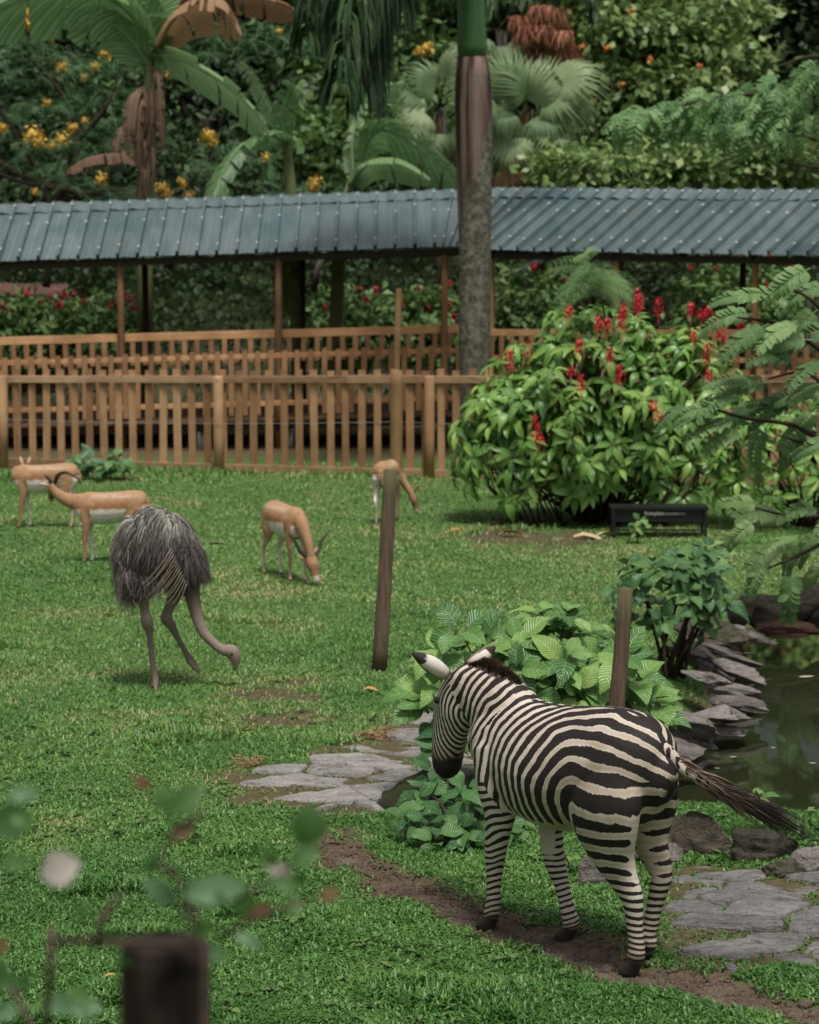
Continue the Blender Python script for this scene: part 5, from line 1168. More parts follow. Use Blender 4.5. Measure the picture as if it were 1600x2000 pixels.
# olive tree, right of centre, branching in tiers with a few orange blossoms
def gzz(d, x=0): return gz(x, d)
T1 = tree('almond_tree', 'spreading olive-green tree with tiered branches and a few orange blossoms above the roof', (W(1200, 400, 57).x, 57, gzz(57)),
     [bl(1230, 60, 57, 150, 45), bl(1330, 100, 57, 130, 40), bl(1190, 150, 56.5, 110, 35), bl(1360, 25, 58, 140, 30), bl(1290, 165, 56, 120, 30), bl(1130, 210, 55.5, 60, 60), bl(1420, 130, 57, 80, 40), bl(1200, 240, 56, 100, 30), bl(1180, -40, 58, 170, 40)], 16000, .26, M_F3, .2, clump=.28, up=1.1, limbs=16)
def blossom(root, p, r, mat, n=14, name='blossom', k_=.33):
    o6 = [Vector(a) * r * .55 for a in ((1, 0, 0), (0, 1, 0), (0, 0, 1), (-1, 0, 0), (0, -1, 0), (0, 0, -1))]; v = [p + a for a in o6]; f = [[0, 1, 2, 2], [1, 3, 2, 2]]; f = [[0, 1, 2], [1, 3, 2], [3, 4, 2], [4, 0, 2], [1, 0, 5], [3, 1, 5], [4, 3, 5], [0, 4, 5]]
    for i in range(n):
        d = Vector(rand_dirs(1)[0]); q = p + d * r * random.random() ** .5; s = r * k_ * random.uniform(.75, 1.35); a = Vector(rand_dirs(1)[0]); a2 = a.cross(d).normalized(); b = len(v); v += [q + a * s, q + a2 * s, q - a * s, q - a2 * s]; f.append([b, b+1, b+2, b+3])
    return part(root, name, v, f, mat)
for px, py in ((1235, 20), (1272, 118), (1115, 150), (1160, 200), (1185, 95), (1365, 130), (1320, 285), (1135, 92), (1250, 330), (1215, 165)): blossom(T1, W(px, py, 54.5), .10, M_ORG, 9)
tree('leafy_shrub', 'low mid-green shrubbery just above the right half of the roof', (W(1200, 400, 50).x, 50, 0), [bl(1150, 330, 50, 100, 35), bl(1290, 330, 50.5, 120, 40), bl(1420, 320, 50, 110, 45), bl(1540, 300, 50, 90, 60), bl(1230, 420, 50, 190, 60)], 9000, .22, M_F3, .1, 'shrub', up=1.0, clump=.25)
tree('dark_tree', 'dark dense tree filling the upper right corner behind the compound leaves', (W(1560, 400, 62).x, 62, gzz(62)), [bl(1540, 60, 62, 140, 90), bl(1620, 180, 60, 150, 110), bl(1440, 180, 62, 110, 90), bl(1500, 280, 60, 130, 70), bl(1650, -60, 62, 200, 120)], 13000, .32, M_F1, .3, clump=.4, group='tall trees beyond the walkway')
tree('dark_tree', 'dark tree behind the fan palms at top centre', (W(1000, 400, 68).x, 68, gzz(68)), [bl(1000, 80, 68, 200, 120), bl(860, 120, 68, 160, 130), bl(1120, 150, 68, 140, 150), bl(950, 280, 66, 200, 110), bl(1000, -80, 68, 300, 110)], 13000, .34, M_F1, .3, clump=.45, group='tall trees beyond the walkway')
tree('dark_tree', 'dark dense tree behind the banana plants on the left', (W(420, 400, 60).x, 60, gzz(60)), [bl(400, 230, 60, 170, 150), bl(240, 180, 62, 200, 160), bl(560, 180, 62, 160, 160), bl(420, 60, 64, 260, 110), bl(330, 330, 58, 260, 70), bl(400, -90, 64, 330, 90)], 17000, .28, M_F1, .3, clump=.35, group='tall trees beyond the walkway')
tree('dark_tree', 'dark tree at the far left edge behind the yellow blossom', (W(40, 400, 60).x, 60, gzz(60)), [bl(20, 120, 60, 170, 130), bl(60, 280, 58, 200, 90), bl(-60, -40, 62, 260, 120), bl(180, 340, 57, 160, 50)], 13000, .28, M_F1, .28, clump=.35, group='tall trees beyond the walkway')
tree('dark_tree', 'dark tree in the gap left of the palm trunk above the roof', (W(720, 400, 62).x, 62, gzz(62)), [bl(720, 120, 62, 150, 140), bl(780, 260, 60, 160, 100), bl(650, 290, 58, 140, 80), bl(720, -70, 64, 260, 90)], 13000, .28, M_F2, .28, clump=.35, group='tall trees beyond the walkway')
for i, (x, h) in enumerate(((-21, 19), (-12, 18), (-3, 20), (6, 19), (15, 20), (24, 18))):
    d = 78 + (i % 3) * 3; b = Vector((x, d, gzz(d, x))); tree('forest_tree', 'tall tree in the dark wood on the slope far behind the walkway', b, [((x, d, b.z + h * .45), (5.2, 4, 5.5)), ((x + 1.5, d - 1, b.z + h * .7), (4.6, 3.5, 4.2)), ((x - 2, d, b.z + h * .2), (5.0, 3.6, 4.0))], 5200, .55, M_F1, .35, clump=.8, group='tall trees of the far wood')
M_FD = leaf_mat('shaded leaf mass', ((.012, .028, .010), (.026, .055, .017), (.05, .085, .027)), 'attr', 0, .5, .2, .2)  # the dim shade behind the roof is put into this leaf colour
# understorey below and behind the roof
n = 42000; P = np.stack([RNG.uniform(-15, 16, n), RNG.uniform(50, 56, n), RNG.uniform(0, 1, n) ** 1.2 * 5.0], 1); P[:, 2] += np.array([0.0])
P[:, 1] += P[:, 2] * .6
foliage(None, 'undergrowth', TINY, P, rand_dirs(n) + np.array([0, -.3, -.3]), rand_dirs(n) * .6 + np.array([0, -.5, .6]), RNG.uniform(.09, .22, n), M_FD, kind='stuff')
# hedge shrubs with red flowers seen below the eaves
M_REDF = plain('deep red flowers', (.36, .010, .035), .5, .3, var=.35, scale=30)
def redshrub(label, px, py, d, rx, rz, n, nf):
    x = W(px, py, d).x; z = W(px, py, d).z; rt = tree('flowering_shrub', label, (x, d, 0), [((x, d, z - rz * .2), (rx, .8, rz)), ((x, d - .3, max(.4, z - rz)), (rx, .8, rz))], n, .22, M_F2, .04, 'shrub', 'red-flowered shrubs behind the walkway', up=.8, clump=.16, shapes=SMALL, per=12)
    for i in range(nf):
        q = Vector((x + random.uniform(-1, 1) * rx, d - random.uniform(.2, .9), z + rz * random.uniform(-.1, 1.0))); blossom(rt, q, random.uniform(.05, .10), M_REDF, 16, 'flower')
redshrub('red-flowered shrub under the left end of the roof', 60, 620, 48, .95, .55, 1800, 15)
redshrub('red-flowered shrub between the two leftmost roof posts', 210, 620, 48, .75, .5, 1500, 12)
redshrub('bright leafy shrub with a few red flowers just left of the tall square pole', 690, 610, 48, 1.0, .55, 1800, 7)
redshrub('leafy shrub with red flowers seen between the square pole and the palm trunk', 830, 610, 48.5, .6, .6, 1200, 9)
redshrub('leafy shrub with red flowers in the shade right of the palm trunk', 1030, 580, 48, .8, .7, 1300, 6)
redshrub('red-flowered shrub in the shade under the right end of the roof', 1440, 560, 47, 1.1, .7, 1600, 16)
# yellow-flowering tree, left
M_BIPA = leaf_mat('senna leaf', ((0.052, 0.144, 0.058), (0.115, 0.253, 0.103), (0.202, 0.360, 0.158)), 'attr', 0, .5, .25, .25)
b = W(90, 400, 49); YT = thing('yellow_blossom_tree', 'feathery-leaved tree with clusters of yellow flowers and dark bent branches at the upper left', 'tree', (b.x, 49, 0))
SUB = [pinnate(7, .55, .05, .16, .5, False, 80, ns=1), pinnate(8, .5, .045, .14, .9, False, 81, ns=1)]
cl = [(60, 90), (30, 150), (100, 120), (150, 130), (210, 120), (60, 200), (130, 210), (190, 180), (240, 130), (20, 230), (110, 280), (60, 290), (160, 300), (210, 260), (250, 300), (200, 370), (280, 370), (330, 385), (430, 290), (400, 330), (520, 330), (560, 370), (80, 340), (30, 320), (140, 350), (240, 200), (620, 380), (10, 90), (420, 60), (480, 90), (540, 60), (400, 100), (590, 90)]
P, D = [], []
for px, py in cl:
    c_ = W(px, py, 48.6 + random.uniform(-.7, .7))
    for i in range(26): P.append(c_ + Vector((random.gauss(0, .16), random.gauss(0, .2), random.gauss(0, .12)))); D.append((random.gauss(0, 1), random.gauss(-.2, .8), random.gauss(.05, .35)))
P = np.array([tuple(p) for p in P]); D = np.array(D); foliage(YT, 'crown', SUB, P, D, rand_dirs(len(P)) * .35 + np.array([0, -.3, 1]), RNG.uniform(.7, 1.2, len(P)), M_BIPA)
mb = MB()
for pl in (((90, 560), (100, 420), (70, 330), (10, 230), (-30, 180)), ((95, 400), (160, 380), (40, 355), (-20, 330)), ((100, 420), (150, 300), (130, 200), (60, 110)), ((110, 400), (220, 370), (330, 385), (420, 300)), ((140, 280), (200, 220), (240, 130)), ((-30, 300), (60, 350), (160, 375), (260, 380))):
    q = spline([tuple(W(x, y, 49.2 - .15 * i)) for i, (x, y) in enumerate(pl)], 5); mb.tube([tuple(p) for p in q], list(np.linspace(.09, .02, len(q))), 7, jit=.05)
mb.part(YT, 'trunk', M_BARK, True)
for px, py, r in ((45, 40, 26), (60, 30, 18), (85, 60, 16), (100, 70, 14), (205, 105, 14), (245, 103, 17), (120, 130, 12), (185, 130, 10), (165, 150, 9), (65, 265, 22), (75, 275, 16), (122, 272, 17), (100, 285, 10), (250, 300, 9), (270, 295, 9), (198, 350, 14), (316, 370, 16), (325, 380, 12), (356, 358, 12), (370, 382, 12), (405, 267, 18), (415, 275, 14), (520, 308, 11), (615, 358, 16), (610, 365, 10), (140, 250, 12), (90, 200, 9), (165, 235, 9), (330, 145, 10), (68, 375, 9), (5, 250, 12), (835, 95, 14), (820, 100, 12), (760, 80, 12), (545, 60, 8)):
    blossom(YT, W(px, py, 47.9), r / 99 * 1.1, M_YEL, 75, 'flower_cluster', .17)
# ================================================================== banana plants
M_BAN = leaf_mat('banana leaf', ((.09, .20, .06), (.17, .32, .11), (.28, .44, .19)), 'obj', 13, .32, .3, .5, pale=(.42, .55, .33), bumpd=.03)
M_BANDRY = leaf_mat('withered banana leaf', ((.20, .10, .055), (.33, .18, .10), (.46, .29, .17)), 'obj', 22, .7, .3, .2, pale=(.5, .33, .17), bumpd=.01)
M_BANDRY2 = leaf_mat('old brown banana leaf', ((.07, .042, .03), (.13, .08, .055), (.2, .13, .09)), 'obj', 22, .8, .2, .1)
M_BANSTEM = plain('banana stem', (.13, .15, .06), .6, var=.45, scale=5); M_BANDEAD = plain('dead banana sheath', (.19, .11, .065), .85, var=.4, scale=6)
def banana_leaf(root, pts, width, mat, tear=.5, n=34, side=None, hang=.35, name='leaf'):
    """a blade split into strips along an arching midrib"""
    P = spline(pts, 10); P = np.array([np.interp(np.linspace(0, 1, n + 1), np.linspace(0, 1, len(P)), P[:, k]) for k in range(3)]).T; v, f, uv = [], [], []
    off = {-1: 0, 1: 0}
    for s in (-1, 1):
        sag = 0; gap = 0
        for i in range(n):
            if random.random() < tear * .5: sag = random.uniform(-.1, .35); gap = random.uniform(.02, .14)
            else: gap = 0
            t0, t1 = i / n, (i + 1) / n
            for ti, pi, g in ((t0, i, gap), (t1, i + 1, 0)):
                p = Vector(P[pi]); tg = (Vector(P[min(pi + 1, n)]) - Vector(P[max(pi - 1, 0)])).normalized(); sd = (side.copy() if side else tg.cross(Vector((0, 0, 1)))); sd = (sd - tg * sd.dot(tg)).normalized(); nr = sd.cross(tg).normalized()
                if nr.z < 0: nr = -nr
                w = width * .5 * (math.sin(math.pi * min(1, (ti * .92 + .05))) ** .5)
                for u in (0, .35, .7, 1):
                    v.append(p + sd * s * w * u * math.cos(sag * .5) + tg * (g * u * .9 + .16 * w * u) + Vector((0, 0, -1)) * w * (hang * u * u + sag * u * u) + nr * .1 * w * math.sin(u * 3)); uv.append((s * u, ti))
            b = len(v) - 8; f += [[b + k, b + k + 1, b + k + 5, b + k + 4] for k in range(3)]
    mb = MB(); mb.tube([tuple(p) for p in P], list(np.linspace(.035, .008, len(P))), 6); b = len(v); v += mb.v; uv += [(0, .5)] * len(mb.v); f += [[q + b for q in g] for g in mb.f]
    return part(root, name, v, f, mat, True, uv=uv)
BD = 46.5
b = W(285, 440, BD); BA = thing('banana_plant', 'tall banana plant at the upper left with huge leaves and hanging withered brown ones', 'banana plant', (b.x, BD, 0))
mb = MB(); q = wp((283, 800, BD), (284, 520, BD), (286, 350, BD), (290, 200, BD), (296, 100, BD)); mb.tube(q, [.17, .15, .13, .11, .07], 12, jit=.05); mb.part(BA, 'pseudostem', M_BANSTEM, True)
V3 = Vector
banana_leaf(BA, wp((296, 120, BD), (250, 20, 46), (150, -20, 45.5), (20, 10, 45.2), (-60, 60, 45)), 1.05, M_BAN, .5, side=V3((0, -.6, .8)), hang=.6)
banana_leaf(BA, wp((294, 130, BD), (240, 60, 46.2), (160, 10, 46), (60, -60, 46)), 1.0, M_BAN, .4, side=V3((.5, -.4, .6)), hang=.3)
banana_leaf(BA, wp((297, 120, BD), (275, 30, 46.3), (235, -70, 46.2)), 1.0, M_BAN, .3, side=V3((1, -.3, .2)), hang=.1)
banana_leaf(BA, wp((298, 120, BD), (305, 20, 46.5), (330, -80, 46.5)), .95, M_BAN, .3, side=V3((1, -.5, .1)), hang=.1)
banana_leaf(BA, wp((288, 105, BD), (350, 115, 45.8), (430, 160, 45.3), (490, 215, 45), (525, 265, 44.8)), .8, M_BAN, .6, side=V3((.15, -.75, .65)), hang=.35)
banana_leaf(BA, wp((300, 110, BD), (345, 30, 46), (400, 0, 45.7), (440, 10, 45.5), (470, 60, 45.3)), .75, M_BANDRY, .7, side=V3((0, -.6, .5)), hang=1.0, name='dry_leaf')
banana_leaf(BA, wp((300, 100, BD), (380, -20, 46.5), (480, -15, 46.3), (580, 20, 46.2)), .6, M_BANDRY, .6, side=V3((0, -.6, .6)), hang=.7, name='dry_leaf')
for dx, y0, y1, w_ in ((-38, 190, 300, .3), (-62, 250, 330, .26), (-20, 210, 330, .22), (24, 150, 290, .2)):
    banana_leaf(BA, wp((290 + dx * .35, y0 - 18, BD - .1), (290 + dx * .8, y0, BD - .4), (290 + dx, (y0 + y1) / 2, BD - .5), (292 + dx * 1.05, y1, BD - .45)), w_, M_BANDRY2, .8, n=16, side=V3((.9, -.4, 0)), hang=.1, name='dry_leaf')
banana_leaf(BA, wp((285, 320, BD), (235, 302, 46), (175, 308, 45.6), (135, 330, 45.5)), .4, M_BANDRY2, .9, side=V3((0, -.6, .1)), hang=1.1, name='dry_leaf')
for k in range(9):
    x = 288 + random.uniform(-14, 16); y = random.uniform(150, 330); banana_leaf(BA, wp((x, y, BD - .15), (x + random.uniform(-8, 8), y + 40, BD - .25), (x + random.uniform(-14, 14), y + random.uniform(70, 130), BD - .2)), .16, M_BANDRY2, .8, n=10, side=V3((1, -.3, 0)), hang=.1, name='dry_leaf')
BD2 = 46; b = W(570, 420, BD2); BA2 = thing('banana_plant', 'smaller banana plant with striped drooping leaf standing left of the palm trunk', 'banana plant', (b.x, BD2, 0))
mb = MB(); mb.tube(wp((585, 800, BD2), (578, 520, BD2), (570, 400, BD2), (562, 300, BD2), (558, 260, BD2)), [.15, .14, .12, .09, .05], 12, jit=.05); mb.part(BA2, 'pseudostem', M_BANSTEM, True)
banana_leaf(BA2, wp((560, 280, BD2), (520, 262, 45.4), (470, 285, 45), (435, 335, 44.8), (412, 400, 44.6)), .95, M_BAN, .35, side=V3((.75, -.55, .35)), hang=.25)
banana_leaf(BA2, wp((558, 275, BD2), (552, 220, 45.8), (575, 170, 45.6), (600, 190, 45.5)), .5, M_BAN, .4, side=V3((1, -.3, .2)), hang=.2)
banana_leaf(BA2, wp((560, 280, BD2), (540, 240, 46.2), (500, 160, 46.4), (470, 120, 46.4)), .4, M_BAN, .9, side=V3((.3, -.6, .6)), hang=.5)
banana_leaf(BA2, wp((568, 400, BD2), (556, 470, 45.6), (560, 560, 45.5), (575, 610, 45.4)), .55, leaf_mat('yellow edged banana leaf', ((.05, .10, .02), (.09, .14, .025), (.22, .2, .03)), 'obj', 22, .5, .3), .5, side=V3((1, -.4, 0)), hang=.1)
b = W(700, 420, 45.5); BA3 = thing('banana_plant', 'banana plant with a broad pale leaf arching right to the palm trunk', 'banana plant', (b.x, 45.6, 0))
mb = MB(); mb.tube(wp((650, 800, 45.6), (660, 520, 45.6), (672, 400, 45.6), (690, 345, 45.6)), [.14, .13, .11, .06], 12, jit=.05); mb.part(BA3, 'pseudostem', M_BANSTEM, True)
banana_leaf(BA3, wp((690, 360, 45.6), (735, 255, 45.2), (800, 275, 44.8), (860, 325, 44.6), (910, 370, 44.4)), .95, M_BAN, .5, side=V3((.2, -.6, .75)), hang=.45)
banana_leaf(BA3, wp((690, 360, 45.6), (720, 320, 45), (780, 315, 44.6), (840, 350, 44.4)), .55, M_BAN, .3, side=V3((0, -.7, .5)), hang=.6)
banana_leaf(BA3, wp((690, 350, 45.6), (690, 260, 45.6), (720, 190, 45.8), (790, 160, 45.8)), .6, M_BAN, .5, side=V3((.5, -.5, .6)), hang=.4)
mb = MB(); mb.tube(wp((612, 570, 46.5), (622, 520, 46.5), (638, 485, 46.5)), [.07, .06, .05], 8); mb.part(BA3, 'stem', M_BARKGREY, True)
# ================================================================== fan palms
M_FAN = leaf_mat('fan palm leaf', ((.08, .14, .055), (.15, .23, .10), (.26, .34, .17)), 'obj', 0, .5, .25, .3); M_FANDRY = leaf_mat('dry fan palm leaf', ((.2, .11, .05), (.34, .21, .10), (.48, .33, .17)), 'obj', 0, .7, .25, .15)
def fan_shape(nseg, L, spread, droop, seed):
    rr = random.Random(seed); v, f = [], []
    for i in range(nseg):
        a = lerp(-spread, spread, i / (nseg - 1)) + rr.uniform(-.02, .02); l = L * (.78 + .22 * math.cos(a * .7)) * rr.uniform(.92, 1.05); d = Vector((math.cos(a), math.sin(a), 0)); s = Vector((-math.sin(a), math.cos(a), 0)); w = L * spread * .55 / nseg * 1.9; b = len(v)
        for t, ww, z in ((0.02, .1, 0), (.35, .75, .02), (.62, 1, -.02), (.85, .5, -.10 - droop * .25), (1.0, .06, -.22 - droop * .8)):
            q = d * l * (t if t < .8 else t - droop * (t - .8) * .6) + Vector((0, 0, z * L)); v += [q - s * w * ww * .5, q + Vector((0, 0, .012 * L * ww)), q + s * w * ww * .5]
        for k in range(4): f += [[b + 3*k, b + 3*k + 3, b + 3*k + 4, b + 3*k + 1], [b + 3*k + 1, b + 3*k + 4, b + 3*k + 5, b + 3*k + 2]]
    return np.array([tuple(q) for q in v]), np.array(f), np.zeros((len(v), 2))
FANS = [fan_shape(26, .82, R(105), dr, i) for i, dr in enumerate((.4, .8, .6))]; FANM = as_meshes('fan_leaf', FANS, M_FAN); FANDM = as_meshes('dry_fan_leaf', [fan_shape(20, .75, R(85), dr, 9 + i) for i, dr in enumerate((.8, .3))], M_FANDRY)
def fan_palm(label, px, pytop, d, leaves, dry):
    x = W(px, pytop, d).x; top = W(px, pytop, d); rt = thing('fan_palm', label, 'palm', (x, d, gz(x, d)), 'fan palms behind the walkway'); mb = MB(); mb.tube([(x, d, gz(x, d) - .2), (x + .05, d, top.z * .5), tuple(top)], [.16, .14, .13], 10, jit=.06); mb.part(rt, 'trunk', M_BARKGREY, True)
    for k, (lx, ly, a) in enumerate(leaves + dry):
        isd = k >= len(leaves); p = W(lx, ly, d - random.uniform(.2, 1.0)); a_ = R(a); dv = Vector((math.cos(a_), -.35, math.sin(a_))); nn = Vector((random.gauss(0, .5), -.8 + random.gauss(0, .3), .7)); inst(rt, 'dry_fan_leaf' if isd else 'fan_leaf', random.choice(FANDM if isd else FANM), Matrix.Translation(p) @ frame1(dv, nn).to_4x4() @ Matrix.Scale(random.uniform(.85, 1.15), 4))
        mb = MB(); mb.tube([tuple(top), tuple(lerp(top, p, .5) + Vector((0, 0, .1))), tuple(p)], [.03, .022, .015], 5); mb.part(rt, 'petiole', M_FANDRY if isd else M_STEMGREEN, True)
fan_palm('fan palm with pleated grey-green leaves right of the palm trunk, dry brown fans below', 1040, 200, 52, [(1025, 185, 100), (985, 215, 200), (1055, 225, -20), (1090, 205, -10), (1045, 185, 60), (1070, 190, 45), (950, 180, 150), (1000, 270, 240), (1065, 300, -60), (1000, 175, 120), (1060, 180, 70), (960, 190, 170), (1070, 190, 10), (1010, 240, 230), (1080, 250, -40), (1030, 195, 90), (980, 170, 140), (1040, 270, -80), (1100, 160, 30), (980, 300, 250)], [(1050, 270, -50), (1080, 290, -30), (990, 320, 260), (960, 330, -70), (975, 350, -90), (1010, 310, -60)])
fan_palm('fan palm half hidden by the palm trunk, its leaves showing on the left side', 860, 210, 53, [(850, 170, 140), (830, 220, 190), (870, 150, 80), (840, 260, 230), (820, 190, 160), (900, 200, 20), (880, 260, -60), (800, 250, 200)], [(860, 290, 240), (850, 280, 270)])
fan_palm('fan palm high at top centre, blurred behind the others', 980, 60, 62, [(960, 20, 120), (1010, 10, 60), (940, 70, 190), (1030, 60, 0), (990, 90, -60), (960, -40, 100), (1020, -40, 70)], [])
q = W(1060, 60, 53.8); RP = thing('rusty_palm', 'palm with drooping rusty red fruit stalks at the top centre of the picture', 'palm', (q.x, 53.8, gz(q.x, 53.8)))
mb = MB(); mb.tube([(q.x, 53.8, gz(q.x, 53.8) - .2), (q.x, 53.8, q.z)]  , [.09, .07], 10); mb.part(RP, 'trunk', M_BARK, True)
for px, py in ((1040, 45), (1065, 60), (1090, 53), (1055, 80), (1105, 95), (1030, 60), (1075, 90), (1060, 20), (1015, 40), (1100, 70), (1085, 25), (1045, 100), (1020, 75), (1110, 110)):
    p = W(px, py, 53.3 + random.uniform(-.4, .4)); sp = []
    for i in range(110): d = Vector((random.gauss(0, .4), random.gauss(0, .4), -1)).normalized(); o_ = p + Vector((random.gauss(0, .1), random.gauss(0, .1), .1)); L_ = random.uniform(.2, .5); sp.append(([o_, o_ + d * L_ * .5 + Vector((0, 0, .05)), o_ + d * L_], .018))
    v, f, t = strands(sp); part(RP, 'fruit_stalk', v, f, M_RUST)
frond(RP, wp((1060, 40, 53.8), (1020, -40, 53.3), (960, -20, 53), (930, 60, 53)), 110, .9, M_FROND); frond(RP, wp((1060, 40, 53.8), (1080, -60, 53.3), (1130, -50, 53), (1160, 20, 53)), 110, .9, M_FROND)
# small rusty roof at the far left and the dark gable below the right eaves
m = NT('rusty sheet'); n = m.noise(m.pos(), 5, 5); m.color(m.ramp(n, [(.35, (.06, .03, .025)), (.65, (.15, .075, .06))])); m.set(.8, .2); M_RUSTROOF = m.m
a, b_, c_, d_ = W(-80, 552, 52), W(135, 556, 52), W(125, 577, 50.6), W(-80, 577, 50.6); HUT = thing('low_hut', 'low hut with a rusty corrugated roof behind the hedge at the left edge', 'hut', (a.x, 51.5, 0))
vs = []; nn_ = 40
for i in range(nn_ + 1):
    t = i / nn_; h = .025 * (i % 2); vs += [lerp(a, b_, t) + Vector((0, 0, h)), lerp(d_, c_, t) + Vector((0, 0, h))]
part(HUT, 'roof', vs, [[2*i, 2*i + 1, 2*i + 3, 2*i + 2] for i in range(nn_)], M_RUSTROOF)
mb = MB(); mb.box(((a.x + b_.x) / 2, 52.2, 1.15), (b_.x - a.x - .5, 1.2, 2.3)); mb.part(HUT, 'wall', M_DARKWOOD)
a, b_ = W(1000, 535, 49), W(1085, 492, 49); H2 = thing('low_hut', 'small dark hut gable showing below the roof edge right of the palm trunk', 'hut', (b_.x, 49.5, 0))
mb = MB(); mb.beam(a, b_, 1.6, .06); mb.part(H2, 'roof', plain('slate roof', (.05, .05, .055), .7)); mb = MB(); mb.box((b_.x + .35, 49.8, 1.5), (.7, 1.2, 3.0)); mb.part(H2, 'wall', M_DARKWOOD)
# ================================================================== stones
def stone_mat(name, c1, c2, c3, moss=0.0, layer=14.0, rough=.8, mosscol=(.055, .07, .02)):
    m = NT(name); p = m.coord('Object'); g = m.n('NewGeometry')
    lay = m.noise(m.coord('Object', (1, 1, layer)), 3.0, 6, .65, .4); n = m.noise(p, 9, 6, .65); fine = m.noise(p, 55, 4, .7)
    rnd = m.n('ObjectInfo').outputs['Random']
    c = m.ramp(m.math('ADD', m.math('MULTIPLY', n, .6), m.math('ADD', m.math('MULTIPLY', lay, .3), m.math('MULTIPLY', rnd, .16))), [(.33, c1), (.52, c2), (.72, c3)])
    cr_ = m.noise(m.coord('Object', (1, 2.4, 2.4)), 3.2, 6, .6, 1.5); c = m.mix(m.math('MULTIPLY', m.ramp(cr_, [(.47, (0, 0, 0)), (.495, (1, 1, 1)), (.505, (1, 1, 1)), (.53, (0, 0, 0))]), .3), c, tuple(x * .45 for x in c1))
    c = m.mix(m.math('MULTIPLY', m.ramp(fine, [(.3, (1, 1, 1)), (.5, (0, 0, 0))]), .4), c, tuple(x * .4 for x in c1))
    if moss:
        sn = m.n('SeparateXYZ'); m.l(g.outputs['Normal'], sn.inputs[0]); k = m.math('ADD', m.math('MULTIPLY', n, 1.0), m.math('MULTIPLY', sn.outputs[2], .25))
        c = m.mix(m.ramp(k, [(.86 - moss * .55, (0, 0, 0)), (.98 - moss * .5, (1, 1, 1))]), c, m.mix(fine, tuple(x * .5 for x in mosscol), mosscol))
    m.color(c); m.set(rough, .35); crk = m.noise(m.coord('Object', (1.0, 2.2, 2.2)), 4.5, 8, .7, 1.2); m.bump(m.math('ADD', m.math('ADD', m.math('MULTIPLY', lay, .8), m.math('MULTIPLY', crk, 1.6)), m.math('MULTIPLY', fine, .5)), 1.0, .06); return m.m
M_SLATE = stone_mat('pale slate', (.23, .21, .195), (.46, .425, .40), (.62, .585, .55), .06)
M_SLATEWET = stone_mat('wet slate', (.135, .124, .12), (.30, .28, .27), (.47, .44, .42), .02, rough=.42)
M_BANK = stone_mat('bank stone', (.12, .10, .09), (.30, .262, .24), (.50, .455, .42), .12, 9, .6)
M_BOULD = stone_mat('mossy boulder', (.06, .05, .038), (.14, .115, .085), (.25, .215, .17), .42, 3, .9)
M_REDROCK = stone_mat('reddish rock', (.07, .035, .022), (.16, .085, .055), (.26, .16, .11), .15, 3, .8)
_ico = {}
def ico(sub):
    if sub not in _ico:
        bm = bmesh.new(); bmesh.ops.create_icosphere(bm, subdivisions=sub, radius=1); bm.verts.ensure_lookup_table()
        _ico[sub] = (np.array([v.co[:] for v in bm.verts]), np.array([[v.index for v in f.verts] for f in bm.faces])); bm.free()
    return _ico[sub]
def rock(root, name, c, size, mat, seed, facet=7, rough=.16, sub=4, tilt=(0, 0, 0), label=None, cat=None, group=None):
    """weathered stone: a ball cut by random planes, roughened in layers"""
    v, f = ico(sub); rr = np.random.default_rng(seed); d = rr.normal(size=(facet, 3)); d /= np.linalg.norm(d, axis=1, keepdims=True); h = rr.uniform(.34, .8, facet); v = v.copy()
    for i in range(facet):
        ov = v @ d[i] - h[i]; v -= np.where(ov > 0, ov, 0)[:, None] * d[i] * .97
    n1 = fnoise(v, 1.6, seed * 1.3); n2 = fnoise(v, 4.5, seed * 2.1); n3 = fnoise(v, 11, seed * 3.3); lay = np.sin(v[:, 2] * 16 + n1 * 7) * .5; hd = v / np.linalg.norm(v, axis=1, keepdims=True)
    v = v + hd * ((n1 * .22 + n2 * .16 + n3 * .07) * rough * 5 * .3)[:, None] + hd * np.array([1, 1, .1]) * (lay * rough * .3)[:, None]
    v = v * np.array(size) * .5; e = Euler(tilt).to_matrix(); v = v @ np.array(e).T + np.array(c)
    if label: return solo(name, v, f, mat, label, cat, loc=tuple(c), group=group, smooth_=True)
    return part(root, name, v, f, mat, True)
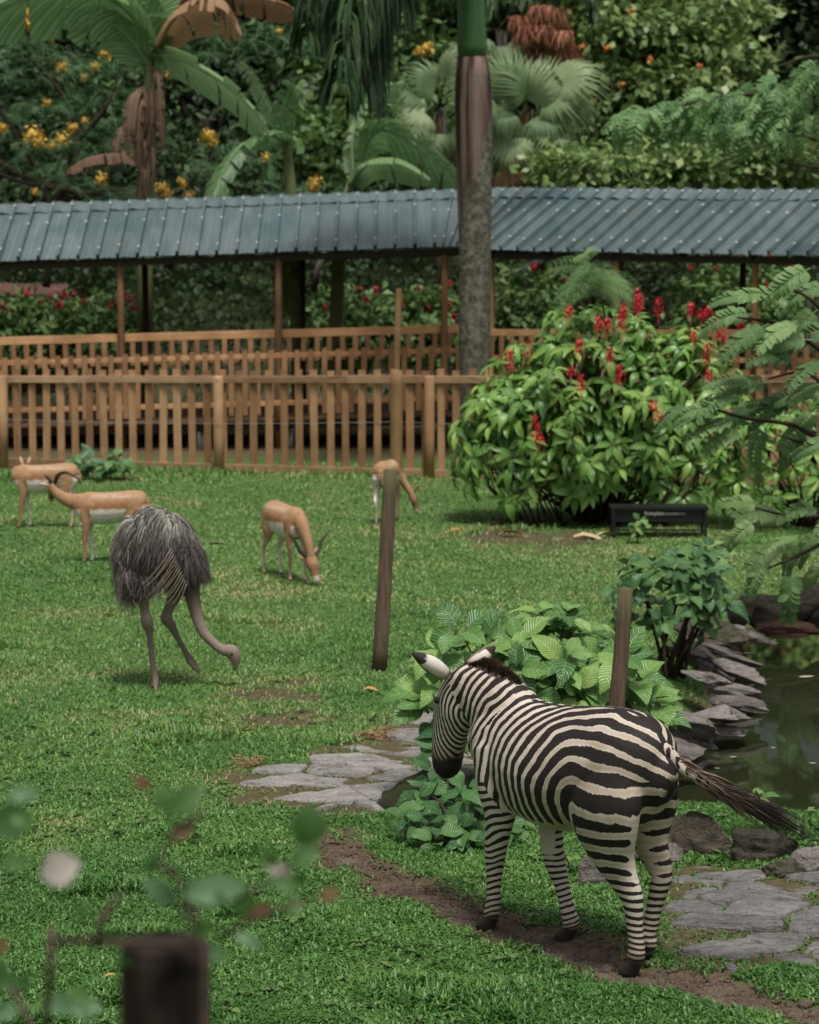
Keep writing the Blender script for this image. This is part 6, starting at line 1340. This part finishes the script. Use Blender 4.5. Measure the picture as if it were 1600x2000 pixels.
def voronoi(poly, n, seed, stretch=1.6):
    """irregular stones filling a polygon: half-plane clipping round jittered seeds"""
    rr = random.Random(seed); P = [Vector((p[0], p[1])) for p in poly]; xs, ys = [p.x for p in P], [p.y for p in P]; S = []
    pa = np.array
    while len(S) < n:
        q = Vector((rr.uniform(min(xs), max(xs)), rr.uniform(min(ys), max(ys))))
        if inside(P, pa([q.x]), pa([q.y]))[0] and all(((q.x - s.x) / stretch) ** 2 + (q.y - s.y) ** 2 > (.55 ** 2) * (max(xs) - min(xs)) / stretch * (max(ys) - min(ys)) / n * rr.uniform(.25, 1.1) for s in S): S.append(q)
        elif rr.random() < .002: S.append(q)
    cells = []
    for s in S:
        c = [Vector((s.x + a, s.y + b)) for a, b in ((-3, -3), (3, -3), (3, 3), (-3, 3))]
        for t in S:
            if t is s: continue
            nx_, ny_ = (t.x - s.x) / stretch ** 2, t.y - s.y; mid = (s + t) / 2; out = []
            for i in range(len(c)):
                a, b = c[i], c[(i+1) % len(c)]; da = (a.x - mid.x) * nx_ + (a.y - mid.y) * ny_; db = (b.x - mid.x) * nx_ + (b.y - mid.y) * ny_
                if da <= 0: out.append(a)
                if da * db < 0: out.append(lerp(a, b, da / (da - db)))
            c = out
            if len(c) < 3: break
        if len(c) < 3: continue
        # clip to the region by pulling in points outside
        cc = [q if inside(P, pa([q.x]), pa([q.y]))[0] else None for q in c]
        if None in cc:
            new = []
            for q, o_ in zip(c, cc):
                if o_ is None:
                    lo, hi = 0., 1.
                    for _ in range(12):
                        m_ = (lo + hi) / 2; w = lerp(s, q, m_)
                        if inside(P, pa([w.x]), pa([w.y]))[0]: lo = m_
                        else: hi = m_
                    new.append(lerp(s, q, lo))
                else: new.append(q)
            c = new
        cells.append((s, c))
    return cells
STONE_POLYS = []
def slab(root, s, c, gap, th, zoff, mat, seed, tiltx=0.0):
    """one flagstone with a rough layered top"""
    rr = random.Random(seed); c = [q for i, q in enumerate(c) if (q - c[i-1]).length > .012]
    if len(c) < 3: return
    cen = sum(c, Vector((0, 0))) / len(c); pts = []
    for i in range(len(c)):
        a, b = c[i], c[(i+1) % len(c)]; k = max(1, int((b - a).length / .07))
        for j in range(k): pts.append(lerp(a, b, j / k))
    pts = [lerp(lerp(pts[i], (pts[i-1] + pts[(i+1) % len(pts)]) / 2, .5), cen, 0) for i in range(len(pts))]
    pts = [q + (cen - q).normalized() * (gap * rr.uniform(.3, 1.5)) for q in pts if (cen - q).length > gap * 2]
    if len(pts) < 5: return
    STONE_POLYS.append([q.copy() for q in pts]); n = len(pts); v, f = [], []; zs_ = rr.uniform(-.012, .02); tx, ty = rr.uniform(-.06, .06), rr.uniform(-.05, .05)
    def zt(q, e): return gz(q.x, q.y) + zoff + zs_ + (q.x - cen.x) * tx + (q.y - cen.y) * ty + e + mnoise.noise(Vector((q.x * 5, q.y * 7, seed))) * .022 + math.floor(mnoise.noise(Vector((q.x * 3, q.y * 4, seed + 7))) * 4) * .007
    rings = [(1.03, -th), (1.0, -.012), (.965, .0), (.82, .003), (.6, .006), (.3, .008)]
    for sc, e in rings:
        for q in pts: w = cen + (q - cen) * sc; v.append((w.x, w.y, zt(w, e)))
    v.append((cen.x, cen.y, zt(cen, .008)))
    for r in range(len(rings) - 1):
        for i in range(n): f.append([r*n + i, r*n + (i+1) % n, (r+1)*n + (i+1) % n, (r+1)*n + i])
    f += [[(len(rings)-1)*n + i, (len(rings)-1)*n + (i+1) % n, len(v) - 1] for i in range(n)]
    o = part(root, 'stone', v, f, mat, True); return o
PA = tag(bpy.data.objects.new('paving', None), kind='structure'); COL.objects.link(PA)
for i, (s, c) in enumerate(voronoi(regA, 24, 3, 2.0)): slab(PA, s, c, .014, .08, .012, M_SLATE, i)
for i, (s, c) in enumerate(voronoi(regB, 17, 8, 1.8)): slab(PA, s, c, .016, .08, .012, M_SLATEWET, 50 + i)
BANKROOT = tag(bpy.data.objects.new('pond_bank', None), kind='structure'); COL.objects.link(BANKROOT)
for i, (s, c) in enumerate(voronoi(regC, 34, 5, 1.5)): slab(BANKROOT, s, c, .012, .3, .06, M_BANK, 100 + i)
for i, (px, py, w, d, h, mt, z, t) in enumerate((
        (1385, 1225, .36, .45, .34, M_BOULD, .12, 0), (1520, 1226, .52, .3, .2, M_REDROCK, -.08, .1), (1430, 1232, .4, .3, .16, M_BANK, -.03, .1), (1390, 1262, .34, .22, .14, M_BANK, .02, .25), (1425, 1282, .4, .26, .14, M_BANK, -.04, .3), (1445, 1312, .34, .24, .14, M_BANK, -.1, .25),
        (1350, 1275, .3, .2, .14, M_BANK, .06, .2), (1385, 1322, .28, .2, .12, M_BANK, .03, .2), (1440, 1352, .36, .28, .13, M_BANK, -.12, .2), (1450, 1378, .32, .25, .14, M_BANK, -.15, .15), (1400, 1398, .5, .3, .16, M_BANK, -.06, .12), (1320, 1410, .62, .4, .22, M_BANK, .02, .1),
        (1350, 1448, .4, .26, .16, M_BANK, -.12, .15), (1295, 1470, .4, .3, .2, M_BANK, -.08, .1), (1420, 1425, .28, .2, .1, M_BANK, -.17, .1), (1250, 1410, .5, .4, .2, M_BANK, .04, 0), (1480, 1250, .3, .22, .16, M_BANK, -.14, .1), (1410, 1245, .3, .25, .18, M_BOULD, .08, 0))):
    c = G(px, py, z); rock(BANKROOT, 'bank_stone', (c.x, c.y, z), (w * 1.75, d * 1.7, h * 1.1), mt, 200 + i, 11, .25, 4, (random.uniform(-.1, .1), t, random.uniform(-.6, .6)))
for i, (px, py, w, d, h, z) in enumerate(((1500, 1195, .5, .4, .4, .05), (1560, 1180, .6, .5, .55, .1), (1620, 1190, .6, .5, .5, .05), (1690, 1185, .7, .5, .5, .05), (1470, 1175, .45, .4, .3, .08), (1440, 1195, .4, .4, .3, .06))):
    c = G(px, py, z); rock(BANKROOT, 'bank_stone', (c.x, c.y, z), (w, d, h), M_BOULD, 260 + i, 8, .2, 3)
for i, (px, py, w, d, h, mt, z, lab) in enumerate((
        (1375, 1650, .44, .34, .42, M_BOULD, .06, 'mossy brown boulder at the near pond edge, just right of the zebra\'s hind legs'),
        (1475, 1668, .52, .4, .32, M_BOULD, .04, 'wide mossy boulder under the green seedling at the near pond edge'),
        (1305, 1622, .4, .3, .16, M_BANK, .02, 'flat lichen-covered stone between the zebra\'s hind legs and the water'),
        (1592, 1690, .26, .24, .24, M_BANK, .05, 'rounded grey boulder at the right edge beside the pond'),
        (1580, 1640, .52, .3, .16, M_SLATE, -.06, 'pale flat stone on the near pond shore at the right edge'),
        (1300, 1668, .36, .28, .16, M_BANK, .03, 'small lichened rock in front of the flat stone near the hind legs'),
        (1150, 1712, .24, .12, .2, M_BANK, .04, 'small tilted grey stone standing in the grass under the zebra'),
        (1545, 1700, .3, .25, .16, M_BOULD, .02, 'low mossy rock between the boulders and the flagstones'))):
    c = G(px, py, z); rock(None, 'boulder', (c.x, c.y, z), (w * 1.15, d * 1.15, h * 1.15), mt, 300 + i, 11, .25, 4, (0, .1 if px != 1150 else .7, random.uniform(-.3, .3)), lab, 'rock', 'rocks at the near pond edge')
c = G(830, 1560, .08); rock(None, 'boulder', (c.x, c.y + .15, .03), (.62, .75, .42), stone_mat('very mossy rock', (.035, .03, .02), (.08, .065, .045), (.16, .14, .11), .75, 3, .95, (.06, .075, .015)), 330, 8, .2, 4, (0, 0, .4), 'moss-covered sloping rock at the end of the pale flagstones', 'rock')
# ================================================================== grass
nbl = {'near': 150000, 'mid': 110000, 'far': 90000}
def blades(n, d0, d1, hgt, wid, seg):
    """turf blades between two distances, denser nearer"""
    r = np.random.default_rng(int(d0 * 10)); u = r.random(int(n * 1.0)); y = d0 * (d1 / d0) ** u if d1 / d0 < 1.8 else 1 / (1 / d0 + (1 / d1 - 1 / d0) * u)
    half = y * (800 / FPX) * 1.06 + 1.1; x = r.uniform(-1, 1, len(y)) * half
    keep = (path_sd(x, y) > r.normal(.02, .05, len(y))) & (pond_sd(x, y) > .28 + vnoise(x, y, 3, 4) * .25)
    b = bare(x, y); keep &= r.random(len(y)) > np.clip(b * (.55 + .6 * vnoise(x, y, 6, 51)), 0, .95)
    keep &= ~((y > 38.5))
    pat = vnoise(x, y, 1.3, 21); keep &= r.random(len(y)) < (.45 + .55 * pat + .3 * (vnoise(x, y, 5.5, 22) > .45))
    inst_ = np.zeros(len(y), bool)
    for P in STONE_POLYS:
        pp = poly_np(P); lo, hi = pp.min(0), pp.max(0); mm = (x > lo[0]) & (x < hi[0]) & (y > lo[1]) & (y < hi[1])
        if mm.any(): cc = pp.mean(0); ins = inside((pp - cc) * .93 + cc, x[mm], y[mm]); inst_[np.flatnonzero(mm)[ins]] = True
    for rg, pr in ((regA, .85), (regB, .72), (regC, .6)): keep &= ~(inside(rg, x, y) & (r.random(len(y)) < pr))
    keep &= ~inst_; x, y = x[keep], y[keep]; n = len(x); z = ground_z(x, y)
    tall = .75 + .5 * vnoise(x, y, 4.5, 35) + 1.3 * npsmooth(.70, .9, vnoise(x, y, 2.2, 31)) * npsmooth(.4, .7, vnoise(x, y, .7, 32)) + 3.0 * npsmooth(.25, .6, vnoise(x, y, .9, 44)) * npsmooth(36.3, 37.6, y + vnoise(x, y, 1.1, 33) * 1.2 - .3)
    h = hgt * tall * r.uniform(.55, 1.3, n); w = wid * r.uniform(.7, 1.3, n) * (1 + .25 * (tall > 1.6)); a = r.uniform(0, 2*np.pi, n); lean = r.uniform(.3, 1.35, n) * (1 - .5 * (tall > 2)); bend = r.uniform(.2, .9, n)
    dx, dy = np.cos(a), np.sin(a); sx, sy = -dy, dx; V = []
    ts = [0, .5, 1] if seg == 2 else [0, 1]
    for t in ts:
        hx = h * (np.sin(lean * t) * t + bend * t * t * .35); hz = h * t * np.cos(lean * t * .9) * (1 - bend * .35 * t * t); ww = w * ((.55, 1, .12)[ts.index(t)] if seg == 2 else (1, .25)[ts.index(t)])
        for s in (-1, 1): V.append(np.stack([x + dx * hx + s * sx * ww, y + dy * hx + s * sy * ww, z + hz - .004], -1))
    k = len(V); v = np.stack(V, 1).reshape(-1, 3); q = np.array([[0, 1, 3, 2], [2, 3, 5, 4]][:seg]); f = (q[None] + (np.arange(n) * k)[:, None, None]).reshape(-1, 4)
    dry = .22 * bare(x, y) + .34 * npsmooth(.5, .8, vnoise(x, y, .9, 41)) + .25 * npsmooth(.6, .85, vnoise(x, y, 2.3, 43)) + .36 * npsmooth(12.5, 20, y) - .12
    rn = np.clip(r.beta(2.2, 2.6, n) * .72 + dry * r.random(n) + .3 * (vnoise(x, y, .6, 23) - .5), 0, 1); tt = np.tile(np.repeat(np.array(ts), 2), n)
    return v, f, np.repeat(rn, k), tt
m = NT('turf blades'); r_ = m.attr('rnd'); t_ = m.attr('t')
c = m.ramp(r_, [(0, (.034, .105, .02)), (.35, (.085, .215, .042)), (.6, (.155, .30, .068)), (.8, (.24, .34, .10)), (1, (.42, .35, .17))])
m.color(c); m.set(.42, .38)
tr = m.n('BsdfTranslucent'); mx = m.n('MixShader'); mx.inputs[0].default_value = .3; m.l(c, tr.inputs[0]); m.l(m.b.outputs[0], mx.inputs[1]); m.l(tr.outputs[0], mx.inputs[2]); m.l(mx.outputs[0], m.out.inputs[0]); M_GRASS = m.m
its = [blades(300000, 10.6, 16.5, .035, .0052, 2), blades(190000, 16.5, 24, .034, .008, 1), blades(200000, 24, 39.5, .034, .0115, 1)]
v = np.concatenate([i[0] for i in its]); f, o = [], 0
for i in its: f.append(i[1] + o); o += len(i[0])
GR = part(None, 'grass', v, np.concatenate(f), M_GRASS, True, attrs={'rnd': np.concatenate([i[2] for i in its]), 't': np.concatenate([i[3] for i in its])}, kind='stuff')
r = np.random.default_rng(5); n = 1500; u = r.random(n); yy = 1 / (1 / 10.8 + (1 / 34 - 1 / 10.8) * u); xx = r.uniform(-1, 1, n) * (yy * 800 / FPX + .1); kk = (vnoise(xx, yy, 1.1, 61) > .5) & (pond_sd(xx, yy) > .4) & (path_sd(xx, yy) > 0) & ~inside(regA, xx, yy) & ~inside(regB, xx, yy) & ~inside(regC, xx, yy); xx, yy = xx[kk], yy[kk]; n = len(xx); k = 5
an = r.uniform(0, 6.28, (n, k)); P = np.repeat(np.stack([xx, yy, ground_z(xx, yy) + .015], -1), k, 0); D = np.stack([np.cos(an).ravel(), np.sin(an).ravel(), r.uniform(.1, .7, n * k)], -1)
foliage(None, 'lawn_weeds', SMALL, P, D, np.tile([0., 0., 1.], (n * k, 1)) + r.normal(0, .2, (n * k, 3)), r.uniform(.03, .07, n * k), M_F2, kind='stuff')
# ================================================================== small things lying about
M_DRYLEAF = plain('fallen leaf', (.42, .22, .07), .8, .15, var=.4, scale=20); M_DRYPALE = plain('pale fallen leaf', (.45, .33, .2), .8, .15, var=.3, scale=20); M_HAY = plain('dry hay', (.3, .2, .1), .9, .1, var=.3, scale=30)
DL = leaf_shape(1, .5, 4, 2, .15, .5, .45, 1, .4)
def fallen(px, py, L, label, mat=None, rz=None):
    g = GP(px, py); e = Euler((random.uniform(-.3, .3), random.uniform(-.2, .2), rz if rz is not None else random.uniform(0, 6))).to_matrix(); vv = DL[0] * L @ np.array(e).T + np.array([g.x, g.y, g.z + .035])
    solo('fallen_leaf', vv, DL[1], mat or M_DRYLEAF, label, 'leaf', loc=tuple(g), group='dry leaves fallen on the lawn', smooth_=True)
fallen(712, 1354, .12, 'small orange dry leaf on the grass below the leaning lawn post', rz=0.1)
fallen(975, 1050, .3, 'pale dry leaf on the lawn at the left foot of the flowering bush', M_DRYPALE, .1); fallen(1120, 1055, .45, 'long pale dry leaf on the lawn in front of the flowering bush', M_DRYPALE, .05); fallen(1165, 1052, .3, 'dry leaf just left of the black trough', M_DRYPALE, .3)
fallen(880, 1045, .16, 'small yellow dry leaf alone on the lawn left of the flowering bush', None, .4); fallen(668, 1466, .09, 'small pinkish dry leaf beside the pale flagstones', M_DRYPALE, .3); fallen(480, 1437, .09, 'curled dry leaf in the open lawn left of the flagstones', M_DRYPALE, .2); fallen(205, 1918, .06, 'yellowish dry leaf in the near grass', None, .4)
def hay(px, py, w, n, label):
    g = GP(px, py); sp = []
    for i in range(n):
        p = g + Vector((random.gauss(0, w * .4), random.gauss(0, w * .3), abs(random.gauss(.02, .02)))); d = Vector((random.gauss(0, 1), random.gauss(0, 1), random.gauss(.1, .3))).normalized() * random.uniform(.06, .14); sp.append(([p, p + d * .5 + Vector((0, 0, .015)), p + d], .0035))
    v, f, t = strands(sp); solo('hay_clump', v, f, M_HAY, label, 'hay', loc=tuple(g))
hay(745, 1445, .15, 160, 'small heap of dry hay on the far edge of the pale flagstones'); hay(490, 1498, .12, 110, 'scrap of dry grass at the left tip of the flagstones')
a = GP(408, 1064); mb = MB(); mb.tube([a + Vector((0, 0, .03)), a + Vector((.08, .02, .035)), a + Vector((.17, 0, .03))], [.012, .012, .008], 6); mb.solo('twig', M_BARK, 'short dark stick lying on the lawn right of the ostrich', 'stick')
a = GP(1005, 1028); mb = MB(); mb.tube([a + Vector((-.3, 0, .02)), a + Vector((-.05, .05, .09)), a + Vector((.2, .0, .04))], [.03, .035, .02], 7); mb.solo('branch', M_BARK, 'fallen dark branch at the foot of the flowering bush', 'branch')
n = 2600; r = np.random.default_rng(77); k = r.random(n) * (len(PATH) - 1); i0 = k.astype(int); fr = k - i0; PN = poly_np(PATH); xy = PN[i0] * (1 - fr[:, None]) + PN[i0 + 1] * fr[:, None] + r.normal(0, .13, (n, 2))
xy = xy[path_sd(xy[:, 0], xy[:, 1]) < .03]; bv, bf = ico(1); sz = r.gamma(2.0, .0032, len(xy)) + .003; n = len(xy)
V = bv[None] * sz[:, None, None] * r.uniform(.6, 1.3, (n, 1, 3)) + np.stack([xy[:, 0], xy[:, 1], ground_z(xy[:, 0], xy[:, 1]) + .006], -1)[:, None, :] + r.normal(0, 1, (n, 42 if len(bv) == 42 else len(bv), 3)) * sz[:, None, None] * .12
part(None, 'path_grit', V.reshape(-1, 3), (bf[None] + (np.arange(n) * len(bv))[:, None, None]).reshape(-1, 3), M_EARTH, kind='stuff')
# black feed trough under the bush
M_BLACK = plain('black plastic', (.012, .012, .013), .45, .35, var=.2); M_PRINT = plain('pale print', (.6, .58, .52), .6)
t0, t1 = G(1196, 1050), G(1388, 1056); s = FPX / t0.y; w = (t1.x - t0.x); hgt = 60 / s; TR_ = thing('feed_trough', 'black plastic salt trough on legs with pale lettering under the flowering bush', 'trough', (t0.x, t0.y, 0))
x0, x1, y0 = t0.x, t1.x, t0.y + .02; dep = .38
mb = MB(); mb.box(((x0 + x1) / 2, y0 + dep / 2, hgt - .016), (w + .03, dep + .02, .032)); mb.part(TR_, 'rim', M_BLACK)
mb = MB(); mb.box(((x0 + x1) / 2, y0 + dep / 2, hgt - .035 - .075), (w - .02, dep - .06, .15)); mb.part(TR_, 'tub', M_BLACK)
mb = MB(); mb.box(((x0 + x1) / 2, y0 + .012, .09), (w - .06, .02, .022)); mb.part(TR_, 'crossbar', M_BLACK)
for lx in (x0 + .02, x1 - .02):
    for ly in (y0 + .015, y0 + dep - .015): mb = MB(); mb.box((lx, ly, (hgt - .03) / 2), (.035, .035, hgt - .035)); mb.part(TR_, 'leg', M_BLACK)
def text(root, name, body, loc, size, mat, bold=0.0):
    cu = bpy.data.curves.new(name, 'FONT'); cu.body = body; cu.size = size; cu.offset = bold; cu.extrude = .001; ob = bpy.data.objects.new(name, cu); COL.objects.link(ob); ob.rotation_euler = (R(90), 0, 0)
    dg = bpy.context.evaluated_depsgraph_get(); me = bpy.data.meshes.new_from_object(ob.evaluated_get(dg)); bpy.data.objects.remove(ob); me.materials.clear(); me.materials.append(mat)
    o = bpy.data.objects.new(name, me); COL.objects.link(o); o.rotation_euler = (R(90), 0, 0); o.parent = root; o.location = Vector(loc) - root.location; return o
q = W(1259, 1009, y0); text(TR_, 'lettering', 'Rotoplast', (q.x, y0 + .027, hgt - .098), .062, M_PRINT, .0028); q = W(1300, 1010, y0); text(TR_, 'lettering', 'SALADERO 27 L', (q.x, y0 + .027, hgt - .098), .036, M_PRINT, .0008)
b = GP(1235, 1062); bush('young leafy sprig growing up in front of the black trough', Vector((b.x, b.y - .02, 0)), [(b + Vector((random.uniform(-.14, .2), random.uniform(-.05, .02), random.uniform(.1, .3))), (random.uniform(-.3, .3), -.5, .8), .8) for _ in range(4)], 4, .16)
b = GP(1385, 1105); bush('small leafy plant on the lawn just below the black trough', b, [(b + Vector((random.uniform(-.1, .1), 0, random.uniform(.1, .25))), (random.uniform(-.3, .3), -.4, .9), 1) for _ in range(3)], 4, .2)
# floating specks on the pond
M_PETAL = plain('floating petal', (.5, .45, .36), .6)
for i, (px, py, L, lab) in enumerate(((1560, 1322, .16, 'large pale floating leaf scum patch by the right edge of the pond'), (1425, 1478, .06, 'pale leaf floating near the middle of the pond'), (1505, 1460, .05, 'small pale leaf floating left of the ripple ring'), (1580, 1490, .06, 'pale leaf floating below the ripple ring'), (1330, 1463, .1, 'straw-coloured leaf floating beside the bank stones'), (1375, 1432, .12, 'long straw-coloured leaf against the bank stones'), (1450, 1275, .14, 'yellowish leaf at the upper corner of the pond'), (1395, 1500, .05, 'tiny pale leaf floating beside the zebra\'s rump'))):
    g = G(px, py, WATER_Z + .006); e = Euler((0, 0, random.uniform(-.3, .3))).to_matrix(); vv = leaf_shape(1, .4, 4, 2, 0, .02)[0] * L @ np.array(e).T * np.array([1, 1, .05]) + np.array(g); solo('floating_leaf', vv, DL[1], M_PETAL, lab, 'leaf', loc=tuple(g), group='leaves floating on the pond')
# ================================================================== blurred shrub close to the camera
M_NEARL = leaf_mat('near leaf', ((.03, .085, .02), (.05, .13, .03), (.09, .18, .05)), 'obj', 0, .5, .3, .3); M_NEARW = plain('near pale leaf underside', (.34, .30, .27), .6); M_NEARB = plain('near brown leaf', (.10, .05, .02), .7); M_NEARG = plain('near glossy leaf', (.08, .16, .07), .5, .35)
M_TWIG = plain('near twig', (.06, .036, .028), .8)
FGD = 3.0; b = W(300, 2600, 3.0); FG = thing('near_shrub', 'thin twiggy shrub with a few leaves, blurred close in front of the camera', 'shrub', (b.x, FGD + .1, 0))
mb = MB()
for pl in (((380, 4200), (400, 1990), (400, 1860), (350, 1720), (310, 1690), (330, 1640), (400, 1580)), ((100, 4200), (90, 1980), (98, 1900), (102, 1810)), ((410, 1850), (300, 1842), (200, 1840), (110, 1838)), ((350, 1780), (460, 1760), (560, 1700), (590, 1650)), ((190, 1850), (195, 1800), (240, 1740)), ((20, 4000), (60, 2000), (10, 1900)), ((360, 1780), (360, 1730), (330, 1690)), ((430, 1830), (500, 1790), (600, 1760))):
    mb.tube([tuple(W(x, y, FGD + random.uniform(-.06, .06))) for x, y in pl], [.0028 + .0022 * (y > 1790) for x, y in pl], 6)
mb.part(FG, 'stems', M_TWIG, True)
NL = [leaf_shape(1, w, 6, 4, c, .2, .5, .6) for w, c in ((.62, .2), (.5, .4), (.85, .15))]; NLM = [as_meshes('leaf', NL, q) for q in (M_NEARL, M_NEARW, M_NEARB, M_NEARG)]
for px, py, L, ang, k, q in ((325, 1590, 110, 35, 0, 0), (315, 1580, 60, 80, 2, 0), (595, 1655, 110, 80, 2, 0), (560, 1690, 90, 30, 1, 0), (80, 1712, 95, 22, 2, 1), (520, 1690, 70, -20, 1, 1), (295, 1545, 60, 135, 1, 2), (330, 1640, 80, 35, 1, 2), (-20, 1600, 110, -5, 2, 0), (10, 1555, 80, 10, 1, 3), (0, 1690, 80, 10, 1, 0), (280, 1720, 110, -35, 1, 3), (360, 1750, 150, 10, 1, 3), (80, 1960, 110, -5, 1, 3), (-30, 1920, 80, 5, 0, 0), (-15, 1870, 60, 50, 1, 2), (380, 1850, 90, -15, 1, 3), (480, 1790, 70, 20, 1, 2), (620, 1760, 60, 30, 1, 2), (-20, 1980, 70, 10, 0, 3)):
    p = W(px, py, FGD + random.uniform(-.15, .2)); a = R(ang); dv = Vector((math.cos(a), random.uniform(-.2, .2), math.sin(a))); nn = Vector((random.uniform(-.3, .3), -1, .35)); inst(FG, 'leaf', NLM[q][k], Matrix.Translation(p) @ frame1(dv, nn).to_4x4() @ Matrix.Scale(L * .85 / (FPX / FGD), 4))
for i in range(26):
    px, py = random.choice(((350, 1590), (590, 1680), (20, 1600), (300, 1740), (540, 1750), (430, 1760), (0, 1930), (390, 1840), (180, 1830), (120, 1960))); p = W(px + random.gauss(0, 30), py + random.gauss(0, 28), FGD + random.uniform(-.25, .25)); a = random.uniform(-.6, 2.2); dv = Vector((math.cos(a), random.uniform(-.5, .5), math.sin(a))); inst(FG, 'leaf', NLM[random.choice((0, 0, 0, 0, 3))][random.randrange(3)], Matrix.Translation(p) @ frame1(dv, Vector((random.uniform(-.8, .8), -1, random.uniform(-.2, 1)))).to_4x4() @ Matrix.Scale(random.uniform(.018, .04), 4))
